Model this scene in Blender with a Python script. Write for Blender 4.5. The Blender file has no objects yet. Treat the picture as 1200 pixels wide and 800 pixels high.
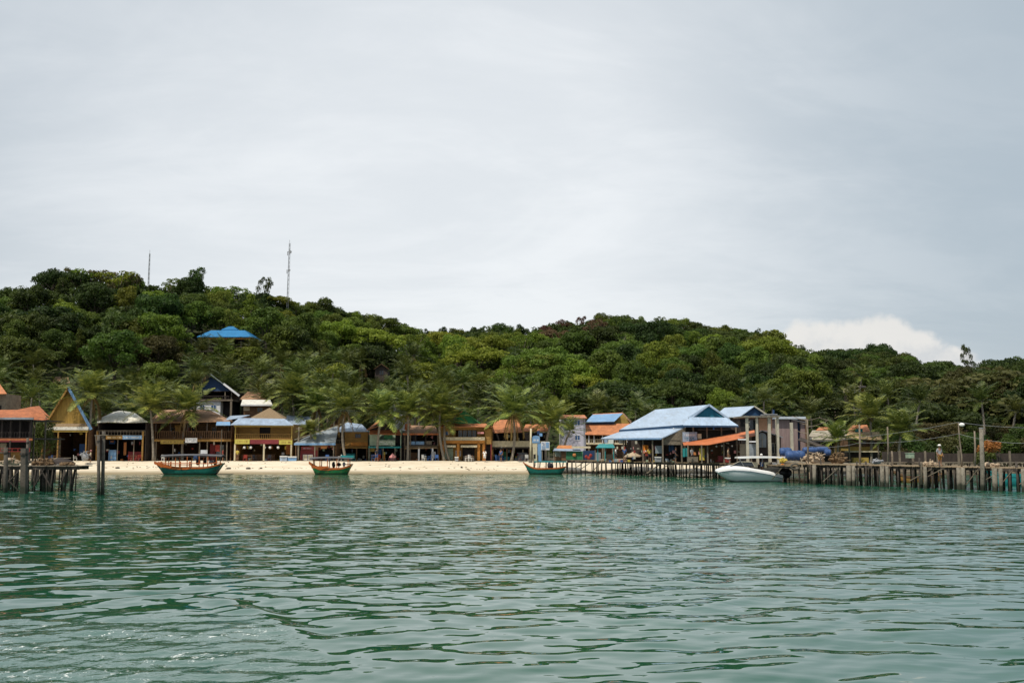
import bpy, math, random
import numpy as np
from mathutils import Vector, Matrix, noise as mnoise
random.seed(7)
SC = bpy.context.scene
COL = SC.collection
F = 1167.0
CZ = 3.6
TH = math.atan(120.0 / F)
CT, ST = math.cos(TH), math.sin(TH)

def P(px, py, Y):
    """world point seen at photo pixel (px, py) (1200x800) at distance Y"""
    u = (px - 600.0) / F; v = (400.0 - py) / F
    dy = CT - v * ST
    k = Y / dy
    return Vector((u * k, Y, CZ + (ST + v * CT) * k))
def XX(px, Y, py=510): return P(px, py, Y).x
def ZZ(py, Y): return P(600, py, Y).z
def proj(p):
    x, y, z = p[0], p[1], p[2] - CZ
    d = y * CT + z * ST
    w = -y * ST + z * CT
    return 600 + F * x / d, 400 - F * w / d
def lerp(a, b, t): return a + (b - a) * t

# ------------------------------------------------------------------ camera, world, sun
cd = bpy.data.cameras.new('camera'); cam = bpy.data.objects.new('camera', cd); COL.objects.link(cam)
cam.location = (0, 0, CZ); cam.rotation_euler = (math.pi / 2 + TH, 0, 0)
cd.sensor_fit = 'HORIZONTAL'; cd.sensor_width = 36; cd.lens = 36 * F / 1200.0
cd.clip_end = 20000; cd.clip_start = 0.2
SC.camera = cam
SC.view_settings.view_transform = 'Standard'; SC.view_settings.look = 'None'
SC.view_settings.exposure = EXPOSURE = 0.0; SC.view_settings.gamma = 1
SC.view_settings.use_curve_mapping = False

SUN_EL, SUN_AZ = math.radians(58), math.radians(-140)     # azimuth measured from +Y towards +X: left, behind the camera
sd = Vector((math.sin(SUN_AZ) * math.cos(SUN_EL), math.cos(SUN_AZ) * math.cos(SUN_EL), math.sin(SUN_EL)))
sl = bpy.data.lights.new('sun', 'SUN'); sun = bpy.data.objects.new('sun', sl); COL.objects.link(sun)
sl.energy = 3.9; sl.angle = math.radians(0.6); sl.color = (1.0, 0.92, 0.78)
sun.rotation_euler = sd.to_track_quat('Z', 'Y').to_euler()
sun.location = (0, 0, 60)

class NT:
    """tiny node tree helper"""
    def __init__(s, tree):
        s.t = tree; s.n = tree.nodes; s.l = tree.links
    def new(s, typ, **kw):
        n = s.n.new(typ)
        for k, v in kw.items(): setattr(n, k, v)
        return n
    def link(s, a, b): s.l.new(a, b)
    def math(s, op, a, b=None, clamp=False):
        n = s.new('ShaderNodeMath', operation=op); n.use_clamp = clamp
        for i, v in enumerate((a, b)):
            if v is None: continue
            if isinstance(v, (int, float)): n.inputs[i].default_value = v
            else: s.link(v, n.inputs[i])
        return n.outputs[0]
    def mix(s, f, a, b, mode='MIX'):
        n = s.new('ShaderNodeMix', data_type='RGBA', blend_type=mode)
        for i, v in ((0, f), (6, a), (7, b)):
            if isinstance(v, (int, float)): n.inputs[i].default_value = v
            elif isinstance(v, tuple): n.inputs[i].default_value = v if len(v) == 4 else (*v, 1)
            else: s.link(v, n.inputs[i])
        return n.outputs[2]
    def noise(s, vec, scale, detail=3, rough=.5, dist=0):
        n = s.new('ShaderNodeTexNoise'); n.inputs['Scale'].default_value = scale
        n.inputs['Detail'].default_value = detail; n.inputs['Roughness'].default_value = rough
        n.inputs['Distortion'].default_value = dist
        if vec is not None: s.link(vec, n.inputs['Vector'])
        return n.outputs['Fac']
    def mapr(s, v, a, b, c=0., d=1., smooth=True):
        n = s.new('ShaderNodeMapRange'); n.interpolation_type = 'SMOOTHSTEP' if smooth else 'LINEAR'
        s.link(v, n.inputs[0])
        for i, x in enumerate((a, b, c, d)): n.inputs[i + 1].default_value = x
        return n.outputs[0]
    def vmap(s, vec, scale=(1, 1, 1), rot=(0, 0, 0)):
        n = s.new('ShaderNodeMapping'); n.inputs['Scale'].default_value = scale; n.inputs['Rotation'].default_value = rot
        s.link(vec, n.inputs['Vector']); return n.outputs[0]

w = bpy.data.worlds.new('World'); SC.world = w; w.use_nodes = True
N = NT(w.node_tree)
bg = N.n['Background']; bg.inputs['Strength'].default_value = 0.1
sky = N.new('ShaderNodeTexSky', sky_type='NISHITA'); sky.sun_disc = False
sky.sun_elevation = SUN_EL; sky.sun_rotation = SUN_AZ; sky.air_density = 1.2; sky.dust_density = 2.5; sky.ozone_density = 1.0
tc = N.new('ShaderNodeTexCoord'); d = tc.outputs['Generated']
sep = N.new('ShaderNodeSeparateXYZ'); N.link(d, sep.inputs[0])
sx, sy, sz = sep.outputs
zz = N.math('ADD', N.math('MAXIMUM', sz, 0.0), 0.22)
cmb = N.new('ShaderNodeCombineXYZ')
N.link(N.math('DIVIDE', sx, zz), cmb.inputs[0]); N.link(N.math('DIVIDE', sy, zz), cmb.inputs[1])
n1 = N.noise(N.vmap(cmb.outputs[0], (0.8, 1.15, 1), (0, 0, 0.5)), 1.1, 5, .6, .8)
n2 = N.noise(N.vmap(cmb.outputs[0], (1.0, 1.7, 1), (0, 0, -0.5)), 2.6, 5, .65, .6)
cl = N.math('ADD', N.math('MULTIPLY', n1, 0.7), N.math('MULTIPLY', n2, 0.3))
cl = N.mapr(cl, 0.38, 0.64)
# thin high overcast: thickest ahead and low, thinning to the right and overhead
dot = N.new('ShaderNodeVectorMath', operation='DOT_PRODUCT'); N.link(d, dot.inputs[0]); dot.inputs[1].default_value = Vector((-0.05, 1.0, 0.14)).normalized()
thick = N.mapr(dot.outputs['Value'], 0.84, 1.0)
rgt = N.mapr(sx, 0.05, 0.46)
veil = N.mix(N.math('ADD', N.math('MULTIPLY', thick, 0.75), N.math('MULTIPLY', cl, 0.28), clamp=True), (5.2, 5.85, 6.45), (9.2, 9.5, 9.75))
veil = N.mix(N.math('MULTIPLY', rgt, N.math('SUBTRACT', 0.9, N.math('MULTIPLY', cl, 0.25))), veil, (4.7, 5.5, 6.15))
out = N.mix(0.90, sky.outputs[0], veil)
# a low heaped cumulus behind the right end of the hill (by direction: azimuth and height)
az = N.math('ADD', N.math('MULTIPLY', N.math('DIVIDE', sx, N.math('MAXIMUM', sy, .05)), F), 0.0)
el = N.math('MULTIPLY', N.math('DIVIDE', sz, N.math('MAXIMUM', sy, .05)), F)
cv = N.new('ShaderNodeCombineXYZ'); N.link(az, cv.inputs[0]); N.link(el, cv.inputs[1])
wn = N.math('SUBTRACT', N.noise(cv.outputs[0], .035, 6, .6), .5)
field = None
for cx, cy, rx, ry in ((322, 92, 26, 26), (352, 100, 44, 48), (392, 98, 50, 50), (440, 104, 48, 50), (475, 96, 46, 38), (512, 90, 40, 26), (540, 84, 28, 16), (420, 70, 120, 50)):
    dx_ = N.math('POWER', N.math('ABSOLUTE', N.math('DIVIDE', N.math('SUBTRACT', az, cx), rx)), 2.0); dy_ = N.math('POWER', N.math('ABSOLUTE', N.math('DIVIDE', N.math('SUBTRACT', el, cy), ry)), 2.0)
    f_ = N.math('SUBTRACT', 1.0, N.math('ADD', dx_, dy_)); field = f_ if field is None else N.math('MAXIMUM', field, f_)
field = N.math('ADD', field, N.math('MULTIPLY', wn, 1.1))
cmask = N.math('MULTIPLY', N.mapr(field, -.14, .42), .82)
shade = N.math('ADD', N.mapr(N.math('ADD', el, N.math('MULTIPLY', wn, 90)), 70, 135), N.math('MULTIPLY', wn, .5), clamp=True)
ccol = N.mix(shade, (6.5, 6.7, 6.9), (8.6, 8.35, 7.95))
out = N.mix(cmask, out, ccol)
N.link(out, bg.inputs['Color'])

# ------------------------------------------------------------------ materials
MATS = {}
def mat(name, col, rough=.7, var=.3, scale=.5, spec=.3, metal=0., stretch=(1, 1, 1), dirt=None, dirt_amt=.5, bump=0., bscale=8, grime=0., gz=0.):
    if name in MATS: return MATS[name]
    m = bpy.data.materials.new(name); m.use_nodes = True; MATS[name] = m
    n = NT(m.node_tree); b = n.n['Principled BSDF']
    g = n.new('ShaderNodeNewGeometry').outputs['Position']
    v = n.vmap(g, stretch)
    a = n.noise(v, scale, 4, .6); c = n.noise(v, scale * 6, 3, .6)
    k = n.math('ADD', n.math('MULTIPLY', a, .6), n.math('MULTIPLY', c, .4))
    k = n.mapr(k, .3, .7, 1 - var, 1 + var * .6)
    vm = n.new('ShaderNodeVectorMath', operation='SCALE'); vm.inputs[0].default_value = col[:3]; n.link(k, vm.inputs['Scale'])
    outc = vm.outputs[0]
    if dirt:
        f = n.mapr(n.noise(v, scale * 2.3, 5, .65), .5, .68, 0, dirt_amt)
        outc = n.mix(f, outc, dirt)
    if gz:
        sp_ = n.new('ShaderNodeSeparateXYZ'); n.link(g, sp_.inputs[0])
        f = n.mapr(n.math('ADD', sp_.outputs[2], n.math('MULTIPLY', n.math('SUBTRACT', n.noise(g, 2.5, 4, .65), .5), gz * 1.6)), gz * .5, gz * 1.2, grime, 0)
        outc = n.mix(f, outc, (.025, .032, .02))
    n.link(outc, b.inputs['Base Color'])
    b.inputs['Roughness'].default_value = rough; b.inputs['Specular IOR Level'].default_value = spec; b.inputs['Metallic'].default_value = metal
    if bump:
        bp = n.new('ShaderNodeBump'); bp.inputs['Strength'].default_value = bump; bp.inputs['Distance'].default_value = .05
        n.link(n.noise(v, bscale, 4, .6), bp.inputs['Height']); n.link(bp.outputs[0], b.inputs['Normal'])
    return m

def leafmat(name, ca, cb, rough=.6, trans=.42, spec=.3, hue=.03, val=.35, nscale=.35):
    m = bpy.data.materials.new(name); m.use_nodes = True; MATS[name] = m
    n = NT(m.node_tree); b = n.n['Principled BSDF']; o = n.n['Material Output']
    g = n.new('ShaderNodeNewGeometry').outputs['Position']
    oi = n.new('ShaderNodeObjectInfo').outputs['Random']
    a = n.mapr(n.noise(g, nscale, 5, .7), .35, .65)
    c = n.mix(a, ca, cb)
    hs = n.new('ShaderNodeHueSaturation')
    n.link(n.math('ADD', n.math('MULTIPLY', oi, hue * 2), .5 - hue), hs.inputs['Hue'])
    oi2 = n.math('FRACT', n.math('MULTIPLY', oi, 17.3))
    n.link(n.math('ADD', n.math('MULTIPLY', oi2, val * 2), 1 - val), hs.inputs['Value'])
    n.link(c, hs.inputs['Color'])
    n.link(hs.outputs[0], b.inputs['Base Color'])
    b.inputs['Roughness'].default_value = rough; b.inputs['Specular IOR Level'].default_value = spec
    tr = n.new('ShaderNodeBsdfTranslucent'); n.link(hs.outputs[0], tr.inputs['Color'])
    mx = n.new('ShaderNodeMixShader'); mx.inputs[0].default_value = trans
    n.link(b.outputs[0], mx.inputs[1]); n.link(tr.outputs[0], mx.inputs[2]); n.link(mx.outputs[0], o.inputs['Surface'])
    return m

LEAF = {
 'dark green': leafmat('leaf_dark', (.028, .050, .010), (.066, .098, .016)),
 'mid green': leafmat('leaf_mid', (.066, .104, .014), (.135, .182, .024)),
 'yellow-green': leafmat('leaf_yellow_green', (.125, .170, .016), (.22, .265, .030)),
 'olive-brown': leafmat('leaf_olive', (.060, .058, .018), (.105, .095, .030)),
 'russet': leafmat('leaf_russet', (.10, .050, .028), (.13, .075, .045)),
}
PALMLEAF = leafmat('palm_leaf', (.042, .076, .014), (.29, .32, .066), rough=.42, trans=.2, spec=.4, hue=.015, val=.25, nscale=1.3)
PALMFAR = leafmat('palm_leaf_far', (.028, .050, .010), (.150, .175, .036), rough=.48, trans=.2, spec=.3, hue=.02, val=.3, nscale=1.1)
PALMDRY = leafmat('palm_leaf_dry', (.20, .13, .045), (.30, .20, .07), rough=.6, trans=.15, hue=.01, val=.2)
BARK = mat('bark', (.13, .105, .08), .9, .4, 1.5)
PALMBARK = mat('palm_bark', (.24, .21, .17), .9, .35, 2.0, stretch=(1, 1, 3))

# ------------------------------------------------------------------ mesh builder
class MB:
    def __init__(s): s.v = []; s.f = []
    def add(s, vs, fs):
        k = len(s.v); s.v += [tuple(p) for p in vs]; s.f += [tuple(i + k for i in f) for f in fs]; return s
    def box(s, x0, x1, y0, y1, z0, z1):
        if x1 < x0: x0, x1 = x1, x0
        if y1 < y0: y0, y1 = y1, y0
        if z1 < z0: z0, z1 = z1, z0
        vs = [(x, y, z) for z in (z0, z1) for y in (y0, y1) for x in (x0, x1)]
        return s.add(vs, [(0, 2, 3, 1), (4, 5, 7, 6), (0, 1, 5, 4), (2, 6, 7, 3), (1, 3, 7, 5), (0, 4, 6, 2)])
    def obox(s, c, ax, ay, az):
        """oriented box: centre, half-axis vectors"""
        vs = [c + ax * i + ay * j + az * k for k in (-1, 1) for j in (-1, 1) for i in (-1, 1)]
        return s.add(vs, [(0, 2, 3, 1), (4, 5, 7, 6), (0, 1, 5, 4), (2, 6, 7, 3), (1, 3, 7, 5), (0, 4, 6, 2)])
    def beam(s, a, b, w=.1, h=.1):
        a = Vector(a); b = Vector(b); d = (b - a); L = d.length
        if L < 1e-6: return s
        d /= L
        up = Vector((0, 0, 1)) if abs(d.z) < .9 else Vector((0, 1, 0))
        sd_ = d.cross(up).normalized(); up = sd_.cross(d)
        return s.obox((a + b) / 2, d * L / 2, sd_ * w / 2, up * h / 2)
    def pbox(s, px0, px1, py0, py1, Y, dep=.1):
        pm = (py0 + py1) / 2
        return s.box(XX(px0, Y, pm), XX(px1, Y, pm), Y, Y + dep, ZZ(py0, Y), ZZ(py1, Y))
    def slab(s, pts, th=.08):
        pts = [Vector(p) for p in pts]; n = len(pts)
        nm = Vector((0, 0, 0))
        for i in range(n): nm += (pts[i] - pts[0]).cross(pts[(i + 1) % n] - pts[0])
        nm.normalize(); 
        if nm.z > 0 or (abs(nm.z) < .05 and nm.y < 0): nm = -nm
        lo = [p + nm * th for p in pts]
        return s.add(pts + lo, [tuple(range(n)), tuple(range(2 * n - 1, n - 1, -1))] + [(i, i + n, (i + 1) % n + n, (i + 1) % n) for i in range(n)])
    def pslab(s, pts, th=.08): return s.slab([P(*p) for p in pts], th)
    def prism(s, pts, dep):
        """polygon given by pixels at one distance, extruded away from the camera"""
        a = [P(*p) for p in pts]; b = [p + Vector((0, dep, 0)) for p in a]; n = len(a)
        return s.add(a + b, [tuple(range(n)), tuple(range(2 * n - 1, n - 1, -1))] + [(i, i + n, (i + 1) % n + n, (i + 1) % n) for i in range(n)])
    def tube(s, path, rad, n=8, caps=True):
        path = [Vector(p) for p in path]; m = len(path)
        if not hasattr(rad, '__len__'): rad = [rad] * m
        vs = []; pu = None
        for i, p in enumerate(path):
            d = (path[min(i + 1, m - 1)] - path[max(i - 1, 0)]).normalized()
            if pu is None:
                pu = d.orthogonal().normalized()
            else:
                pu = (pu - d * pu.dot(d)).normalized()
            w_ = d.cross(pu)
            for k in range(n):
                a = 2 * math.pi * k / n
                vs.append(p + (pu * math.cos(a) + w_ * math.sin(a)) * rad[i])
        fs = [(i * n + k, i * n + (k + 1) % n, (i + 1) * n + (k + 1) % n, (i + 1) * n + k) for i in range(m - 1) for k in range(n)]
        if caps: fs += [tuple(range(n - 1, -1, -1)), tuple(range((m - 1) * n, m * n))]
        return s.add(vs, fs)
    def blob(s, c, r, seed=0, amp=.15, nu=12, nv=8, fr=1.5):
        c = Vector(c); vs = []
        if not hasattr(r, '__len__'): r = (r, r, r)
        for j in range(nv + 1):
            t = math.pi * j / nv
            for i in range(nu):
                a = 2 * math.pi * i / nu
                d = Vector((math.sin(t) * math.cos(a), math.sin(t) * math.sin(a), math.cos(t)))
                k = 1 + amp * mnoise.noise(d * fr + Vector((seed * 3.1, seed * 1.7, 0)))
                vs.append(c + Vector((d.x * r[0], d.y * r[1], d.z * r[2])) * k)
        fs = [(j * nu + i, (j + 1) * nu + i, (j + 1) * nu + (i + 1) % nu, j * nu + (i + 1) % nu) for j in range(nv) for i in range(nu)]
        return s.add(vs, fs)
    def mesh(s, name, org=(0, 0, 0), smooth=False):
        me = bpy.data.meshes.new(name); ox, oy, oz = org
        me.from_pydata([(a - ox, b - oy, c - oz) for a, b, c in s.v], [], s.f)
        if smooth:
            me.polygons.foreach_set('use_smooth', [True] * len(me.polygons))
        me.validate(); me.update(); return me

def quads_mesh(name, v):
    """v: (4n,3) array, four corners per quad"""
    n = len(v) // 4
    me = bpy.data.meshes.new(name); me.vertices.add(4 * n); me.vertices.foreach_set('co', np.asarray(v, np.float32).ravel())
    me.loops.add(4 * n); me.loops.foreach_set('vertex_index', np.arange(4 * n, dtype=np.int32))
    me.polygons.add(n); me.polygons.foreach_set('loop_start', np.arange(0, 4 * n, 4, dtype=np.int32))
    me.update(calc_edges=True); return me
def grid_mesh(name, V, nr, nc, smooth=True):
    me = bpy.data.meshes.new(name); me.vertices.add(nr * nc); me.vertices.foreach_set('co', V.astype(np.float32).ravel())
    i = np.arange((nr - 1) * (nc - 1)); r = i // (nc - 1); c = i % (nc - 1); a = r * nc + c
    q = np.stack([a, a + 1, a + nc + 1, a + nc], 1).astype(np.int32)
    me.loops.add(q.size); me.loops.foreach_set('vertex_index', q.ravel())
    me.polygons.add(len(q)); me.polygons.foreach_set('loop_start', np.arange(0, q.size, 4, dtype=np.int32))
    if smooth: me.polygons.foreach_set('use_smooth', np.ones(len(q), bool))
    me.update(calc_edges=True); return me

class T:
    """one thing: an Empty at its base that parents its parts"""
    def __init__(s, name, label, cat, org, group=None):
        s.o = bpy.data.objects.new(name, None); COL.objects.link(s.o); s.org = Vector(org); s.o.location = s.org
        s.o.empty_display_size = .2
        s.o['label'] = label; s.o['category'] = cat
        if group: s.o['group'] = group
    def part(s, name, mb, m, sub=None, smooth=False, label=None):
        me = mb.mesh(name, s.org, smooth) if isinstance(mb, MB) else mb
        me.materials.clear(); me.materials.append(m)
        o = bpy.data.objects.new(name, me); COL.objects.link(o); o.parent = sub or s.o
        if label: o['label'] = label
        return o
    # shorthand parts from photo-pixel rectangles (px0,px1,py0,py1,Y,depth)
    def B(s, name, m, *rects, sub=None, label=None):
        mb = MB()
        for r in rects: mb.pbox(*r)
        return s.part(name, mb, m, sub, label=label)
    def each(s, name, m, *rects, sub=None):
        return [s.B(name, m, r, sub=sub) for r in rects]
    def roof(s, m, *polys, th=.08, name='roof', sub=None, label=None):
        mb = MB()
        for p in polys: mb.pslab(p, th)
        return s.part(name, mb, m, sub, label=label)
    def window(s, px0, px1, py0, py1, Y, fm, pm, mull=1, fw=.5):
        mb = MB(); d = .06
        mb.pbox(px0, px1, py0, py0 + fw, Y - d, d); mb.pbox(px0, px1, py1 - fw, py1, Y - d, d)
        mb.pbox(px0, px0 + fw, py0 + fw, py1 - fw, Y - d, d); mb.pbox(px1 - fw, px1, py0 + fw, py1 - fw, Y - d, d)
        for i in range(mull):
            c = lerp(px0, px1, (i + 1) / (mull + 1)); mb.pbox(c - .2, c + .2, py0 + fw, py1 - fw, Y - d, d)
        f = s.part('window', mb, fm)
        g = MB().pbox(px0 + fw, px1 - fw, py0 + fw, py1 - fw, Y - .025, .02)
        s.part('pane', g, pm, sub=f)
        return f
def single(name, mb, m, label, cat, group=None, smooth=False):
    c = [sum(p[i] for p in mb.v) / len(mb.v) for i in range(3)]; c[2] = min(p[2] for p in mb.v)
    me = mb.mesh(name, c, smooth); me.materials.append(m)
    o = bpy.data.objects.new(name, me); COL.objects.link(o); o.location = c
    o['label'] = label; o['category'] = cat
    if group: o['group'] = group
    return o
def copy_tree(o, parent=None):
    c = o.copy(); COL.objects.link(c)
    if parent: c.parent = parent
    for ch in list(o.children): copy_tree(ch, c)
    return c

# ------------------------------------------------------------------ terrain
SKY = [(-400,420),(-200,380),(-60,350),(0,338),(30,335),(60,322),(75,317),(100,318),(130,318),(150,322),(165,330),(175,337),(190,333),(205,330),(240,330),(250,338),(265,336),(280,340),(300,343),
 (330,350),(345,356),(360,358),(380,352),(400,365),(430,368),(455,373),(475,381),(500,388),(535,386),(560,385),(590,380),(620,385),(640,380),(660,375),(680,377),(706,368),(740,372),(765,374),(800,377),
 (830,382),(865,384),(900,387),(915,395),(925,402),(940,414),(965,411),(1000,408),(1025,406),(1045,416),(1070,426),(1095,424),(1125,428),(1140,430),(1160,425),(1180,420),(1200,420),(1300,424),(1500,440),(1800,470)]
SKX = np.array([a for a, b in SKY], float); SKP = np.array([b for a, b in SKY], float)
RX = [-600, 0, 330, 470, 600, 700, 900, 1000, 1100, 1200, 1800]; RYv = [250, 245, 255, 300, 350, 380, 370, 330, 290, 280, 260]
FX = [-600, 0, 200, 620, 700, 950, 1040, 1200, 1800]; FYv = [150, 150, 158, 175, 175, 165, 152, 145, 145]
BX = [-600, 0, 640, 700, 900, 1050, 1200, 1800]; BY = [118, 119, 121.3, 123, 123, 120, 116, 112]      # shoreline distance
def skyp(px):
    s = 0
    for k, wt in ((-24, .15), (-12, .2), (0, .3), (12, .2), (24, .15)): s = s + wt * np.interp(px + k, SKX, SKP)
    return s
TREEH = 9.0
def terr(x, y):
    x = np.asarray(x, float); y = np.asarray(y, float)
    px = 600 + F * x / np.maximum(y, 20)
    ry = np.interp(px, RX, RYv); ft = np.interp(px, FX, FYv); bs = np.interp(px, BX, BY)
    H = CZ + (520 - skyp(px)) / F * ry * 1.02 - TREEH
    t = np.clip((y - ft) / (ry - ft), 0, 1)
    prof = t ** .92
    z = 1.45 + (H - 1.45) * prof
    z = np.where(y > ry, H - .12 * (y - ry), z)
    z = np.where(y <= ft, np.clip(1.32 * (y - bs) / 12.0, -3.0, 1.32) + .13 * np.clip((y - 134) / 16, 0, 1), z)
    nz = np.sin(x * .11 + 1.3 * np.sin(y * .07)) * np.cos(y * .09 + .8 * np.sin(x * .05))
    return z + nz * 1.6 * np.clip(t * 3, 0, 1)

# ------------------------------------------------------------------ ground, beach, water
def ground():
    m = mat('forest_floor', (.035, .04, .018), 1, .4, .3)
    ys = np.concatenate([np.arange(148, 420, 3.5), np.arange(420, 900, 20)])
    us = np.linspace(-1.3, 1.3, 400)
    Y, U = np.meshgrid(ys, us, indexing='ij'); X = U * Y
    Z = terr(X, Y); Z = np.where(Y > 850, -4, Z)
    me = grid_mesh('hillside', np.stack([X, Y, Z], -1).reshape(-1, 3), len(ys), len(us)); me.materials.append(m)
    o = bpy.data.objects.new('hillside', me); COL.objects.link(o); o['kind'] = 'structure'; o['label'] = 'wooded hillside rising behind the beach village'
    # beach
    m2 = bpy.data.materials.new('sand'); m2.use_nodes = True; n = NT(m2.node_tree); b = n.n['Principled BSDF']
    g = n.new('ShaderNodeNewGeometry').outputs['Position']
    sp = n.new('ShaderNodeSeparateXYZ'); n.link(g, sp.inputs[0])
    v = n.vmap(g, (.3, 1, 1))
    dry = n.mix(n.mapr(n.noise(v, 1.2, 5, .6), .35, .65), (.62, .53, .40), (.74, .66, .53))
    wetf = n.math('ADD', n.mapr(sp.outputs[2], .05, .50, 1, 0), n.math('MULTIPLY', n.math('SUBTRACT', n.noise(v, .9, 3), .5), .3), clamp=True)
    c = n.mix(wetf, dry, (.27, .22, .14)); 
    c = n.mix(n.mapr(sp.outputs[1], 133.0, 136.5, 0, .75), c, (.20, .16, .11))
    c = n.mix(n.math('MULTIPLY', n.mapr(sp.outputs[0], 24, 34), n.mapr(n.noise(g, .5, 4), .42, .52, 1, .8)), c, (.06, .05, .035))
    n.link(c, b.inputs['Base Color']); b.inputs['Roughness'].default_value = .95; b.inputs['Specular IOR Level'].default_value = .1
    ys = np.concatenate([np.arange(96, 152.1, .6)]); us = np.linspace(-1.3, 1.3, 500)
    Y, U = np.meshgrid(ys, us, indexing='ij'); X = U * Y
    Z = terr(X, Y) + .035 * np.sin(X * 1.3 + Y) * np.sin(Y * 1.9) + .03 * np.sin(X * .4)
    Z = np.where(Y > 148, Z - .35, Z)
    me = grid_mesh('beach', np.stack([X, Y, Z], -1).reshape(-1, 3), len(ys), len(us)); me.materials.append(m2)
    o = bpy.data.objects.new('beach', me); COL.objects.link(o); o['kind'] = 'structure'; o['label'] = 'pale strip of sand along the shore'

def water():
    m = bpy.data.materials.new('sea_water'); m.use_nodes = True; n = NT(m.node_tree); b = n.n['Principled BSDF']
    g = n.new('ShaderNodeNewGeometry').outputs['Position']
    sp = n.new('ShaderNodeSeparateXYZ'); n.link(g, sp.inputs[0])
    deep = n.mix(n.mapr(n.noise(g, .035, 3), .35, .65), (.007, .070, .038), (.010, .084, .048))
    shal = n.math('MULTIPLY', n.mapr(sp.outputs[1], 70, 121, 0, 1, False), n.mapr(sp.outputs[0], 30, -8, 0.25, 1))
    c = n.mix(shal, deep, (.022, .092, .048))
    # churned, foamy water left by a boat
    at = n.new('ShaderNodeAttribute', attribute_name='wake').outputs['Fac']
    c = n.mix(n.math('MULTIPLY', at, .35), c, (.06, .14, .11))
    fo = n.math('MULTIPLY', n.mapr(n.noise(n.vmap(g, (1, .7, 1)), 5.5, 6, .75, .4), .565, .64), n.mapr(n.noise(g, .9, 2), .42, .62))
    fo = n.math('MULTIPLY', fo, n.mapr(at, .45, .95))
    c = n.mix(fo, c, (.75, .78, .76))
    n.link(c, b.inputs['Base Color'])
    b.inputs['IOR'].default_value = 1.45; b.inputs['Specular IOR Level'].default_value = .5; b.inputs['Specular Tint'].default_value = (.82, 1, .95, 1); b.inputs['Coat Weight'].default_value = .22; b.inputs['Coat IOR'].default_value = 1.45; b.inputs['Coat Roughness'].default_value = .03
    n.link(n.math('ADD', n.mapr(sp.outputs[1], 30, 110, .02, .09, False), n.math('MULTIPLY', fo, .6)), b.inputs['Roughness'])
    v1 = n.vmap(g, (.75, 1.0, 1)); v2 = n.vmap(g, (.45, 1.0, 1), (0, 0, .25))
    wind = n.math('MULTIPLY', n.mapr(sp.outputs[1], 19, 80, 1.2, 11.5), n.mapr(sp.outputs[0], -36, 16, .38, 1))
    wind = n.math('MULTIPLY', wind, n.mapr(n.noise(n.vmap(g, (.5, 1, 1)), .06, 3), .35, .65, .65, 1.35))
    h = n.math('ADD', n.math('MULTIPLY', n.noise(v2, 1.1, 2, .45, .3), .030), n.math('MULTIPLY', n.noise(v1, 3.1, 1, .4, .2), .0048))
    h = n.math('MULTIPLY', h, wind)
    h = n.math('ADD', h, n.math('MULTIPLY', n.math('MULTIPLY', n.noise(g, 5.0, 3, .6, .3), .013), at))
    bp = n.new('ShaderNodeBump'); bp.inputs['Strength'].default_value = 1.0; bp.inputs['Distance'].default_value = 1.0
    n.link(h, bp.inputs['Height']); n.link(bp.outputs[0], b.inputs['Normal']); n.link(bp.outputs[0], b.inputs['Coat Normal'])
    ys = [-60., -20., 0., 6., 10.]; y = 12.5
    while y < 132: ys.append(y); y += .055 + .0034 * (y - 12.5)
    while y < 12000: ys.append(y); y *= 1.35
    ys = np.array(ys); us = np.linspace(-1, 1, 560)
    us = np.sign(us) * (np.abs(us) ** 1.15)
    hw = np.where(ys < 140, .62 * np.maximum(ys, 12) + 8, 2.5 * ys - 260)
    X = us[None, :] * hw[:, None]; Y = np.repeat(ys[:, None], len(us), 1)
    dx = (hw * 2 / 560)[:, None]; dyr = np.gradient(ys)[:, None]
    rng = np.random.default_rng(5); Z = np.zeros_like(X); 
    wx = X + .5 * np.sin(Y * .21 + .3 * np.sin(X * .3)); wy = Y + .35 * np.sin(X * .37 + 1.1) + .3 * np.sin(X * .13 + Y * .11)
    for i in range(64):
        lam = .42 * (5.2 / .42) ** ((i + rng.random()) / 64.0)
        k = 2 * math.pi / lam
        ang = math.radians(90 + 14) + rng.normal(0, .52)      # most crests run roughly across the view
        slope = .014 if lam > 2.6 else (.028 if lam > 1.1 else .036)
        A = slope * rng.uniform(.6, 1.2) / k
        kx, ky = k * math.cos(ang), k * math.sin(ang)
        att = np.exp(-((kx * dx) ** 2 + (ky * dyr) ** 2) * .25)
        Z += A * att * np.sin(kx * wx + ky * wy + rng.random() * 6.28)
    Z *= .40 + .30 * np.clip((Y - 20) / 25, 0, 1)
    # patches of calmer and livelier water
    Z *= .75 + .35 * np.sin(X * .10 + Y * .045 + 1.0) * np.sin(Y * .07 - X * .04 + .5)
    # the wake: a curled ridge with churned water inside it
    def pxy(px, py): q = P(px, py, 1); t = CZ / (CZ - q.z); return q.x * t, t
    rp = [pxy(*q) for q in ((60, 716), (140, 703), (205, 698), (262, 706), (305, 722), (338, 742), (352, 752))]
    best = np.full_like(X, 9e9); side = np.zeros_like(X); arc = np.zeros_like(X)
    for i in range(len(rp) - 1):
        (ax, ay), (bx, by) = rp[i], rp[i + 1]; vx, vy = bx - ax, by - ay; L2 = vx * vx + vy * vy
        t = np.clip(((X - ax) * vx + (Y - ay) * vy) / L2, 0, 1)
        ddx, ddy = X - ax - t * vx, Y - ay - t * vy; dd = np.hypot(ddx, ddy)
        k = dd < best; side = np.where(k, np.sign(vx * ddy - vy * ddx), side); arc = np.where(k, (i + t) / 6, arc); best = np.where(k, dd, best)
    sdist = best * side
    amp = np.clip(np.sin(math.pi * np.clip(arc, 0, 1)), 0, 1) ** .6
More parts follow.
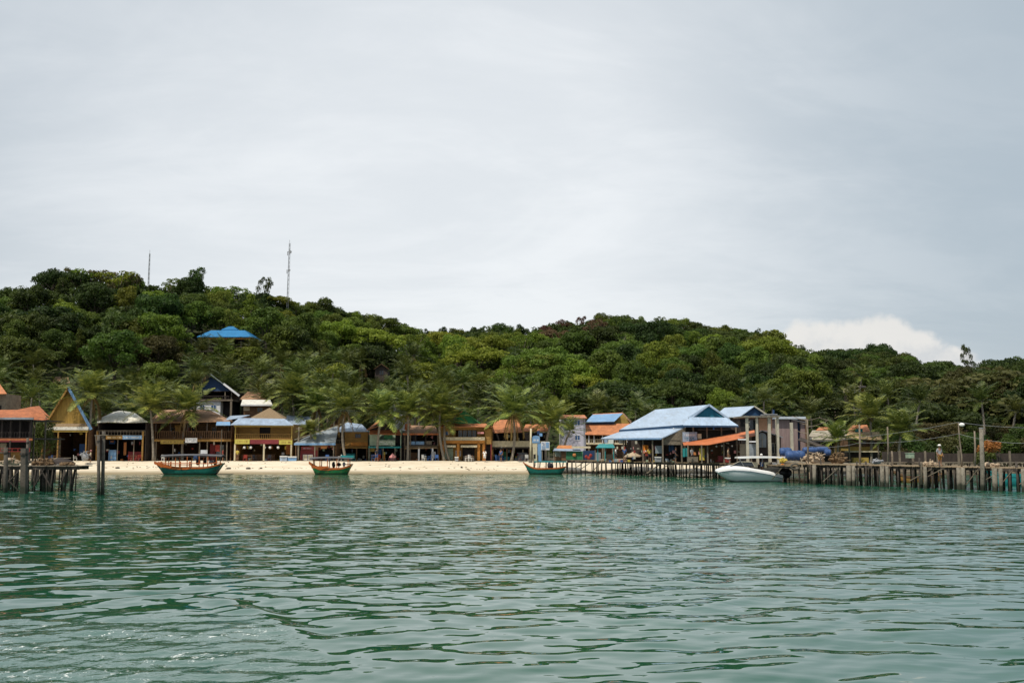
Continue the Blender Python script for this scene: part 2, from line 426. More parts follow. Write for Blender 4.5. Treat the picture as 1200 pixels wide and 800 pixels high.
    Z += .075 * amp * np.exp(-(sdist / .42) ** 2) - .06 * amp * np.exp(-((sdist - .75) / .4) ** 2) + .035 * amp * np.exp(-((sdist + 1.1) / .5) ** 2)
    cx, cy = pxy(90, 762); wk = np.exp(-((X - cx) / 4.6) ** 4 - ((Y - cy) / 3.6) ** 4)
    cx, cy = pxy(-60, 800); wk = np.maximum(wk, np.exp(-((X - cx) / 5.0) ** 4 - ((Y - cy) / 3.2) ** 4))
    wk = wk * (side < 0)
    fine = np.zeros_like(X)
    for i in range(26):
        lam = rng.uniform(.25, .8); a = rng.random() * 6.28; k = 2 * math.pi / lam
        fine += np.sin(k * (math.cos(a) * X + math.sin(a) * Y + .1 * np.sin(3 * X + 2 * Y)) + rng.random() * 6.28) * lam
    Z = Z * (1 - .4 * wk) + fine * .0022 * wk
    Z = np.where((Y < 12) | (Y > 132), 0, Z)
    me = grid_mesh('sea', np.stack([X, Y, Z], -1).reshape(-1, 3), len(ys), len(us)); me.materials.append(m)
    at = me.attributes.new('wake', 'FLOAT', 'POINT'); at.data.foreach_set('value', wk.astype(np.float32).ravel())
    o = bpy.data.objects.new('sea', me); COL.objects.link(o); o['kind'] = 'structure'; o['label'] = 'rippled green sea water with a small wake'
ground(); water()

# ------------------------------------------------------------------ foliage
def leaves_on(lobes, dens, size, seed, flat=.0):
    rng = np.random.default_rng(seed); out = []
    for (c, r) in lobes:
        r = np.array(r, float); c = np.array(c, float)
        area = 4 * math.pi * ((r[0] * r[1]) ** 1.6 / 3 + 2 * (r[0] * r[2]) ** 1.6 / 3) ** (1 / 1.6)
        n = max(8, int(area * dens / size ** 2))
        d = rng.normal(size=(n, 3)); d /= np.linalg.norm(d, axis=1)[:, None]
        low = (d[:, 2] < -.35) & (rng.random(n) < .7); d[low, 2] *= -1
        rad = rng.uniform(.42, 1.16, n) ** .6 * (1 + .16 * np.sin(d[:, 0] * 5 + seed + c[0]) * np.sin(d[:, 1] * 5 + c[1]) * np.cos(d[:, 2] * 4))
        p = c + d * r * rad[:, None]
        nn = d + rng.normal(size=(n, 3)) * .6; nn /= np.linalg.norm(nn, axis=1)[:, None]
        t = np.cross(nn, rng.normal(size=(n, 3))); t /= np.linalg.norm(t, axis=1)[:, None]
        b = np.cross(nn, t); s = size * rng.uniform(.55, 1.25, n)[:, None]
        bend = nn * s * .25
        q = np.stack([p - t * s, p - b * s * .55 + bend, p + t * s, p + b * s * .55 + bend], 1).reshape(-1, 3)
        out.append(q)
    return np.concatenate(out)

def make_form(kind, seed):
    """lobes, trunk description for a tree of height ~10, crown radius ~5 (unit: metres)"""
    R = random.Random(seed); L = []; limbs = []
    def lobe(x, y, z, r, fz=.75): L.append(((x, y, z), (r, r, r * fz)))
    if kind == 'round-crowned':
        lobe(0, 0, 6.1, 3.0, .8)
        for i in range(24):
            a = i * 2.4 + R.random(); h = R.uniform(0, 1)
            rr = 3.6 * math.sqrt(max(0, 1 - (h * .95) ** 2)) * R.uniform(.7, 1.22)
            lobe(math.cos(a) * rr, math.sin(a) * rr, 4.5 + h * 4.3 * R.uniform(.8, 1.12), R.uniform(.75, 1.7), R.uniform(.6, .9))
    elif kind == 'tall':
        for i in range(14):
            a = i * 2.4; h = i / 13; rr = (2.6 * (1 - h * .6)) * R.uniform(.5, 1.1)
            lobe(math.cos(a) * rr, math.sin(a) * rr, 3.6 + h * 7.2, R.uniform(1.1, 1.7), .85)
        lobe(0, 0, 5.5, 2.1); lobe(0, 0, 8.3, 1.7)
    elif kind == 'spreading':
        for i in range(20):
            a = i * 2.4; rr = 5.2 * math.sqrt((i + .5) / 20) * R.uniform(.85, 1.1)
            z = 7.7 - .055 * rr * rr + R.uniform(-.5, .5)
            lobe(math.cos(a) * rr, math.sin(a) * rr, z, R.uniform(1.2, 1.8), .5); 
            if i % 3 == 0: limbs.append((math.cos(a) * rr, math.sin(a) * rr, z - .4))
    elif kind == 'airy':
        for i in range(12):
            a = i * 2.4; h = R.random(); rr = R.uniform(1.2, 3.5)
            p = (math.cos(a) * rr, math.sin(a) * rr, 5.2 + h * 4.3); lobe(*p, R.uniform(.7, 1.25), .6); limbs.append(p)
    elif kind == 'cone-shaped':
        for i in range(16):
            h = i / 15; a = i * 2.4; rr = 2.9 * (1 - h) * R.uniform(.7, 1.1)
            lobe(math.cos(a) * rr, math.sin(a) * rr, 3.0 + h * 7.6, 1.6 * (1 - .55 * h), .8)
    if not limbs: limbs = [l[0] for l in L[1::3]]
    return L, limbs
FORMS = [('round-crowned', 11), ('round-crowned', 12), ('round-crowned', 13), ('tall', 21), ('tall', 22), ('spreading', 31), ('spreading', 32), ('airy', 41), ('airy', 42), ('cone-shaped', 51)]
PROTO = []
for i, (k, s) in enumerate(FORMS):
    L, limbs = make_form(k, s)
    dens = .62 if k != 'airy' else .40
    hi = quads_mesh('crown', leaves_on(L, dens * 1.2, .225, s))
    lo = leaves_on(L, dens * .8, .52, s)
    tb = MB(); tb.tube([(0, 0, -1.5), (.05, 0, 1.5), (.1, .05, 3.6), (0, 0, 6.4)], [.34, .26, .2, .09], 7)
    for q in limbs[:9]:
        z0 = R0 = 2.8 + (hash((q[0], 3)) % 7) * .2
        tb.tube([(.08, .03, z0), (q[0] * .45, q[1] * .45, z0 + (q[2] - z0) * .6), q], [.13, .09, .04], 5)
    tm = tb.mesh('trunk', smooth=True); tm.materials.append(BARK)
    hi.materials.append(LEAF['mid green'])
    top = max(l[0][2] + l[1][2] for l in L); rad = max(math.hypot(l[0][0], l[0][1]) + l[1][0] for l in L)
    PROTO.append(dict(kind=k, hi=hi, lo=lo, trunk=tm, top=top, rad=rad, cz=sum(l[0][2] for l in L) / len(L)))

LAND = [(45,'the red-roofed pier restaurant'),(112,'the yellow gabled house'),(172,'the white-roofed beach bar'),(232,'the brown balcony house'),(282,'the dark gabled house'),(345,'the yellow-walled beach bar'),
 (392,'the long grey awning'),(432,'the blue-roofed orange house'),(480,'the green-walled shop'),(515,'the dark open-fronted shop'),(577,'the green-gabled yellow house'),(640,'the cream-parapet restaurant'),
 (686,'the white block house'),(740,'the blue-and-orange-roofed house'),(800,'the pier hall roof'),(865,'the pier hall gable'),(915,'the smaller blue gable'),(955,'the blue barrels'),
 (1000,'the grey-beige roofed hut'),(1045,'the orange-roofed cottage'),(1100,'the jetty man'),(1140,'the bent lamp post'),(3000,'the tall jetty post')]
ORD = ['leftmost', 'second', 'third', 'fourth', 'fifth', 'sixth', 'seventh', 'eighth', 'ninth', 'tenth', 'eleventh', 'twelfth']
def landmark(px): return next(n for a, n in LAND if px < a)
def resolve(items):
    """items: (px, base label, object): give every label that repeats an ordinal from the left"""
    by = {}
    for px, lab, o in items: by.setdefault(lab, []).append((px, o))
    for lab, l in by.items():
        l.sort(key=lambda q: q[0])
        for i, (px, o) in enumerate(l):
            if len(l) == 1: o['label'] = lab
            elif len(l) == 2: o['label'] = lab + (', the left one', ', the right one')[i]
            else: o['label'] = lab + ', ' + (('leftmost' if i == 0 else ORD[i] + ' from left') if i < len(l) - 1 else 'rightmost')

# protected rectangles (px0, px1, py0, py1, Y): no tree in front may cover them
PROT = [(238, 304, 379, 401, 214), (232, 279, 440, 485, 160), (284, 320, 464, 486, 150), (686, 737, 480, 520, 150), (655, 687, 485, 520, 148), (62, 82, 440, 449, 185), (438, 456, 426, 440, 200), (980, 1016, 452, 459, 200)]
def blocked(px, pt, pb, rp, Y):
    for a, b, c, d_, YY in PROT:
        if Y < YY + 4 and px + rp > a and px - rp < b and pt < d_ and pb > c: return True
    return False

def tone_at(px, py, R):
    r = R.random()
    if 643 < px < 704 and py < 416 and r < .85: return 'russet'
    if 1070 < px and py > 445: return 'olive-brown' if r < .5 else 'dark green'
    if 440 < px < 700 and 395 < py < 470: return 'yellow-green' if r < .62 else 'mid green'
    if 170 < px < 330 and py < 390: return 'yellow-green' if r < .3 else ('mid green' if r < .75 else 'dark green')
    if px < 60: return 'dark green' if r < .7 else 'mid green'
    if px > 900: return 'dark green' if r < .55 else ('mid green' if r < .93 else 'olive-brown')
    if px > 700: return 'dark green' if r < .40 else ('mid green' if r < .86 else 'yellow-green')
    return 'dark green' if r < .34 else ('mid green' if r < .82 else 'yellow-green')

cand = []
R = random.Random(3)
def add_tree(px, Y, h, pi, tone, ws=1.0, base=None, force=False, flag=''):
    if pi in (5, 6) and px < 420 and h > 8.5 and not (px < 90 and flag): pi = pi - 5 + (0 if px % 2 < 1 else 1)
    x = (px - 600) / F * Y * (CT + .02)
    zb = float(terr(x, Y)) if base is None else base
    s = h / PROTO[pi]['top']
    tx, ty = proj((x, Y, zb + h)); cx, cy = proj((x, Y, zb + PROTO[pi]['cz'] * s))
    rp = PROTO[pi]['rad'] * s * ws / Y * F
    c = dict(x=x, y=Y, z=zb, s=s, ws=ws, pi=pi, tone=tone, px=cx, py=cy, top=ty, rp=rp, ry=(cy - ty), rot=R.random() * 6.28, force=force, flag=flag)
    if not force and blocked(cx, ty, cy + (cy - ty) * .8, rp * .85, Y): return None
    cand.append(c); return c
# slope trees
Y = 150.0
while Y < 395:
    step = 5.2 + (Y - 150) * .004
    px = -60 + R.uniform(0, 20)
    while px < 1260:
        ft = np.interp(px, FX, FYv); ry = np.interp(px, RX, RYv)
        y2 = Y + R.uniform(-2.5, 2.5)
        dpx = R.uniform(5.0, 9.0) / Y * F
        if ft + 2 < y2 < ry - 8:
            x = (px - 600) / F * y2; zb = float(terr(x, y2))
            py = proj((x, y2, zb + 5))[1]
            palmzone = px < 640 and y2 < ft + 34
            if not (palmzone and R.random() < .8):
                h = R.choice((6.5, 7.5, 8.5, 9.5, 11, 12.5)) * R.uniform(.9, 1.1) * (1 + .15 * (y2 > 280))
                lim = float(skyp(px)) + R.uniform(2, 14)
                zmax = ZZ(lim, y2); h = min(h, zmax - zb)
                if h > 4:
                    pi = R.choices(range(10), (5, 5, 5, 3, 3, 2, 2, 1, 1, 1))[0]
                    add_tree(px, y2, h, pi, tone_at(px, py, R), R.uniform(.8, 1.15) * (1.25 if h < 7 else 1))
        px += dpx
    Y += step
# ridge row: tops follow the skyline of the photograph
for row in range(2):
    px = -50
    while px < 1250:
        ry = np.interp(px, RX, RYv) + (-3 if row == 0 else 5)
        x = (px - 600) / F * ry; zb = float(terr(x, ry))
        top = np.interp(px, SKX, SKP) + R.uniform(-1, 4) + row * R.uniform(0, 5)
        h = ZZ(top, ry) - zb
        if h > 4:
            add_tree(px, ry, h, R.choices(range(10), (4, 4, 4, 3, 3, 2, 2, 2, 2, 0))[0], tone_at(px, top, R), R.uniform(.75, 1.0) * min(1.25, 9.5 / h))
        px += R.uniform(11, 18)
# trees that stand out against the sky: (px, top py, height m, form, tone, width)
for px, top, h, pi, tone, ws in [(231, 313, 13, 3, 'dark green', .85), (222, 326, 10, 0, 'dark green', .9), (312, 325, 15, 7, 'dark green', .45), (311, 342, 8, 1, 'dark green', .8), (380, 348, 15, 4, 'dark green', 1.0), (389, 356, 12, 0, 'dark green', .9),
     (414, 366, 9, 5, 'dark green', .55), (442, 367, 12, 7, 'mid green', .8), (473, 380, 11, 5, 'mid green', .8), (502, 385, 11, 3, 'dark green', .5), (535, 385, 10, 1, 'mid green', 1), (557, 383, 13, 5, 'dark green', .4), (587, 379, 11, 0, 'mid green', 1.0),
     (655, 374, 11, 7, 'russet', .7), (668, 378, 10, 8, 'russet', .8), (640, 381, 10, 0, 'russet', .8), (705, 367, 12, 0, 'mid green', .9), (680, 370, 13, 8, 'russet', .6), (724, 369, 12, 6, 'mid green', .9), (790, 373, 13, 5, 'mid green', .7), (842, 381, 12, 1, 'mid green', 1), (865, 384, 12, 2, 'mid green', .8), (900, 387, 14, 0, 'mid green', 1.2),
     (931, 404, 12, 7, 'dark green', .8), (1024, 403, 15, 5, 'dark green', .6), (1015, 406, 14, 3, 'dark green', 1.0), (998, 408, 13, 0, 'dark green', 1.0), (975, 409, 12, 5, 'dark green', 1.0), (1045, 414, 12, 6, 'dark green', .9), (1095, 422, 12, 6, 'dark green', 1.0), (1127, 403, 17, 7, 'dark green', .3), (1130, 421, 10, 8, 'dark green', .8),
     (88, 314, 12, 8, 'olive-brown', .7), (58, 320, 12, 7, 'dark green', .9), (160, 322, 11, 7, 'olive-brown', .6), (205, 327, 10, 8, 'yellow-green', .9), (285, 338, 10, 7, 'yellow-green', .8), (345, 353, 9, 8, 'mid green', .8), (487, 383, 10, 7, 'dark green', .5), (520, 383, 10, 4, 'dark green', .7), (570, 382, 11, 7, 'mid green', .7), (610, 380, 11, 4, 'dark green', .7), (750, 370, 12, 3, 'mid green', .8), (770, 371, 12, 7, 'mid green', .7), (815, 377, 12, 6, 'dark green', .7), (885, 385, 11, 3, 'dark green', .7), (950, 409, 11, 3, 'dark green', .8), (1062, 416, 11, 7, 'mid green', .8), (1110, 423, 11, 3, 'dark green', .7), (1150, 425, 11, 8, 'dark green', .8), (1170, 420, 12, 5, 'dark green', .8), (1190, 417, 12, 3, 'dark green', 1.0), (75, 316, 13, 5, 'dark green', .8), (100, 317, 13, 7, 'yellow-green', 1.2), (140, 318, 13, 8, 'yellow-green', 1.2), (122, 315, 12, 7, 'olive-brown', 1.1), (265, 335, 11, 8, 'yellow-green', 1.2), (250, 337, 10, 7, 'yellow-green', .9), (38, 336, 11, 3, 'dark green', .8), (10, 337, 11, 4, 'dark green', 1)]:
    ry = float(np.interp(px, RX, RYv)) - 6
    add_tree(px, ry, h, pi, tone, ws, base=ZZ(top, ry) - h, force=True, flag='sky')
# large individual crowns lower down that the photograph shows clearly
for px, cy, top, Y, pi, tone, ws in [(60, 395, 360, 205, 0, 'dark green', 1.5), (35, 400, 366, 200, 2, 'dark green', 1.2), (95, 352, 336, 236, 2, 'mid green', 1.2), (95, 380, 352, 225, 3, 'dark green', 1.2), (150, 385, 360, 215, 1, 'mid green', 1.2), (190, 415, 392, 190, 5, 'olive-brown', 1.25), (30, 420, 395, 180, 6, 'dark green', 1.3),
     (560, 430, 408, 230, 6, 'yellow-green', 1.3), (625, 455, 438, 205, 5, 'yellow-green', 1.2), (690, 405, 386, 330, 0, 'mid green', 1.3), (742, 450, 428, 250, 1, 'yellow-green', 1.0), (725, 455, 435, 240, 0, 'mid green', 1.0), (800, 470, 448, 190, 5, 'dark green', 1.5), (770, 475, 453, 185, 6, 'dark green', 1.3), (875, 440, 424, 230, 3, 'yellow-green', .9),
     (490, 425, 405, 240, 1, 'yellow-green', 1.3), (520, 420, 403, 250, 0, 'yellow-green', 1.3), (1100, 485, 440, 165, 8, 'olive-brown', 1.7), (1150, 490, 436, 160, 0, 'olive-brown', 1.5), (1190, 485, 440, 155, 2, 'dark green', 1.4), (1075, 505, 470, 150, 6, 'dark green', 1.3), (1060, 450, 425, 190, 0, 'dark green', 1.2), (1020, 450, 425, 200, 0, 'dark green', 1.2), (940, 470, 440, 190, 1, 'dark green', 1.1)]:
    h = (cy - top) * Y / F / .42
    add_tree(px, Y, h, pi, tone, ws * 6.5 / 6.5, base=ZZ(top, Y) - h)
# low dark thicket trees behind the jetty
for i in range(26):
    px = 1030 + i * 7.2; Y2 = R.uniform(128, 146)
    h = R.uniform(3.0, 5.5); add_tree(px, Y2, h, R.choice((0, 1, 2, 8)), R.choice(('dark green', 'olive-brown', 'dark green')), 1.15, base=1.2)
for i in range(14):
    px = 855 + i * 15; Y2 = R.uniform(146, 160); h = R.uniform(4.5, 7)
    add_tree(px, Y2, h, R.choice((0, 1, 2, 3)), 'dark green', 1.0, base=1.2)

# which trees show largest: paint crown discs near to far
W_, H_ = 1200, 240; Y0_ = 300
own = np.full((H_, W_), -1, int)
gy, gx = np.mgrid[0:H_, 0:W_]
order = sorted(range(len(cand)), key=lambda i: cand[i]['y'])
BLD = [(0,45,478,545),(45,108,470,545),(112,172,480,545),(172,272,490,545),(230,280,445,545),(272,345,480,545),(345,432,500,545),(430,515,498,545),(513,577,485,545),(574,640,495,545),(657,736,487,545),(705,865,480,560),(845,945,478,560)]
for a, b, c, d_ in BLD: own[max(0, c - Y0_):max(0, d_ - Y0_), a:b] = -2
count = [0] * len(cand)
for i in order:
    c = cand[i]; x0, x1 = int(max(0, c['px'] - c['rp'])), int(min(W_, c['px'] + c['rp'] + 1)); y0, y1 = int(max(0, c['py'] - c['ry'] - Y0_)), int(min(H_, c['py'] + c['ry'] * .8 - Y0_ + 1))
    if x1 <= x0 or y1 <= y0: continue
    sub = own[y0:y1, x0:x1]
    msk = (((gx[y0:y1, x0:x1] - c['px']) / c['rp'] / .9) ** 2 + ((gy[y0:y1, x0:x1] + Y0_ - c['py']) / c['ry']) ** 2 < 1) & (sub == -1)
    count[i] = int(msk.sum()); sub[msk] = i
NTREE = 292
rank = sorted(range(len(cand)), key=lambda i: -(count[i] + (1e6 if cand[i]['flag'] and count[i] > 0 else 0)))
chosen = set(i for i in rank[:NTREE] if count[i] >= 25)
items = []
for i in sorted(chosen):
    c = cand[i]; p = PROTO[c['pi']]
    e = bpy.data.objects.new('broadleaf_tree', None); COL.objects.link(e); e.empty_display_size = .5
    e.location = (c['x'], c['y'], c['z']); e.scale = (c['s'] * c['ws'], c['s'] * c['ws'], c['s']); e.rotation_euler = (0, 0, c['rot'])
    for nm, me in (('trunk', p['trunk']), ('crown', p['hi'])):
        o = bpy.data.objects.new(nm, me); COL.objects.link(o); o.parent = e
        if nm == 'crown':
            o.material_slots[0].link = 'OBJECT'; o.material_slots[0].material = LEAF[c['tone']]
    t = (c['py'] - float(skyp(c['px']))) / max(20, 500 - float(skyp(c['px'])))
    row = 'on the skyline' if (c['flag'] == 'sky' or c['top'] < float(skyp(c['px'])) + 5) else ('high up' if t < .3 else ('midslope' if t < .62 else 'low on the slope'))
    e['category'] = 'tree'; e['group'] = 'broadleaf trees on the hillside'
    items.append((c['px'], f"{c['tone']} {p['kind']} tree {row} above {landmark(c['px'])}", e))
resolve(items)
# the rest of the wood as one mass
vs = []; rng = np.random.default_rng(9)
for i, c in enumerate(cand):
    if i in chosen: continue
    q = PROTO[c['pi']]['lo']
    if count[i] < 5:
        k = rng.random(len(q) // 4) < .35; q = q.reshape(-1, 4, 3)[k].reshape(-1, 3)
    ca, sa = math.cos(c['rot']), math.sin(c['rot']); s = c['s'] * c['ws']
    vs.append(np.stack([c['x'] + s * (ca * q[:, 0] - sa * q[:, 1]), c['y'] + s * (sa * q[:, 0] + ca * q[:, 1]), c['z'] + c['s'] * q[:, 2]], 1))
me = quads_mesh('forest', np.concatenate(vs))
LEAF['mass'] = leafmat('leaf_mass', (.028, .050, .010), (.072, .105, .018), hue=0, val=0)
me.materials.append(LEAF['mass']); o = bpy.data.objects.new('forest', me); COL.objects.link(o)
o['kind'] = 'stuff'; o['label'] = 'continuous woodland filling in between the larger trees on the hill'
# undergrowth
n = 52000; u = rng.uniform(-.62, .62, n); yy = 148 + 250 * rng.random(n) ** 1.5; xx = u * yy
ft = np.interp(600 + F * u, FX, FYv); k = yy > ft - 4; xx, yy = xx[k], yy[k]; zc = terr(xx, yy); n = len(xx)
p = np.stack([xx, yy, zc + rng.uniform(0, 2.2, n)], 1); nn = np.stack([rng.normal(0, .5, n), rng.normal(-.4, .5, n), np.ones(n)], 1); nn /= np.linalg.norm(nn, axis=1)[:, None]
t = np.cross(nn, rng.normal(size=(n, 3))); t /= np.linalg.norm(t, axis=1)[:, None]; b = np.cross(nn, t); s = rng.uniform(.35, .9, n)[:, None]
me = quads_mesh('undergrowth', np.stack([p - t * s, p - b * s * .5, p + t * s, p + b * s * .5], 1).reshape(-1, 3)); me.materials.append(LEAF['mass'])
o = bpy.data.objects.new('undergrowth', me); COL.objects.link(o); o['kind'] = 'stuff'; o['label'] = 'leafy undergrowth on the ground below the trees'

# ------------------------------------------------------------------ palms
def palm_crown(seed, nf=24, st=24, L=4.8, wid=.11):
    R = random.Random(seed); V = []
    for i in range(nf):
        az = i * 2.39996 + R.uniform(-.2, .2); e0 = lerp(1.45, -.25, (i / (nf - 1)) ** 1.05) + R.uniform(-.1, .1)
        Lf = L * R.uniform(.85, 1.08) * (1 if i > 4 else .8); seg = 12; p = Vector((0, 0, 0)); el = e0; pts = []
        twist = R.uniform(-.3, .3)
        for k in range(seg + 1):
            pts.append(p.copy()); d = Vector((math.cos(az) * math.cos(el), math.sin(az) * math.cos(el), math.sin(el)))
            p = p + d * Lf / seg; el -= (1.08 - .30 * (el < -.6)) / seg * (.35 + 1.1 * k / seg) * (1.0 if el > -1.35 else 0); az += twist / seg
        for k in range(seg):       # rachis
            a, b = pts[k], pts[k + 1]; d = (b - a).normalized(); sd_ = d.cross(Vector((0, 0, 1))); sd_ = sd_.normalized() if sd_.length > .01 else Vector((1, 0, 0)); r = .05 * (1 - k / seg) + .012
            V += [a - sd_ * r, b - sd_ * r, b + sd_ * r, a + sd_ * r]
        for k in range(st):
            t = .10 + .88 * k / (st - 1); q = t * seg; j = min(seg - 1, int(q)); a = pts[j].lerp(pts[j + 1], q - j); d = (pts[j + 1] - pts[j]).normalized()
            sd_ = d.cross(Vector((0, 0, 1))); sd_ = sd_.normalized() if sd_.length > .01 else Vector((1, 0, 0)); up = sd_.cross(d)
            ll = 1.12 * math.sin(math.pi * min(1, (.12 + t * .93)) ** .8) ** .6 * R.uniform(.85, 1.1) * L / 4.3
            for sgn in (-1, 1):
                dd = (sd_ * sgn * .80 + d * (.45 + .5 * t) + up * .16 + Vector((0, 0, -.10 - .35 * R.random()))).normalized()
                wv = d * wid
                tip = a + dd * ll; mid = a + dd * ll * .55 + Vector((0, 0, .04))
                V += [a - wv * .6, a + wv * .6, tip + wv * .25, tip - wv * .25] if R.random() < .5 else [a - wv * .6, mid - wv, tip, mid + wv]
    return np.array([tuple(v) for v in V])
def dry_crown(seed, n=6, L=3.2):
    R = random.Random(seed); V = []
    for i in range(n):
        az = R.random() * 6.28; p = Vector((0, 0, -.1)); el = -.5 - .5 * R.random()
        for k in range(9):
            d = Vector((math.cos(az) * math.cos(el), math.sin(az) * math.cos(el), math.sin(el))); b = p + d * L / 9; el = max(-1.5, el - .14)
            sd_ = d.cross(Vector((0, 0, 1))).normalized() if abs(d.z) < .99 else Vector((1, 0, 0))
            V += [p - sd_ * .05, b - sd_ * .05, b + sd_ * .05, p + sd_ * .05]
            for sgn in (-1, 1):
                for z in (.0, .5):
                    a = p.lerp(b, z); tip = a + (sd_ * sgn * .3 + Vector((0, 0, -.8))) * R.uniform(.5, .8); V += [a - d * .06, a + d * .06, tip + d * .03, tip - d * .03]
            p = b
    return np.array([tuple(v) for v in V])
PC = [quads_mesh('crown', palm_crown(s, 27, 26)) for s in (1, 2, 3, 4)]
PF = [quads_mesh('crown', palm_crown(s, 20, 14, wid=.13)) for s in (11, 12, 13, 14, 15)]
PD = [quads_mesh('dry_fronds', dry_crown(s)) for s in (1, 2)]
NUT = MB()
for i in range(9): a = i * .7; NUT.blob((.28 * math.cos(a), .28 * math.sin(a), -.25 - .12 * (i % 3)), .15, i, .05, 6, 5)
NUTM = NUT.mesh('coconuts', smooth=True)
nutmat = mat('coconut', (.16, .13, .04), .6)
for m_ in PC: m_.materials.append(PALMLEAF)
for m_ in PF: m_.materials.append(PALMFAR)
for m_ in PD: m_.materials.append(PALMDRY)
NUTM.materials.append(nutmat)
def palm(cpx, cpy, bpx, Y, sc=1.0, hi=True, dry=False, zb=None, name='coconut_palm', tr=.17, yellow=False):
    R = random.Random(int(cpx * 13 + cpy))
    top = P(cpx, cpy, Y); x = XX(bpx, Y, 535)
    zb = float(terr(x, Y)) - .2 if zb is None else zb
    base = Vector((x, Y, zb)); e = bpy.data.objects.new(name, None); COL.objects.link(e); e.location = base
    rel = top - base; mb = MB(); pts = []
    bow = Vector((R.uniform(-.5, .5), R.uniform(-.3, .3), 0))
    for k in range(9):
        t = k / 8; pts.append(Vector((rel.x * t ** 1.25, rel.y * t, rel.z * t)) + bow * math.sin(math.pi * t))
    mb.tube(pts, [tr * (1.5 if k == 0 else 1.12 - .38 * k / 8) for k in range(9)], 8)
    me = mb.mesh('trunk', smooth=True); me.materials.append(PALMBARK)
    o = bpy.data.objects.new('trunk', me); COL.objects.link(o); o.parent = e
    parts = [('crown', (PC if hi else PF)[R.randrange(4)])]
    if dry: parts.append(('dry_fronds', PD[R.randrange(2)]))
    if hi: parts.append(('coconuts', NUTM))
    for nm, m_ in parts:
        o = bpy.data.objects.new(nm, m_); COL.objects.link(o); o.parent = e; o.location = rel; o.scale = (sc, sc, sc); o.rotation_euler = (R.uniform(-.12, .12), R.uniform(-.12, .12), R.random() * 6.28)
        if yellow and nm == 'crown': o.material_slots[0].link = 'OBJECT'; o.material_slots[0].material = PALMDRY
    e['category'] = 'palm tree'
    return e
front = [(108, 462, 104, 134.5, 1.12, True, 'coconut palm rising in front of the yellow gabled house', True),
 (176, 476, 180, 134.2, 1.0, True, 'coconut palm with pale trunk between the white-roofed bar and the brown balcony house', False),
 (221, 480, 214, 136.2, 1.08, True, 'full-crowned coconut palm hiding the brown balcony house roof', True),
 (404, 480, 406, 133.5, 1.12, True, 'coconut palm leaning over the blue-roofed orange house', True),
 (343, 462, 348, 149, 1.1, True, 'tall coconut palm behind the right end of the yellow-walled bar', False),
 (372, 476, 374, 142, .9, True, 'shorter coconut palm above the long grey awning', True),
 (364, 504, 362, 134.5, .5, True, 'small drooping young palm at the left end of the grey awning', False),
 (447, 484, 441, 134.2, 1.0, True, 'thin coconut palm in front of the green-walled shop', False),
 (479, 484, 478, 134.6, .95, True, 'slim coconut palm left of the dark open-fronted shop', False),
 (516, 478, 521, 134.0, 1.05, True, 'coconut palm against the left corner of the green-gabled yellow house', False),
 (522, 494, 527, 134.8, .85, True, 'pale-trunked lower coconut palm beside the yellow house corner', True),
 (601, 484, 599, 133.6, 1.15, True, 'bushy coconut palm standing alone before the cream-parapet restaurant', True),
 (646, 494, 640, 135.5, .98, True, 'coconut palm with arching fronds left of the white block house', False),
 (668, 505, 664, 141, .7, False, 'small coconut palm in front of the white block house wall', False),
 (1020, 489, 1019, 112, .95, True, 'spreading coconut palm over the orange-roofed cottage', False),
 (1056, 506, 1055, 108, .95, True, 'low coconut palm with drooping fronds right of the orange-roofed cottage', False),
 (982, 514, 984, 110, .75, True, 'yellowing coconut palm before the grey-beige roofed hut', True),
 (1150, 470, 1152, 135, 1.0, False, 'coconut palm crown among dark thicket behind the tall jetty post', False),
 (1190, 482, 1189, 132, .8, False, 'small coconut palm at the far right end of the thicket', False),
 (1078, 470, 1076, 140, 1.0, False, 'coconut palm in thicket between the cottage and the bent lamp post', False),
 (868, 480, 870, 150, .8, False, 'coconut palm crown between the two blue gabled roofs', False),
 (895, 470, 898, 152, .9, False, 'coconut palm crown above the smaller blue gable', False)]
for f in front:
    e = palm(f[0], f[1], f[2], f[3], f[4] * (1.0 if f[0] < 700 else .86), f[5], f[7]); e['label'] = f[6]; e['group'] = 'coconut palms along the shore'
# palm belt at the foot of the hill
Rp = random.Random(21); items = []
rows = [(150, 478, 9), (158, 466, 9), (166, 456, 9), (176, 444, 9), (186, 432, 9), (198, 420, 9)]
for ri, (Y, cy, st) in enumerate(rows):
    px = Rp.uniform(-5, 15)
    while px < 650:
        y2 = Y + Rp.uniform(-3, 3); c2 = cy + Rp.uniform(-11, 9) - .03 * max(0, 150 - px) 
        if px < 60: c2 -= 8
        if px > 420: c2 += (px - 420) * .10
        ok = True
        if ri >= 4 and (px > 500 or px < 230): ok = False
        if ri == 3 and px > 560: ok = False
        x = XX(px, y2); zt = ZZ(c2, y2); zb = float(terr(x, y2))
        if zt - zb < 2.6: c2 = 520 - (zb + 3.2 + Rp.random() * 2 - CZ) * F / y2
        r = 4.0 * F / y2 * .62
        if any(Y - 3 < q[4] and px + r > q[0] and px - r < q[1] and c2 + r * .6 > q[2] and c2 - r * .6 < q[3] for q in PROT): ok = False
        if ok:
            e = palm(px + Rp.uniform(-5, 5), c2, px, y2, Rp.uniform(.85, 1.1), False, Rp.random() < .35, tr=.15)
            e['group'] = 'coconut palms on the lower hillside'
            row = ['just behind', 'close behind', 'on rising ground behind', 'further up behind', 'high behind', 'highest behind'][ri]
            items.append((px, f'coconut palm {row} {landmark(px)}', e))
        px += Rp.uniform(24, 46)
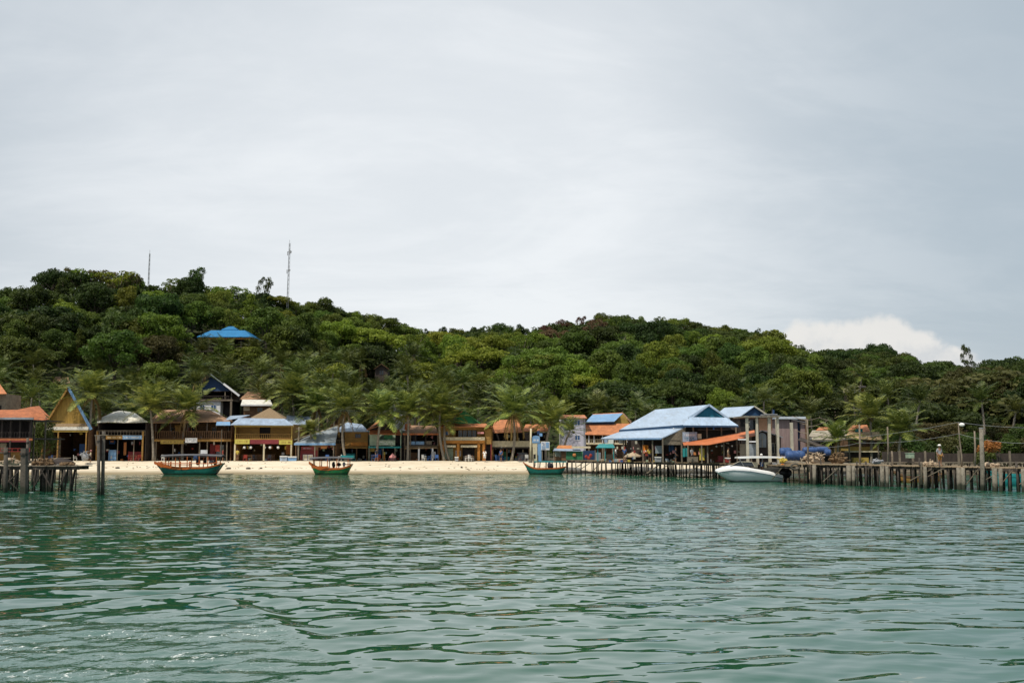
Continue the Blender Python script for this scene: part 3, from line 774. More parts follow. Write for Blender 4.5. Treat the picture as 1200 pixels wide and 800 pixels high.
for px, cy, Y in [(560, 452, 205), (585, 448, 210), (700, 478, 168), (715, 482, 165), (745, 480, 160), (760, 492, 152), (880, 470, 175), (905, 478, 168), (925, 468, 172), (950, 486, 150), (1000, 470, 165), (1040, 465, 165), (1010, 440, 195), (600, 462, 180), (625, 468, 178)]:
    e = palm(px, cy, px + 2, Y, .95, False, False, tr=.15); e['group'] = 'coconut palms on the lower hillside'
    items.append((px, f'coconut palm at the wood edge behind {landmark(px)}', e))
resolve(items)
# ------------------------------------------------------------------ building materials
M = {}
def mm(k, *a, **kw): M[k] = mat(k, *a, **kw); return M[k]
mm('orange_tiles', (.46, .18, .08), .8, .35, 1.2, dirt=(.26, .12, .07), dirt_amt=.75)
mm('red_rust_tin', (.42, .14, .055), .75, .45, 1.3, dirt=(.15, .07, .045), dirt_amt=.7)
mm('orange_awning', (.52, .16, .06), .7, .25, 1.0, dirt=(.30, .10, .05), dirt_amt=.7)
mm('silver_blue_tin', (.36, .46, .60), .38, .22, .7, spec=.5, stretch=(1.6, .18, 1), dirt=(.26, .30, .34), dirt_amt=.6)
mm('blue_tin', (.17, .32, .54), .45, .25, .8, spec=.4, dirt=(.30, .36, .42), dirt_amt=.5)
mm('faded_blue_tin', (.30, .38, .50), .5, .35, 1.1, dirt=(.17, .15, .14), dirt_amt=.5)
mm('bright_blue', (.028, .17, .37), .65, .2, .5, spec=.2)
mm('deep_blue', (.02, .05, .12), .7, .2, .5)
mm('teal_board', (.015, .14, .22), .7, .25, .8, stretch=(4, 1, .3))
mm('navy_board', (.02, .06, .13), .7, .25, .8, stretch=(4, 1, .3))
mm('white_sheet', (.66, .64, .58), .8, .2, 1.0, spec=.1, dirt=(.34, .30, .24), dirt_amt=.8)
mm('cream_paint', (.60, .52, .36), .8, .2, .8, dirt=(.32, .26, .16), dirt_amt=.6)
mm('white_paint', (.68, .68, .70), .8, .12, .5, dirt=(.42, .40, .38), dirt_amt=.6)
mm('lavender_paint', (.50, .50, .60), .8, .12, .5, dirt=(.36, .34, .38), dirt_amt=.6)
mm('yellow_paint', (.40, .28, .07), .8, .25, .9, dirt=(.26, .16, .05), dirt_amt=.6)
mm('ochre_board', (.32, .18, .05), .8, .35, 1.2, stretch=(1, 1, 4), dirt=(.16, .08, .03), dirt_amt=.7)
mm('gable_yellow', (.40, .25, .06), .8, .3, 1.2, stretch=(4, 1, .5), dirt=(.22, .13, .04), dirt_amt=.6)
mm('orange_paint', (.48, .20, .04), .75, .25, .9, dirt=(.34, .13, .03), dirt_amt=.5)
mm('brown_board', (.17, .095, .05), .85, .4, 1.3, stretch=(1, 1, 5), dirt=(.06, .035, .025), dirt_amt=.7)
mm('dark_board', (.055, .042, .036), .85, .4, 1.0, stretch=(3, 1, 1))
mm('dark_inside', (.026, .022, .022), .9, .5, 1.5)  # near-black colour carries the shade of interiors, doorways and recesses
mm('thatch', (.24, .17, .10), .95, .35, 2, stretch=(3, 3, 1), bump=.4)
mm('brown_tiles', (.34, .20, .12), .85, .3, 1.5, dirt=(.18, .12, .09), dirt_amt=.5)
mm('grey_tin', (.26, .30, .34), .5, .3, .8, spec=.4, dirt=(.14, .12, .10), dirt_amt=.6)
mm('grey_beige_tin', (.36, .32, .25), .7, .3, .8, dirt=(.22, .16, .11), dirt_amt=.6)
mm('green_paint', (.04, .28, .10), .6, .25, .9, dirt=(.03, .14, .06))
mm('pale_green', (.30, .38, .28), .8, .3, 1.2, dirt=(.16, .18, .12))
mm('green_sheet', (.03, .17, .08), .7, .4, 2.5, dirt=(.10, .10, .05), dirt_amt=.7)
mm('teal_paint', (.02, .24, .25), .55, .3, 1.2, dirt=(.02, .12, .12))
mm('grey_wood', (.20, .165, .125), .9, .35, 1.5, stretch=(1, 1, 1), dirt=(.08, .065, .05), dirt_amt=.6, bump=.3)
mm('wet_pile', (.10, .085, .07), .85, .4, 1.5, dirt=(.045, .045, .035), dirt_amt=.8, bump=.4, grime=.9, gz=.55)
mm('dark_pile', (.060, .050, .042), .9, .5, 1.8, grime=.9, gz=.5)
mm('deck_plank', (.30, .225, .14), .9, .35, 1.8, stretch=(3, 3, 1), dirt=(.14, .10, .07), dirt_amt=.6)
mm('concrete', (.20, .18, .145), .9, .35, 2.2, dirt=(.07, .065, .05), dirt_amt=.7, bump=.2, grime=.9, gz=.55)
mm('pale_column', (.43, .40, .32), .85, .2, 1.0, dirt=(.30, .28, .22), dirt_amt=.6)
mm('pink_tin', (.26, .19, .185), .75, .25, .9, stretch=(4, 4, .3), dirt=(.22, .14, .13), dirt_amt=.6)
mm('peach_wall', (.58, .33, .22), .85, .2, .9, dirt=(.42, .22, .15), dirt_amt=.6)
mm('blue_glass', (.03, .09, .22), .15, .3, 1, spec=.6)
mm('dark_glass', (.015, .02, .025), .12, .4, 1, spec=.6)
mm('blue_tarp', (.035, .08, .21), .5, .25, 1.5, bump=.5, dirt=(.10, .16, .30), dirt_amt=.5)
mm('black_plastic', (.012, .012, .014), .35, .3, 1)
mm('white_gel', (.80, .80, .80), .2, .04, .4, spec=.6)
mm('grey_gel', (.56, .61, .64), .25, .06, .4, spec=.6, grime=.7, gz=.12)
mm('boat_green', (.01, .125, .10), .5, .3, 1.6, dirt=(.008, .06, .055), dirt_amt=.8, grime=.85, gz=.2)
mm('boat_leaf_green', (.015, .15, .05), .5, .3, 1.6, dirt=(.12, .12, .03), dirt_amt=.7, grime=.85, gz=.2)
mm('boat_orange', (.44, .115, .025), .5, .3, 1.6, dirt=(.28, .07, .02), dirt_amt=.5)
mm('boat_dark', (.03, .022, .02), .7, .4, 1.5)
mm('yellow_banner', (.48, .42, .09), .7, .15, 1)
mm('red_cloth', (.28, .04, .03), .8, .2, 1); mm('blue_cloth', (.04, .10, .27), .8, .2, 1); mm('teal_cloth', (.02, .20, .20), .8, .2, 1)
mm('white_cloth', (.74, .73, .70), .8, .08, 1); mm('orange_cloth', (.66, .22, .03), .8, .2, 1); mm('grey_cloth', (.30, .31, .33), .8, .2, 1)
mm('yellow_cloth', (.55, .42, .08), .8, .2, 1); mm('dark_cloth', (.03, .03, .04), .8, .2, 1); mm('pink_cloth', (.60, .26, .26), .8, .2, 1)
mm('skin', (.28, .15, .09), .6, .1, 3); mm('hair', (.012, .010, .009), .5, .1, 3)
mm('lamp_white', (.85, .84, .80), .4, .05, 1); mm('metal_grey', (.24, .25, .26), .4, .2, 1, spec=.6)
mm('bleached_tin', (.50, .36, .20), .8, .3, 1, dirt=(.30, .20, .12)); mm('canopy_grey', (.10, .10, .11), .7, .3, 1)
mm('maroon', (.20, .035, .04), .8, .3, 1); mm('stone', (.10, .09, .075), .9, .3, 3, bump=.3)
mm('rubble_pale', (.44, .34, .24), .9, .35, 3); mm('net_brown', (.17, .11, .06), .95, .5, 3)
mm('russet_tin', (.50, .20, .07), .8, .3, 1)

def shell(t, m, x0, x1, py0, py1, Y, dep, back=True, inside='dark_inside', name='wall', label=None):
    """two side walls and a back wall, open to the sea"""
    mb = MB(); X0, X1 = XX(x0, Y, (py0 + py1) / 2), XX(x1, Y, (py0 + py1) / 2); z0, z1 = ZZ(py1, Y), ZZ(py0, Y)
    mb.box(X0, X0 + .12, Y, Y + dep, z0, z1); mb.box(X1 - .12, X1, Y, Y + dep, z0, z1)
    if back: mb.box(X0 + .12, X1 - .12, Y + dep - .12, Y + dep, z0, z1)
    return t.part(name, mb, M[m], label=label)
def floorslab(t, x0, x1, py, Y, dep, m='dark_board', th=.14, name='floor_deck'):
    X0, X1 = XX(x0, Y, py), XX(x1, Y, py); z = ZZ(py, Y)
    return t.part(name, MB().box(X0, X1, Y - .06, Y + dep, z - th, z), M[m])
def posts(t, m, xs, py0, py1, Y, w=.14, name='post'):
    for x in xs:
        X0 = XX(x, Y, (py0 + py1) / 2); t.part(name, MB().box(X0 - w / 2, X0 + w / 2, Y - w, Y, ZZ(py1, Y), ZZ(py0, Y)), M[m])
def railing(t, m, x0, x1, py0, py1, Y, n=14, w=.05, name='railing'):
    mb = MB(); mb.pbox(x0, x1, py0, py0 + .6, Y - .06, .06); mb.pbox(x0, x1, py1 - .5, py1, Y - .06, .06)
    for i in range(n + 1):
        X0 = XX(lerp(x0, x1, i / n), Y, (py0 + py1) / 2); mb.box(X0 - w / 2, X0 + w / 2, Y - .05, Y - .01, ZZ(py1 - .5, Y), ZZ(py0 + .6, Y))
    return t.part(name, mb, M[m])
def boardmarks(t, sub, x0, x1, py0, py1, Y, m, rows=1, seed=1, fill=.7):
    """illegible strokes of painted lettering on a sign"""
    R = random.Random(seed); mb = MB()
    for r in range(rows):
        a = lerp(py0, py1, (r + .2) / rows); b = lerp(py0, py1, (r + .8) / rows); x = x0 + (x1 - x0) * .1
        while x < x1 - (x1 - x0) * .12:
            ww = R.uniform(.35, .8)
            if R.random() < fill: mb.pbox(x, x + ww, a + R.uniform(0, .2), b - R.uniform(0, .2), Y - .012, .01)
            x += ww + R.uniform(.2, .45)
    return t.part('lettering', mb, M[m], sub=sub)
GOODS = ['red_cloth', 'blue_cloth', 'white_cloth', 'grey_cloth', 'yellow_cloth', 'pink_cloth', 'pale_green', 'maroon', 'russet_tin', 'cream_paint', 'grey_tin', 'brown_board', 'pale_column']
def goods(t, x0, x1, py0, py1, Y, n, seed):
    R = random.Random(seed)
    for i in range(n):
        a = R.uniform(x0, x1 - 2); w_ = R.uniform(.7, 3.2); h = R.uniform(.8, 3.5); b = R.choice((py1, py1, py1 - R.uniform(0, py1 - py0))); yy = Y + R.uniform(0, 2.2)
        t.part('goods', MB().pbox(a, a + w_, b - h, b, yy, R.uniform(.1, .5)), M[R.choice(GOODS)])
    for i in range(max(1, n // 4)):
        a = R.uniform(x0, x1 - 2); t.part('hanging_goods', MB().pbox(a, a + R.uniform(.6, 2.4), py0 + .5, py0 + R.uniform(2, 4.5), Y + R.uniform(.3, 2), .06), M[R.choice(GOODS)])
def org(px, Y, z=None): return Vector((XX(px, Y), Y, z if z is not None else float(terr(XX(px, Y), Y))))
G = 539.5      # photo line of the ground at the shore row

# --- far left: red-roofed restaurant on the jetty
Y = 100.0
t = T('pier_restaurant', 'two-storey jetty restaurant with rusty red-orange tin roof at the far left', 'restaurant', (XX(10, Y), Y, 1.9))
t.B('back_wall', M['dark_board'], (-70, 36, 487, 541, Y + 7.2, .12)); t.B('front_corner', M['dark_board'], (34, 38, 491, 513, Y + .3, .1))
t.roof(M['red_rust_tin'], [(-70, 489, Y - .8), (39, 489, Y - .8), (34, 480, Y + 3.5), (-70, 480, Y + 3.5)], [(-70, 480, Y + 3.55), (34, 480, Y + 3.55), (30, 483.5, Y + 8.2), (-70, 483.5, Y + 8.2)], label='faded red-orange tin roof')
t.B('fascia', M['grey_tin'], (-70, 39, 489, 491.3, Y - .95, .1))
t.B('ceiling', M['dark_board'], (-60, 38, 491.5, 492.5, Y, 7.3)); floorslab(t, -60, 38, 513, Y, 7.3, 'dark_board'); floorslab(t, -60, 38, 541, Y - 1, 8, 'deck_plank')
railing(t, 'dark_board', -50, 37, 506, 513, Y - .05, 26); t.B('balcony_fascia', M['red_rust_tin'], (-60, 38, 513.5, 516, Y - .12, .1)); railing(t, 'red_cloth', -20, 35, 525, 529, Y - .3, 8)
t.B('balcony_fascia', M['maroon'], (-60, 36, 516.2, 517.6, Y - .2, .1))
posts(t, 'dark_board', (-20, 3, 13, 24, 36), 491, 513, Y); posts(t, 'dark_board', (-12, 12, 35), 516, 541, Y - .1)
t.B('cream_panel', M['cream_paint'], (0, 7, 519, 533, Y + 2, .1), label='cream panel inside the lower storey')  # cream-coloured panel set back in the lower storey
t.B('counter', M['ochre_board'], (-8, 5, 531, 541, Y + 1, .8), (11, 26, 529, 541, Y + 1, .8))
t = T('tin_shed', 'crumpled rusty orange tin roof shed between the jetty restaurant and the yellow gable', 'shed', org(42, 112, 1.5))
mb = MB(); R = random.Random(4)
for q in ([(20, 480, 111), (36, 476.5, 115), (50, 483, 113), (30, 488, 109)], [(34, 486, 108.5), (50, 483, 111), (57, 491, 109), (36, 494, 106)], [(36, 476.5, 115.2), (46, 475.5, 117), (58, 488, 112), (50, 483.5, 112.5)]): mb.pslab(q, .06)
t.part('roof', mb, M['red_rust_tin']); t.part('back_beam', MB().pbox(30, 54, 489, 490.5, 112, .1), M['dark_inside'])
posts(t, 'grey_wood', (30, 40, 53), 489, 541, 109)
Y = 128.0
t = T('hillside_shack', 'small shack with orange tin roof behind the red-roofed jetty restaurant', 'shack', org(0, Y))
t.roof(M['orange_tiles'], [(-30, 462, Y - 1), (8, 461, Y - 1), (0, 450, Y + 3), (-30, 450, Y + 3)]); t.B('wall', M['grey_wood'], (-28, 5, 461.5, 540, Y, 4)); t.B('door', M['dark_inside'], (-3, 1, 475, 500, Y - .04, .04))

# --- yellow A-frame
Y = 133.5
t = T('gabled_house', 'tall yellow A-frame gabled house with white awning edge and blue right eave', 'house', org(78, Y))
mb = MB().prism([(80, 456, Y), (53.5, 499, Y), (104, 499, Y)], .15); t.part('gable_wall', mb, M['gable_yellow'])
t.roof(M['brown_tiles'], [(79.5, 453, Y - .6), (79.5, 453, Y + 9), (45, 510, Y + 9), (44, 511, Y - .6)], label='steep brown left roof slope')
t.roof(M['blue_tin'], [(80, 453, Y - .6), (106, 503, Y - .6), (106, 503, Y + 9), (80, 453, Y + 9)], th=.12, name='roof', label='steep blue right roof slope')
mb = MB(); mb.beam(P(80, 454, Y - .7), P(45, 510, Y - .7), .12, .22); t.part('bargeboard', mb, M['ochre_board'])
mb = MB(); mb.beam(P(80, 454, Y - .7), P(107, 503, Y - .7), .12, .34); t.part('bargeboard', mb, M['blue_tin'], label='blue painted bargeboard')
t.roof(M['thatch'], [(57, 496, Y - .1), (100, 496, Y - .1), (103, 500, Y - 1.2), (50, 500, Y - 1.2)], name='awning'); t.B('awning_valance', M['white_sheet'], (48, 103.5, 500, 503.6, Y - 1.3, .08)); t.B('awning_beam', M['yellow_paint'], (49, 103, 503.8, 506, Y - 1.2, .1))
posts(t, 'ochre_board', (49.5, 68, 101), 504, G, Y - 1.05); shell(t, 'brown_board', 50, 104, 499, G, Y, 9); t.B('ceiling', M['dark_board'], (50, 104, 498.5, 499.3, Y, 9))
t.B('back_partition', M['blue_cloth'], (93, 100, 520, 532, Y + 3, .1)); t.B('back_partition', M['grey_wood'], (66, 71, 512, 537, Y + 2, .1))
goods(t, 52, 100, 508, G, 134.2, 10, 1)
# --- white tent roofed bar
Y = 134.5
t = T('beach_bar', 'open beach bar under a white tent-like sheet roof with blue and brown sign band', 'bar', org(142, Y))
t.roof(M['white_sheet'], [(113, 495, Y - .6), (128, 494, Y - .6), (131, 487.5, Y + 2), (120, 488.5, Y + 2)], [(128, 494, Y - .6), (146, 495, Y - .6), (146, 485.5, Y + 2.4), (131, 487.5, Y + 2)], [(146, 495, Y - .6), (173, 494, Y - .6), (165, 488.5, Y + 2), (146, 485.5, Y + 2.4)], [(120, 488.5, Y + 2), (131, 487.5, Y + 2), (146, 485.5, Y + 2.4), (140, 481, Y + 5.5), (133, 482.5, Y + 5.5)], [(146, 485.5, Y + 2.4), (165, 488.5, Y + 2), (157, 483, Y + 5.5), (140, 481, Y + 5.5)], th=.05)
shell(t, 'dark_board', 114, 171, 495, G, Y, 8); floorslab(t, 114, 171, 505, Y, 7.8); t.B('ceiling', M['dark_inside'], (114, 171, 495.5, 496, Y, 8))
railing(t, 'grey_wood', 113, 170, 504, 510, Y - .1, 16); 
s = t.B('sign', M['ochre_board'], (124, 143.5, 510.5, 514.5, Y - .2, .06)); boardmarks(t, s, 124, 143, 511, 514, Y - .2, 'cream_paint', 1, 3)
s = t.B('sign', M['blue_tin'], (143.7, 167, 510, 514.5, Y - .2, .06), label='pale blue painted sign'); boardmarks(t, s, 144, 167, 510.6, 514, Y - .2, 'white_paint', 1, 4)
posts(t, 'ochre_board', (114, 167.5), 505, G, Y - .05, .2); posts(t, 'grey_wood', (138, 157), 512, G, Y + .3, .1)
t.B('counter', M['blue_tin'], (127, 136, 527, G, Y + 1.2, .5), label='pale blue bar counter'); t.B('counter', M['maroon'], (150, 168, 529, G, Y + 1.5, .5), label='dark red bar counter'); t.B('poster', M['russet_tin'], (145, 148, 518, 533, Y + 2, .05)); t.B('poster', M['blue_cloth'], (128, 135, 516, 520, Y + 3, .05))
goods(t, 116, 168, 517, G, 135.0, 16, 2)
# --- brown balcony house
Y = 136.5
t = T('balcony_house', 'brown two-storey wooden balcony house behind the bushy palms with small blue awning', 'house', org(222, Y))
shell(t, 'brown_board', 178, 271, 494, G, Y, 9); floorslab(t, 178, 271, 514.5, Y - 1, 9, 'ochre_board', .3); t.B('ceiling', M['dark_board'], (178, 271, 494, 495, Y, 8.9))
t.roof(M['brown_tiles'], [(176, 495, Y - 1.2), (270, 493.5, Y - 1.2), (245, 480, Y + 4.2), (190, 480, Y + 4.2)], [(190, 480, Y + 4.25), (245, 480, Y + 4.25), (271, 492, Y + 9.5), (176, 492, Y + 9.5)], [(245, 480.2, Y + 4.3), (270, 493.4, Y - 1.1), (273, 493, Y + 9)])
t.roof(M['blue_tin'], [(254, 493.8, Y - 1.3), (269.5, 493.8, Y - 1.3), (270, 498, Y - 2.2), (253, 498, Y - 2.2)], name='awning', th=.06)
railing(t, 'brown_board', 182, 271, 505, 514, Y - .95, 34, .07); posts(t, 'dark_board', (183, 200, 220, 243, 268), 495, 505, Y - .9); posts(t, 'grey_wood', (183, 203, 234, 243, 266), 515, G, Y - .8)
s = t.B('sign', M['yellow_paint'], (188, 215, 515.5, 519.8, Y - 1.15, .08), label='long yellow painted sign'); boardmarks(t, s, 188, 215, 516.3, 519, Y - 1.15, 'brown_board', 1, 8, .5)
s = t.B('sign', M['white_paint'], (217, 231, 513, 518.5, Y - 1.5, .06), label='square white sign'); boardmarks(t, s, 217, 231, 513.6, 517.8, Y - 1.5, 'grey_cloth', 2, 9, .6)
t.B('cabinet', M['maroon'], (246, 252, 520, G, Y + 1, .5)); t.B('cabinet', M['grey_tin'], (253, 262, 521, 535, Y + 1.5, .5)); t.B('door', M['ochre_board'], (205, 212, 498, 505, Y + 1, .05))
for q in ((200, 206), (224, 232), (248, 254)): t.window(q[0], q[1], 500, 509, Y + 2.5, M['ochre_board'], M['dark_glass'])
t.B('back_partition', M['brown_board'], (184, 266, 496, 514, Y + 2.6, .1))
goods(t, 182, 268, 517, G, 136.4, 22, 3); goods(t, 184, 266, 498, 513, 137.4, 8, 33)
# --- dark gabled house on the slope
Y = 158.0
t = T('gabled_house', 'dark-fronted tall gabled house with white block storey, rising behind the brown balcony house', 'house', org(252, Y))
t.part('gable_wall', MB().prism([(247, 441, Y), (229, 458, Y), (273, 458, Y)], .12), M['deep_blue'])
t.roof(M['dark_board'], [(247, 438.2, Y - 1), (247, 438.2, Y + 9), (222, 462, Y + 9), (222, 462, Y - 1)], label='dark left roof slope')
t.roof(M['grey_tin'], [(247, 438.2, Y - 1), (280, 463.5, Y - 1), (280, 463.5, Y + 9), (247, 438.2, Y + 9)], label='pale-edged right roof slope')
t.part('bargeboard', MB().beam(P(262, 449.5, Y - 1.1), P(280.5, 463.6, Y - 1.1), .08, .3), M['white_paint'])
t.B('ceiling', M['dark_board'], (230, 272, 458, 458.6, Y, 7)); shell(t, 'dark_board', 230, 272, 458.6, 468, Y, 7); floorslab(t, 230, 273, 468, Y - .3, 7, 'grey_wood', .22)
railing(t, 'dark_board', 236, 272, 463.5, 468, Y - .25, 16); posts(t, 'grey_wood', (232, 264, 271.5), 458.6, 468, Y - .1)
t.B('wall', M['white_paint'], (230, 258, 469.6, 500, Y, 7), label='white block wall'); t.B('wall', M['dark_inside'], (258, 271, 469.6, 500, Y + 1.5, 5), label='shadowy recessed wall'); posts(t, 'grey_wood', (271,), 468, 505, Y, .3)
t.window(247, 253.5, 474, 479.5, Y, M['white_paint'], M['blue_glass'], 1); t.window(234, 240, 474, 479.5, Y, M['white_paint'], M['blue_glass'], 1)
t.B('foundation', M['brown_board'], (230, 271, 500.2, 530, Y + .2, 6))
# --- white roofed small house
Y = 149.0
t = T('small_house', 'small brown house with a bright white flat roof edge above the yellow-walled bar', 'house', org(300, Y))
t.roof(M['white_sheet'], [(282, 474.5, Y - .9), (319.5, 475, Y - .9), (317, 468.5, Y + 2.6), (284, 468, Y + 2.6)], th=.1); t.B('fascia', M['white_paint'], (282.5, 319.5, 473.5, 475.3, Y - 1.02, .1))
t.B('wall', M['brown_board'], (285, 318, 475.6, 535, Y, 5)); t.window(285.5, 292.5, 475.8, 481, Y, M['cream_paint'], M['cream_paint'], 1); t.window(301, 308, 477, 483, Y, M['ochre_board'], M['dark_glass'], 1)
Y = 162.0
t = T('tiled_hut', 'low brown-tiled roof among palms just above the bright white roof', 'hut', org(302, Y))
t.roof(M['brown_tiles'], [(280, 468, Y - 1), (322, 468, Y - 1), (314, 459, Y + 3), (290, 459, Y + 3)]); t.B('wall', M['dark_board'], (283, 319, 467, 500, Y, 4)); t.window(288, 294, 468.5, 473, Y, M['grey_wood'], M['dark_glass'])
# --- yellow-walled bar
Y = 135.0
t = T('beach_bar', 'yellow-walled two-storey beach bar with pale blue tin awning and brown thatched gable', 'bar', org(308, Y))
shell(t, 'ochre_board', 275, 343, 497, G, Y, 9); floorslab(t, 275, 343, 514, Y - .3, 9, 'ochre_board', .2)
t.each('front_wall', M['ochre_board'], (276, 304, 498.5, 514, Y + 1.2, .1), (317, 342, 498.5, 514, Y + 1.2, .1))
t.B('doorway', M['dark_inside'], (304.2, 316.8, 500.2, 514, Y + 1.5, .05)); t.B('beam', M['yellow_paint'], (274, 344, 497.5, 500, Y - .35, .1))
t.roof(M['faded_blue_tin'], [(270, 497.5, Y - 1), (344, 498, Y - 1), (334, 490.5, Y + 1.8), (280, 489.5, Y + 1.8)], [(262, 492.5, Y + .5), (280, 489.5, Y + 1.8), (293, 486, Y + 4), (270, 487, Y + 6)], th=.07, name='awning_roof')
t.roof(M['thatch'], [(296, 490.6, Y + 1.8), (334, 491, Y + 1.8), (316, 477.5, Y + 4.6)], [(334, 491, Y + 1.8), (336, 489, Y + 8), (316, 477.5, Y + 5.2)], [(296, 490.6, Y + 1.8), (316, 477.5, Y + 4.6), (316, 477.5, Y + 5.2), (294, 489, Y + 8)], th=.2, label='brown thatched gable roof')
s = t.B('banner', M['yellow_banner'], (275, 292.5, 514.5, 520, Y - .45, .05)); boardmarks(t, s, 276, 292, 515.3, 519.2, Y - .45, 'ochre_board', 1, 12, .6)
s = t.B('banner', M['yellow_banner'], (327, 342.5, 515.5, 520.5, Y - .45, .05)); boardmarks(t, s, 328, 342, 516.3, 519.8, Y - .45, 'ochre_board', 1, 14, .6)
s = t.B('banner', M['maroon'], (293, 326.5, 515, 520, Y - .42, .05), label='dark middle banner'); 
posts(t, 'cream_paint', (275.5, 309.5, 341.5), 520, G, Y - .2, .2); posts(t, 'yellow_paint', (276, 342), 500, 514, Y - .2, .12)
railing(t, 'ochre_board', 276, 342, 508, 514, Y - .25, 30, .05)
for q in (286.5, 294, 310, 316.5, 326): 
    c = P(q, 524, Y - .1); l = MB().blob(c, .2, 1, 0, 8, 6); t.part('globe_lamp', l, M['lamp_white'], smooth=True)
t.B('bar_counter', M['brown_board'], (282, 322, 532, G, Y + 2.5, .6)); t.B('cabinet', M['russet_tin'], (335, 341, 521, 532, Y + 2.2, .5))
goods(t, 278, 340, 522, G, 135.6, 20, 4)
# --- blue roof behind the pole
Y = 146.0
t = T('tin_shelter', 'pale blue tin shelter between the yellow-walled bar and the grey awning', 'shelter', org(350, Y))
t.roof(M['faded_blue_tin'], [(335, 498, Y - 1), (360, 497, Y - 1), (366, 488, Y + 3), (336, 486.5, Y + 3)]); posts(t, 'grey_wood', (338, 358), 497, G - 1, Y - .6); t.B('wall', M['dark_board'], (336, 362, 496, G - 1, Y + 3, .1))
# --- long grey awning building
Y = 134.5
t = T('awning_shop', 'low shop under a long slanting grey awning with blue edge and white window boards', 'shop', org(370, Y))
t.roof(M['grey_tin'], [(345, 519, Y - 1), (393, 519, Y - 1), (397, 498.5, Y + 4.5), (372, 507, Y + 4.5)], [(345, 519, Y - .95), (372, 507, Y + 4.5), (350, 515, Y + 4.5)], th=.06, name='awning_roof')
t.part('bargeboard', MB().beam(P(345, 515, Y + .5), P(372, 506.5, Y + 2.5), .12, .12).beam(P(372, 506.5, Y + 2.5), P(408, 494, Y + 4), .12, .12), M['cream_paint'])
t.B('fascia', M['blue_tin'], (344.5, 393, 519, 521.3, Y - 1.1, .08)); shell(t, 'brown_board', 346, 394, 519.5, G, Y, 6)
s = t.B('sign', M['maroon'], (353, 368, 523, 527, Y - .5, .06)); boardmarks(t, s, 353, 368, 523.8, 526.4, Y - .5, 'grey_cloth', 1, 20, .6)
t.B('sign', M['russet_tin'], (376, 383, 522.5, 525.5, Y - .4, .06), label='small orange sign')
posts(t, 'grey_wood', (350, 369, 391), 521, G, Y - .8, .13); 
for a in ((355, 360.2), (361, 366.5)): t.window(a[0], a[1], 532.5, 539, Y - .2, M['white_paint'], M['cream_paint'], 1)
t.B('wall', M['maroon'], (352, 372, 527.5, 539, Y, .1), label='dark red front wall'); t.B('back_partition', M['dark_inside'], (373, 392, 524, 539, Y + 3, .1))
goods(t, 374, 392, 524, 539, 135.0, 8, 5)
t = T('utility_pole', 'pale wooden pole in front of the pale blue tin shelter', 'pole', org(350, 134)); t.part('pole', MB().tube([P(349, G, 134), P(350.5, 500, 134)], [.15, .11]), M['grey_wood'], smooth=True); t.part('crossbar', MB().beam(P(347, 502, 134), P(354, 501.6, 134), .1, .1), M['grey_wood'])
# --- blue roofed orange house
Y = 138.0
t = T('orange_house', 'orange-brown boarded house with faded blue tin roof behind a leaning palm', 'house', org(412, Y))
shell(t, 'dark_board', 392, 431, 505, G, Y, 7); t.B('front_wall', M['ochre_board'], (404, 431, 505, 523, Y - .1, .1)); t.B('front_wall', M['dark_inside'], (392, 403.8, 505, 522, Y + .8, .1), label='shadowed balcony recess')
t.B('wall_panel', M['orange_paint'], (411, 431, 518, 522.5, Y - .16, .05), label='bright orange lower boards'); floorslab(t, 392, 431, 523.5, Y - .6, 7, 'ochre_board', .2); t.window(416, 423, 508, 513, Y - .1, M['brown_board'], M['dark_glass'], 1)
t.roof(M['faded_blue_tin'], [(392, 505.5, Y - .8), (432, 505, Y - .8), (424, 497, Y + 3), (406, 494.5, Y + 3)], [(406, 494.5, Y + 3), (424, 497, Y + 3), (430, 503, Y + 7), (394, 503, Y + 7)], [(392, 505.4, Y - .75), (406, 494.6, Y + 3), (394, 503, Y + 7)])
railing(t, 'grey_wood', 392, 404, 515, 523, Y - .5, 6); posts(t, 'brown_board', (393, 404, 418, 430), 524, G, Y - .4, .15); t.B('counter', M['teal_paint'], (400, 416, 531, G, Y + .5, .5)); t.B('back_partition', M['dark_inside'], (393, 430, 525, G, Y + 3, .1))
goods(t, 394, 430, 525, G, 138.1, 12, 6)
# --- green-walled shop with orange roof
Y = 136.0
t = T('corner_shop', 'green-walled shop with small orange gable roof and long red-orange awning', 'shop', org(452, Y))
t.roof(M['orange_tiles'], [(429, 503.5, Y - .5), (441, 495, Y + 3), (447, 494, Y + 3), (446, 498, Y - .5)], [(443, 503, Y - .6), (430, 503, Y + 6), (444, 492, Y + 6), (447, 492, Y - .6)], label='bright orange tiled left slope')
t.roof(M['brown_tiles'], [(447, 492, Y - .6), (467, 504, Y - .6), (467, 504, Y + 6), (447, 492, Y + 6)], label='brown right slope'); t.part('gable_wall', MB().prism([(447, 493.5, Y), (431, 504, Y), (465, 504, Y)], .1), M['dark_board'])
t.roof(M['red_rust_tin'], [(432, 508, Y - 1.3), (470, 509, Y - 1.3), (468, 503, Y + .2), (434, 503, Y + .2)], name='awning', th=.07)
shell(t, 'pale_green', 432, 470, 504, G, Y, 7); t.each('front_wall', M['pale_green'], (432, 442, 509, 522, Y, .1), (443, 463, 515, 522, Y - .1, .1)); t.B('front_wall', M['green_sheet'], (450, 460, 508.5, 514.5, Y + .2, .1), label='dark green shutter'); t.B('front_wall', M['dark_inside'], (463.2, 470, 506, 524, Y + .8, .1), label='dark recess')
floorslab(t, 432, 470, 523, Y - .5, 6, 'teal_paint', .2); s = t.B('sign', M['pale_green'], (443, 463, 516, 521.5, Y - .3, .06)); boardmarks(t, s, 443, 463, 516.6, 521, Y - .3, 'white_paint', 2, 31)
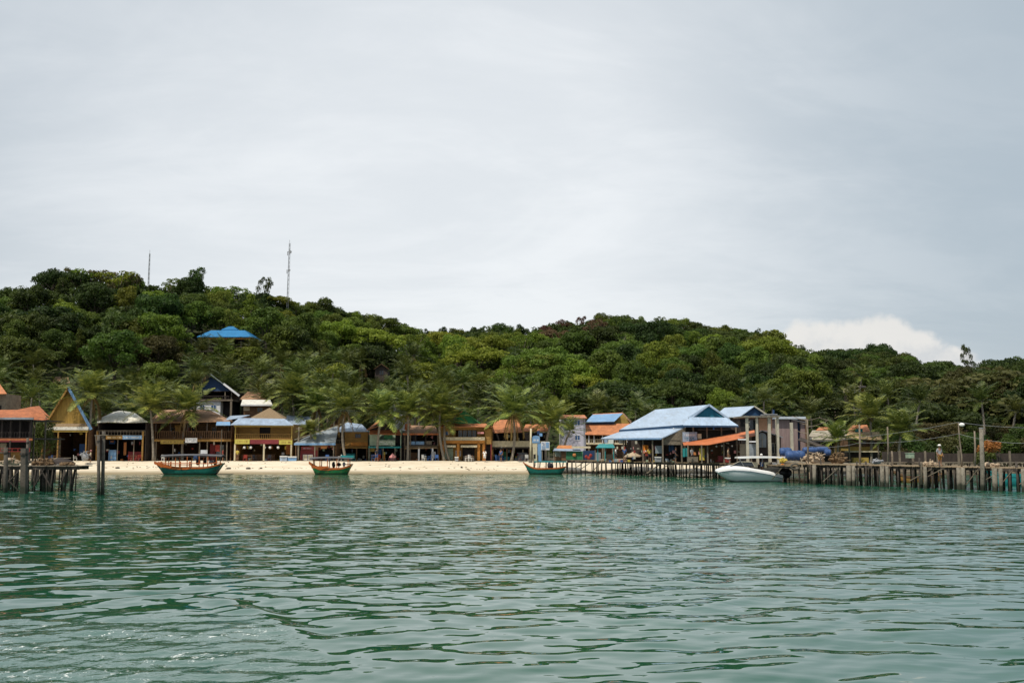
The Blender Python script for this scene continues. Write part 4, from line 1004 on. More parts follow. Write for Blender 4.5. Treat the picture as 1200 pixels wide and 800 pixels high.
posts(t, 'grey_wood', (433, 449, 463, 470), 524, G, Y - .3, .14); t.B('cabinet', M['yellow_paint'], (434, 439, 524, 529, Y + .2, .4)); t.B('cabinet', M['orange_paint'], (448, 451, 533, G, Y + .2, .5)); t.B('back_partition', M['dark_inside'], (433, 469, 524, G, Y + 3, .1)); t.B('goods_shelf', M['blue_cloth'], (441, 447, 526, 533, Y + 1, .3)); t.B('goods_shelf', M['pink_cloth'], (457, 464, 533.5, 539, Y + .3, .3), label='pink and white goods')
goods(t, 433, 469, 525, G, 136.2, 16, 7)
# --- dark open shop
Y = 136.5
t = T('open_shop', 'dark open-fronted shop with sagging brown roof, blue sheets and white posts', 'shop', org(493, Y))
t.roof(M['brown_tiles'], [(472, 508, Y - 1), (514, 508.5, Y - 1), (510, 499, Y + 3.5), (480, 498, Y + 3.5)], [(480, 498, Y + 3.5), (510, 499, Y + 3.5), (514, 505, Y + 7), (474, 505, Y + 7)]); t.roof(M['orange_awning'], [(474, 503, Y - .2), (480, 503, Y - .2), (481.5, 496, Y + 1), (474.5, 496.5, Y + 1)], name='dormer_roof', label='small bright orange roof flap')
t.B('fascia', M['red_rust_tin'], (472, 514, 507.5, 509.5, Y - 1.1, .08)); shell(t, 'dark_board', 472, 514, 508, G, Y, 7); floorslab(t, 472, 514, 521, Y - .2, 6.8, 'dark_board')
t.B('sheet', M['blue_tin'], (480, 497, 517, 520.8, Y - .3, .1), label='pale blue sheet over the rail'); t.B('sheet', M['grey_wood'], (498, 506, 516.5, 520.8, Y - .3, .1))
t.roof(M['thatch'], [(474, 525, Y - 1.4), (513, 524, Y - 1.4), (513, 521.5, Y - .2), (474, 521.5, Y - .2)], name='awning', th=.12); posts(t, 'white_paint', (491, 507), 524, G, Y - 1.1, .22); posts(t, 'grey_wood', (474.5, 481, 513), 509, G, Y - .3, .13)
posts(t, 'dark_board', (487, 499), 509, 521, Y - .2, .1); t.B('back_partition', M['dark_inside'], (473, 513, 522, G, Y + 3, .1)); t.B('cabinet', M['grey_tin'], (496, 499, 532, G, Y + .3, .4)); t.B('counter', M['brown_board'], (481, 489, 530, G, Y + .5, .5))
goods(t, 474, 513, 525, G, 136.3, 18, 8); goods(t, 474, 513, 510, 520.8, 136.8, 10, 38)
# --- green gabled yellow house
Y = 136.0
t = T('yellow_house', 'large yellow two-storey house with green gable and orange tiled eave', 'house', org(546, Y))
shell(t, 'ochre_board', 514, 577, 499, G, Y, 10); t.each('front_wall', M['ochre_board'], (514.5, 534, 500, 512, Y, .12), (559.5, 567, 500, 512, Y, .12), (534, 559.5, 500, 503.5, Y, .12)); 
t.B('side_wing', M['ochre_board'], (568, 575.8, 502, 520, Y - .4, 1.2)); t.B('balcony_wall', M['cream_paint'], (519, 568, 512, 515.8, Y - .7, .12), label='tan balcony wall'); t.B('balcony_edge', M['orange_paint'], (518.5, 568, 516, 519.6, Y - .8, .7))
t.window(520, 527.5, 505, 510, Y, M['ochre_board'], M['blue_glass'], 0); 
for a in (537, 542.5, 548, 553.5): t.window(a, a + 4.6, 504, 512, Y + .05, M['grey_wood'], M['dark_glass'], 1, .4)
t.roof(M['orange_tiles'], [(514, 499.5, Y - 1), (576, 500, Y - 1), (569, 496, Y + .8), (519, 496, Y + .8)], [(576, 500, Y - 1), (577, 500, Y + 11), (569, 496, Y + 9), (569, 496, Y + .8)], name='eave_roof')
t.part('gable_wall', MB().prism([(543, 482, Y + 1), (521, 497, Y + 1), (562, 496.5, Y + 1)], .2), M['green_paint'], label='bright green gable'); t.roof(M['orange_tiles'], [(543, 480.5, Y + .5), (517, 499, Y + .6), (517, 499, Y + 10), (543, 480.5, Y + 10)], label='orange left slope'); t.roof(M['green_paint'], [(543, 480.5, Y + .5), (564.5, 497, Y + .6), (564.5, 497, Y + 10), (543, 480.5, Y + 10)], label='green right slope')
t.B('awning', M['cream_paint'], (520, 534, 521.5, 524, Y - 1.2, 1.0), (540, 559, 521.5, 524, Y - 1.2, 1.0)); t.B('parasol_shade', M['pink_cloth'], (559.5, 567, 506, 508, Y - .9, .5), label='small pinkish shade on the balcony')
posts(t, 'orange_paint', (519.5, 537, 561, 567), 519.8, G, Y - .6, .34); t.B('shutter', M['pale_green'], (521, 531, 525, G - 1, Y - .1, .1)); t.B('doorway', M['dark_inside'], (542, 556, 525, G, Y + .1, .1)); t.each('front_wall', M['ochre_board'], (531, 541.8, 520, G, Y, .12), (556.2, 576, 520, G, Y + .3, .12)); t.window(534, 540, 528, 534, Y - .05, M['white_paint'], M['grey_cloth'], 1)
posts(t, 'maroon', (568.5, 575.5), 520, G, Y - .3, .14); t.B('counter', M['grey_wood'], (543, 556, 534, G, Y - .5, .3))
t.B('recess', M['dark_inside'], (569.5, 575, 521, G, Y + .25, .04))  # flat dark plate; the recess is only shade put into its colour
goods(t, 521, 560, 528, G, 135.1, 10, 9)
# --- cream parapet restaurant
Y = 137.0
t = T('parapet_restaurant', 'open restaurant with orange roof above and long cream parapet behind the lone bushy palm', 'restaurant', org(606, Y))
t.roof(M['orange_tiles'], [(575, 507, Y + .2), (612, 506, Y + .2), (607, 491, Y + 4.5), (580, 492, Y + 4.5)]); t.roof(M['orange_tiles'], [(612, 505, Y + 1), (644, 505, Y + 1), (640, 497, Y + 4), (616, 497, Y + 4)], label='second orange roof slope')
shell(t, 'dark_board', 577, 641, 506, G, Y, 8); t.B('parapet', M['cream_paint'], (577, 641, 516.5, 523.5, Y - .6, .2)); floorslab(t, 577, 641, 524.5, Y - .5, 8, 'dark_board', .12); posts(t, 'dark_board', (578, 592, 606, 620, 640), 506, 516, Y)
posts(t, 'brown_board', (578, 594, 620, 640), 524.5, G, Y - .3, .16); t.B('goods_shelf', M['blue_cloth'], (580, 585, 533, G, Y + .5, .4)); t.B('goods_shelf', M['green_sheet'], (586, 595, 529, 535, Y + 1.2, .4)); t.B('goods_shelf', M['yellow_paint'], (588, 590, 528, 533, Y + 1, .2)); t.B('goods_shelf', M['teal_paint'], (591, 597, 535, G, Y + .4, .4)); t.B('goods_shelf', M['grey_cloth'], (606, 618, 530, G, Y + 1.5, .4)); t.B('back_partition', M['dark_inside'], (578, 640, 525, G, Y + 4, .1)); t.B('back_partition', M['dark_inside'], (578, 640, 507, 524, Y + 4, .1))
goods(t, 578, 640, 526, G, 137.2, 24, 10); goods(t, 578, 640, 509, 516, 137.8, 8, 40)
# --- white block house with blue windows
Y = 148.0
t = T('block_house', 'white two-storey block house with blue windows and a thin orange roof', 'house', org(672, Y))
t.B('wall', M['lavender_paint'], (660, 686, 488.5, G - 1, Y, 8)); t.B('eave_wall', M['white_paint'], (658, 660, 489, G - 1, Y + .5, 7))
t.roof(M['orange_tiles'], [(655, 489, Y - .5), (688, 489.5, Y - .5), (685, 486, Y + 3), (659, 486, Y + 3)]); t.window(669.5, 680, 492, 498.8, Y, M['white_paint'], M['blue_glass'], 2); t.window(673.5, 680, 509.5, 515.8, Y, M['white_paint'], M['blue_glass'], 1)
t.B('vent_opening', M['dark_inside'], (671, 673.5, 505, 507.5, Y - .03, .03)); t.B('vent_opening', M['dark_inside'], (661, 663, 491, 494, Y - .03, .03)); t.B('downpipe', M['grey_tin'], (684, 684.8, 490, 538, Y - .1, .1))
# --- blue and orange roofed house
Y = 150.0
t = T('tiled_house', 'house with blue upper roof, yellow gable and wide orange lower roof', 'house', org(712, Y))
t.roof(M['blue_tin'], [(686, 494.5, Y), (720, 493.5, Y), (730, 484, Y + 4.5), (694.5, 485.5, Y + 4.5)]); t.part('gable_wall', MB().prism([(730, 485, Y + 3), (718, 495, Y + 3), (739, 495, Y + 3)], .15), M['yellow_paint'])
t.roof(M['brown_tiles'], [(730, 483.8, Y + 4.4), (740, 495.5, Y + 1.5), (740, 493, Y + 9), (731, 483.8, Y + 9)], label='brown right slope'); t.roof(M['orange_tiles'], [(694, 485.6, Y + 4.6), (730, 484, Y + 4.6), (730, 483.1, Y + 4.9), (695, 484.8, Y + 4.9)], name='ridge_cap', th=.1)
t.B('upper_wall', M['deep_blue'], (687, 720, 494.6, 497, Y + .6, .1)); t.roof(M['orange_tiles'], [(685.5, 509, Y - 2.5), (722, 509.5, Y - 2.5), (742, 496, Y + .8), (687, 496, Y + .8)], name='lower_roof')
t.B('wall', M['brown_board'], (688, 738, 497.2, G - 1, Y + 1, 6)); floorslab(t, 687, 735, 519, Y - 2, 3, 'cream_paint', .2); posts(t, 'white_paint', (690, 696, 706, 718, 730), 509, 519, Y - 2, .12); railing(t, 'cream_paint', 687, 734, 514.5, 519, Y - 2, 22); posts(t, 'grey_wood', (690, 706, 718, 732), 519.5, G - 1, Y - 1.8, .16)
t.window(697, 703, 510.5, 517, Y + 1, M['ochre_board'], M['dark_glass']); t.window(710, 716, 510.5, 517, Y + 1, M['ochre_board'], M['dark_glass']); t.B('upper_gable_base', M['yellow_paint'], (720.5, 738, 495, 497, Y + 3, .1))

goods(t, 690, 733, 521, 537, 149, 8, 11)
# --- pavilion and huts on the hill
Y = 214.0
t = T('pavilion', 'open hilltop pavilion with wide bright blue hip roof and small cupola', 'pavilion', (XX(271, Y), Y, ZZ(412, Y)))
e = 5.5
def hip(t, name, m, cx, Yc, hx, hy, pyb, pyt, tx, ty, th=.15):
    zb, zt = ZZ(pyb, Yc - hy), ZZ(pyt, Yc); x = XX(cx, Yc, pyb)
    b = [(x - hx, Yc - hy, zb), (x + hx, Yc - hy, zb), (x + hx, Yc + hy, zb), (x - hx, Yc + hy, zb)]; q = [(x - tx, Yc - ty, zt), (x + tx, Yc - ty, zt), (x + tx, Yc + ty, zt), (x - tx, Yc + ty, zt)]
    mb = MB(); lo = [(a, b_, c - th) for a, b_, c in b]
    mb.add(lo + b + q, [(3, 2, 1, 0)] + [(i, (i + 1) % 4, (i + 1) % 4 + 4, i + 4) for i in range(4)] + [(i + 4, (i + 1) % 4 + 4, (i + 1) % 4 + 8, i + 8) for i in range(4)] + [(8, 9, 10, 11)])
    return t.part(name, mb, m), x, zb
r, x, zb = hip(t, 'roof', M['bright_blue'], 271, Y, 5.75, 5.2, 394.3, 388.6, 3.6, 2.6)
t.part('cupola_wall', MB().box(x - 1.3, x + 1.3, Y - 1.2, Y + 1.2, ZZ(388.6, Y) - .1, ZZ(385.8, Y)), M['deep_blue']); hip(t, 'cupola_roof', M['bright_blue'], 271, Y, 1.7, 1.5, 386, 382.6, .5, .3)
t.part('fascia', MB().box(x - 5.4, x + 5.4, Y - 4.9, Y - 4.75, zb - .55, zb - .2), M['orange_paint'])
for k in range(7):
    for yy in (-4.5, 4.5): X0 = x - 5.1 + k * 1.7; t.part('post', MB().box(X0 - .1, X0 + .1, Y + yy - .1, Y + yy + .1, zb - 5, zb - .2), M['dark_board'])
t.part('back_wall', MB().box(x - 5.1, x + 5.1, Y + 2, Y + 2.2, zb - 5, zb - .2), M['dark_board']); t.part('floor_deck', MB().box(x - 5.5, x + 5.5, Y - 4.8, Y + 4.8, zb - 3.2, zb - 3.0), M['dark_board'])
mb = MB().box(x - 5.2, x + 5.2, Y - 4.75, Y - 4.7, zb - 3, zb - 2.85).box(x - 5.2, x + 5.2, Y - 4.75, Y - 4.7, zb - 2.2, zb - 2.1)
for k in range(22): mb.box(x - 5.2 + k * .49, x - 5.12 + k * .49, Y - 4.74, Y - 4.71, zb - 2.85, zb - 2.2)
t.part('railing', mb, M['dark_board'])
def hut(px0, px1, py0, py1, Y, wm, rm, label, name='hut', pyw=None, rz=3, cat='hut'):
    t = T(name, label, cat, org((px0 + px1) / 2, Y)); c = (px0 + px1) / 2; w_ = px1 - px0; pe = lerp(py0, py1, .45)
    t.roof(M[rm], [(px0, pe, Y - .6), (c, py0, Y - .6), (c, py0, Y + rz * 1.5), (px0, pe, Y + rz * 1.5)], [(c, py0, Y - .6), (px1, pe, Y - .6), (px1, pe, Y + rz * 1.5), (c, py0, Y + rz * 1.5)])
    t.part('wall', MB().prism([(px0 + w_ * .08, pyw or py1 + 8, Y), (px0 + w_ * .08, pe + .2, Y), (c, py0 + .8, Y), (px1 - w_ * .08, pe + .2, Y), (px1 - w_ * .08, pyw or py1 + 8, Y)], rz), M[wm])
    t.window(c - w_ * .15, c + w_ * .15, lerp(py0, py1, .55), lerp(py0, py1, .95), Y, M['dark_board'], M['dark_glass'], 1, .35); return t
hut(438, 456, 426, 440, 198, 'dark_board', 'brown_board', 'tiny dark gabled hut half hidden in trees above the green-walled shop')
t = T('hut', 'tan flat-roofed hut in trees above the yellow A-frame house', 'hut', org(71, 182)); t.roof(M['brown_tiles'], [(61, 448, 181), (82, 448.5, 181), (80, 441.5, 184.5), (65, 441, 184.5)]); t.B('wall', M['brown_board'], (63, 80, 448.3, 470, 182, 3)); t.window(68, 73, 449.5, 454, 182, M['grey_wood'], M['dark_glass'])
t = T('hut', 'pale tin-roofed hut left of the blue hilltop pavilion', 'hut', org(171, 212)); t.roof(M['white_sheet'], [(160, 397, 211), (180, 396, 211), (183, 393.5, 215), (167, 394.5, 215)]); t.B('wall', M['dark_board'], (163, 179, 397, 404, 212, 3)); t.window(168, 172, 398, 402, 212, M['grey_wood'], M['dark_glass'])
t = T('hut', 'hillside hut with pale yellow and bright orange walls above the grey-beige roofed hut', 'hut', org(1005, 198)); t.roof(M['dark_board'], [(992, 454, 197), (1018, 454, 197), (1014, 452, 201), (996, 452, 201)]); t.B('wall', M['cream_paint'], (994, 1000, 454, 459, 198, 3)); t.B('wall', M['white_paint'], (1001, 1007, 457, 462, 198, 3), label='white lower wall'); t.B('wall', M['orange_paint'], (1010, 1017, 453.5, 459, 198, 3), label='bright orange wall'); t.B('stilt_wall', M['dark_board'], (994, 1017, 462, 480, 198.6, 2.4))
hut(386, 396, 484, 492, 156, 'brown_board', 'faded_blue_tin', 'little blue-roofed hut glimpsed through palms above the grey awning', pyw=520)
hut(460, 476, 463, 473, 165, 'white_paint', 'faded_blue_tin', 'small pale blue-roofed hut glimpsed among palms above the dark open-fronted shop', pyw=520)
# ------------------------------------------------------------------ the pier hall and the jetties
# deck line of the middle and right jetty (world x, y) and left platform
def wl(px, Y): return XX(px, Y, 545)
A_ = Vector((wl(664, 122.0), 122.0, 0)); B_ = Vector((wl(835, 105.0), 105.0, 0)); C_ = Vector((wl(930, 92.0), 92.0, 0)); D_ = Vector((wl(1230, 74.4), 74.4, 0))
DZ1, DZ2 = 1.62, 1.80
def jetty(label, segs, width, z, pile_gap, seed, rows=3, deckm='deck_plank', pilem='wet_pile', thick=None, lab2=None):
    """segs: list of points of the front edge; width to the back"""
    R = random.Random(seed); t = T('jetty', label, 'jetty', (segs[0].x, segs[0].y, 0))
    deck = MB(); trim = MB()
    for a, b in zip(segs, segs[1:]):
        d = (b - a); L = d.length; d.normalize(); n = Vector((-d.y, d.x, 0)); n = n if n.y > 0 else -n
        k = int(L / .34)
        for i in range(k):
            c0 = a + d * (L * (i + .5) / k); w0 = R.uniform(-.25, .18); dz = R.uniform(-.012, .012)
            c = c0 + n * (width / 2 + w0 / 2); c = Vector((c.x, c.y, z - .03 + dz)); deck.obox(c, d * .158, n * (width / 2 - w0 / 2), Vector((0, 0, .03)))
        for off in (.15, width * .5, width - .2):
            p, q = a + n * off, b + n * off; trim.beam(Vector((p.x, p.y, z - .17)), Vector((q.x, q.y, z - .17)), .12, .2)
    t.part('deck', deck, M[deckm]); t.part('joists', trim, M['dark_pile'])
    cnt = 0
    for a, b in zip(segs, segs[1:]):
        d = (b - a); L = d.length; d.normalize(); n = Vector((-d.y, d.x, 0)); n = n if n.y > 0 else -n
        k = int(L / pile_gap)
        for i in range(k + 1):
            for rw in range(rows):
                if cnt >= 97: break
                off = .1 + (width - .3) * rw / max(1, rows - 1); s = L * (i + R.uniform(-.25, .25)) / max(k, 1); s = min(max(s, .1), L - .1)
                p = a + d * s + n * off; tx, ty = R.uniform(-.14, .14), R.uniform(-.1, .1); r = R.uniform(.055, .105)
                top = z - .06 if R.random() < .82 or rw else z + R.uniform(.1, .7)
                t.part('pile', MB().tube([(p.x + tx, p.y + ty, -1.2), (p.x + tx * .4 + R.uniform(-.03, .03), p.y, .6), (p.x, p.y, top)], [r * 1.15, r, r * .9], 7), M[pilem], smooth=True); cnt += 1
        for i in range(int(L / 3)):
            s0 = R.uniform(0, L - 1.5); p = a + d * s0; q = a + d * (s0 + R.uniform(1, 2.2)); t.part('brace', MB().tube([(p.x, p.y, R.uniform(.25, .7)), (q.x, q.y, z - .2)], .045, 5), M['grey_wood'])
    return t
tm_ = jetty('long plank jetty on thin crooked piles that carries the pale blue-roofed hall', [A_, B_, C_], 9.0, DZ1, .80, 5, 3)
for a, b in ((A_, B_), (B_, C_)):
    pass
# thick right jetty
tr_ = jetty('sunlit plank jetty on mixed thin and thick piles at the right', [C_ + Vector((.3, -.2, 0)), D_], 3.2, DZ2, .60, 8, 3, thick=True, pilem='dark_pile')
for px, w, k in ((955, .17, 0), (995, .22, 0), (1000, .15, 0), (1034, .18, 0), (1039, .13, 0), (1084, .14, 0), (1123, .20, 0), (1129, .16, 0), (1166, .20, 0), (1172, .15, 0), (1198, .15, 0)):
    s = (px - 930) / 300.0; p = None
    for i in range(200):
        q = C_.lerp(D_, i / 199); 
        if proj((q.x, q.y, 1))[0] >= px: p = q; break
    p = p + Vector((-.12, -.16, 0)); tr_.part('thick_pile', MB().tube([(p.x - .04, p.y, -1.2), (p.x, p.y, .5), (p.x + .01, p.y, DZ2 - .05)], [w * 1.1, w, w * .96], 12), M['concrete'], smooth=True, label='thick weathered concrete pile')
def front(px, off=0.0):
    """point of the jetty front edge under photo column px"""
    pts = [A_, B_, C_, D_]; best = None
    for a, b in zip(pts, pts[1:]):
        for i in range(121):
            q = a.lerp(b, i / 120); e = abs(proj((q.x, q.y, 1.2))[0] - px)
            if best is None or e < best[0]: best = (e, q.copy())
    return best[1] + Vector((0, off, 0))
# tall post, lamp post, thin poles, person etc.
p = front(1149, -.45); zt = ZZ(502, p.y)
t = T('mooring_post', 'tall weathered square-topped post rising from the water in front of the right jetty', 'post', (p.x, p.y, -1)); t.part('post', MB().tube([(p.x - .12, p.y, -1.4), (p.x, p.y, 1.5), (p.x + .05, p.y, zt)], [.19, .17, .15], 10), M['concrete'], smooth=True); t.part('cap', MB().tube([(p.x + .05, p.y, zt), (p.x + .05, p.y, zt + .08)], [.165, .16], 10), M['metal_grey'])
p = front(1126, .7); t = T('lamp_post', 'thin bent wooden lamp post with white lamp head on the right jetty', 'lamp post', (p.x, p.y, DZ2)); Yp = p.y
t.part('pole', MB().tube([P(1127, 547, Yp), P(1127, 535, Yp), P(1124.5, 515, Yp), P(1123, 495, Yp)], [.08, .07, .055, .04], 7), M['grey_wood'], smooth=True); t.part('stay', MB().tube([P(1127, 533, Yp), P(1121, 522, Yp)], .04, 5), M['grey_wood'])
l = t.part('lamp_head', MB().blob(P(1127, 497.5, Yp), (.24, .2, .15), 2, .05, 10, 8), M['lamp_white'], smooth=True); t.part('bracket', MB().tube([P(1123, 495.5, Yp), P(1126, 496.5, Yp)], .03, 5), M['metal_grey'], sub=l)
items = []
for px, py, off, lab in ((1007, 497, 2.6, 'thin dark utility pole behind the orange-roofed cottage boards'), (1045, 528, 2.8, 'short stub pole on the jetty near the cottage'), (1079, 541, -.3, 'short mooring stub just left of the standing man'), (946, 491, 2.5, 'thin forked pole behind the blue barrels'), (1142, 505, 14, 'slender far utility pole left of the tall post'), (1040, 500, 16, 'slender far utility pole between two palms')):
    p = front(px, off); Yp = p.y; t = T('pole', lab, 'pole', (p.x, p.y, 0)); t.part('shaft', MB().tube([(P(px, 545, Yp).x, Yp, .3 if off < 5 else .9), P(px + .8, (py + 545) / 2, Yp), P(px, py, Yp)], [.1, .09, .07], 7), M['grey_wood'], smooth=True); t.part('tie', MB().tube([P(px - 1.5, py + 4, Yp), P(px + 1.5, py + 3.5, Yp)], .04, 5), M['dark_pile'])
def cable(pts, sag, label, r=.013, name='cable'):
    mb = MB(); path = []
    for a, b in zip(pts, pts[1:]):
        for i in range(12): q = a.lerp(b, i / 12); q.z -= sag * 4 * (i / 12) * (1 - i / 12); path.append(q)
    path.append(pts[-1]); mb.tube(path, r, 5); single(name, mb, M['metal_grey'], label, 'cable')
a = front(946, 2.5).y; b = front(1126, .7).y
cable([P(946, 517, a), P(1007, 512, front(1007, 2.6).y), P(1123, 494.5, b), P(1215, 501, 74.5)], .12, 'upper power cable slung over the top of the bent lamp post')
cable([P(946, 522, a), P(1007, 518.5, front(1007, 2.6).y), P(1123, 508, b), P(1215, 519, 74.5)], .25, 'lower power cable slung below the lamp head of the bent post')
cable([P(905, 484, 104), P(946, 495, a)], .1, 'short cable from the rooftop slab to the forked pole')

# the hall with pale blue roofs
Y1 = 108.0
t = T('pier_hall', 'large market hall with pale blue tin roofs and teal gable standing over the water', 'hall', (XX(800, 112), 112, DZ1))
t.part('ceiling', MB().pslab([(803, 503, Y1 + .6), (864, 503, Y1 + .6), (850, 506, 122), (742, 509, 124)], .05), M['dark_board'])
rf = [(831, 474, Y1), (801, 497.5, Y1), (726, 503.3, 127), (768, 479.8, 123)]
t.roof(M['silver_blue_tin'], rf, th=.1, label='broad pale blue left slope'); t.roof(M['silver_blue_tin'], [(831, 474, Y1), (768, 479.8, 123), (798, 486, 125), (856, 492, Y1 + .5)], th=.1, label='right slope')
t.roof(M['silver_blue_tin'], [(808, 488.5, Y1 - .1), (851, 489, Y1 - .1), (865.5, 498.5, Y1 - 1.6), (800.5, 498, Y1 - 1.6)], name='skirt_roof', th=.1)
t.part('gable_wall', MB().prism([(831, 476, Y1 + .35), (809, 490, Y1 + .35), (850, 490.5, Y1 + .35)], .12), M['teal_board'])
t.part('bargeboard', MB().beam(P(831, 474.2, Y1 - .05), P(806.5, 490, Y1 - .05), .1, .2).beam(P(831, 474.2, Y1 - .05), P(855, 491.5, Y1 - .05), .1, .2), M['silver_blue_tin'])
t.roof(M['silver_blue_tin'], [(804, 499.5, Y1 + .3), (775.5, 512.8, Y1 - .3), (704, 513.4, 124.5), (728, 505, 126.5)], name='lower_roof', th=.1, label='lower pale blue roof along the left side')
t.part('eave_beam', MB().beam(P(801, 499.2, Y1 - .05), P(726, 505, 126.8), .15, .3), M['navy_board']); t.part('eave_beam', MB().beam(P(775, 514, Y1 - .3), P(706, 514.4, 124.3), .12, .14), M['blue_tin'])
t.part('gable_end', MB().prism([(775, 514.5, Y1 + .1), (803, 500.8, Y1 + .1), (803, 526, Y1 + .1), (798, 526, Y1 + .1), (798, 516, Y1 + .1)], .1), M['grey_wood'])
t.B('front_wall', M['grey_wood'], (777, 797.5, 512, 521, Y1 + .15, .1)); t.B('front_wall', M['dark_board'], (803.2, 864, 499, 521, Y1 + 1.5, .1), label='dark upper front wall'); t.B('fascia', M['navy_board'], (800.5, 865.5, 498.8, 500.3, Y1 - 1.65, .1))
s = t.B('signboard', M['faded_blue_tin'], (800, 817, 506, 517.5, Y1 - .5, .08)); boardmarks(t, s, 801, 816, 507.5, 511.5, Y1 - .5, 'white_paint', 1, 51, .9); boardmarks(t, s, 801, 816, 512, 516.5, Y1 - .5, 'teal_board', 2, 52, .7)
t.B('signboard', M['cream_paint'], (817.5, 822, 508, 514, Y1 - .4, .06), label='small faded board')
# posts under the roofs
for px in (776, 798, 812, 828, 845, 862): x0 = XX(px, Y1); t.part('post', MB().box(x0 - .07, x0 + .07, Y1 - .3, Y1 - .16, DZ1, ZZ(500 if px > 800 else 513.5, Y1)), M['grey_wood'])
for i in range(1, 7):
    px = lerp(776, 708, i / 6); yy = lerp(Y1 - .2, 124, i / 6); x0 = XX(px, yy); t.part('post', MB().box(x0 - .07, x0 + .07, yy, yy + .14, DZ1, ZZ(514.5, yy)), M['grey_wood'])
for i in range(5):
    px = lerp(800, 733, i / 4); yy = lerp(Y1 + 1.5, 125.5, i / 4); x0 = XX(px, yy); t.part('post', MB().box(x0 - .09, x0 + .09, yy, yy + .18, DZ1, ZZ(502, yy)), M['dark_board'])
mb = MB(); xa, xb = XX(735, 127), XX(866, 118); mb.beam(Vector((xa, 127.5, 3.2)), Vector((xb, 116.5, 3.2)), .1, 3.4); t.part('back_wall', mb, M['dark_board']); 
x0 = XX(866, Y1 + 1); t.part('side_wall', MB().box(x0, x0 + .12, Y1 + .5, 117, DZ1, 5.3), M['dark_board'])
t.B('partition', M['grey_tin'], (768, 776, 522, 531, Y1 + 2, .1)); t.B('partition', M['dark_board'], (740, 776, 516, 541, Y1 + 6, .1))
goods(t, 712, 774, 527, 541, 111, 26, 21); goods(t, 712, 774, 516, 526, 112.5, 10, 23); goods(t, 778, 862, 500, 520, Y1 + .4, 10, 24); goods(t, 778, 800, 527, 541, Y1 + .2, 10, 25)
# orange lean-to
Y2 = 103.5
t = T('lean_to', 'open stall under a bright orange slanting awning roof beside the hall sign', 'stall', (XX(842, Y2), Y2, DZ1))
t.roof(M['orange_awning'], [(800, 518.3, 107.6), (884, 503.8, 107), (885, 510, Y2 - .8), (830, 520.8, Y2 - .8), (801, 521.2, 106)], th=.06); 
for px, top in ((806, 521), (822, 521), (829, 521), (848, 517), (863.5, 514), (880, 511)): x0 = XX(px, Y2); t.part('post', MB().box(x0 - .06, x0 + .06, Y2, Y2 + .12, DZ1, ZZ(top, Y2)), M['grey_wood'])
t.B('back_wall', M['brown_board'], (806, 870, 521, 541, Y2 + 4.5, .1)); t.B('goods_rack', M['yellow_cloth'], (820, 825.5, 525, 539, Y2 + 1, .3), label='yellowish goods rack'); t.B('goods_rack', M['maroon'], (842, 850, 534, 541, Y2 + 1, .5), label='red crates'); t.B('notice_board', M['pale_column'], (867, 874, 520, 535, Y2 + .8, .06)); t.B('counter', M['grey_wood'], (806, 818, 535, 541, Y2 + .8, .5)); t.B('hanging_board', M['dark_board'], (849, 863, 522, 540, Y2 + 2.2, .08))
for q in (839.5, 846, 858): t.part('bulb', MB().blob(P(q, 522.3 + .2 * (q % 3), Y2 + .5), .09, 1, 0, 6, 5), M['lamp_white'])
goods(t, 806, 872, 528, 541, Y2 + .8, 24, 22)
# smaller blue gable building
Y3 = 122.0
t = T('blue_gabled_hall', 'smaller hall with pale blue tin roof and dark navy gable behind the market hall', 'hall', org(880, Y3))
t.roof(M['silver_blue_tin'], [(884, 475.5, Y3), (866, 488.5, Y3), (835, 489, 134), (849, 477.5, 134)], label='pale blue left slope'); t.roof(M['silver_blue_tin'], [(884, 475.5, Y3), (849, 477.5, 134), (880, 484, 135), (903, 488.5, Y3)], label='right slope')
t.part('gable_wall', MB().prism([(884, 477.5, Y3 + .3), (868, 488.8, Y3 + .3), (900, 488.8, Y3 + .3)], .12), M['navy_board']); t.part('bargeboard', MB().beam(P(884, 475.7, Y3 - .05), P(903.5, 488.8, Y3 - .05), .1, .18), M['pale_column']); t.B('fascia', M['faded_blue_tin'], (865, 902, 488.3, 489.5, Y3 - .1, .1))
t.B('wall', M['dark_inside'], (867, 902, 489.6, 540, Y3 + .4, 9)); t.window(874, 882, 494, 501, Y3 + .4, M['pale_column'], M['dark_glass'], 1)
# column structure
Y4 = 99.5
t = T('concrete_frame', 'unfinished concrete frame of tall pale columns under a thin roof slab', 'building', (XX(895, Y4), Y4, DZ1))
for px, w in ((876, .25), (887.5, .22), (902, .27), (912, .20)): x0 = XX(px, Y4); t.part('column', MB().box(x0 - w / 2, x0 + w / 2, Y4, Y4 + w, DZ1, ZZ(489, Y4)), M['pale_column'])
for px, w in ((887.5, .26), (911, .26)): x0 = XX(px, Y4 + 4); t.part('column', MB().box(x0 - w / 2, x0 + w / 2, Y4 + 4, Y4 + 4 + w, DZ1, ZZ(490, Y4 + 4)), M['pale_column'])
t.B('roof_slab', M['concrete'], (872, 914, 487, 488.8, Y4 - .3, 5)); t.B('lintel', M['white_paint'], (877.6, 886, 516.5, 518, Y4 + .05, .14)); t.B('lintel', M['white_paint'], (865, 875, 514, 515.4, Y4 + .05, .14)); t.B('peach_wall', M['peach_wall'], (889.5, 905, 489.5, 504, Y4 + 1.2, .12)); t.B('partition', M['grey_tin'], (878, 886, 520, 535, Y4 + 1.5, .1))
t.part('vent_pipe', MB().tube([P(906.5, 487, Y4 + 1), P(906.5, 480, Y4 + 1)], .1, 8), M['deep_blue']); t.B('slab_sheet', M['metal_grey'], (897, 911, 484.8, 486, Y4 + .3, 2)); t.B('window_block', M['dark_glass'], (879, 885.5, 492, 503, Y4 + .6, .05))
Y5 = 104.0
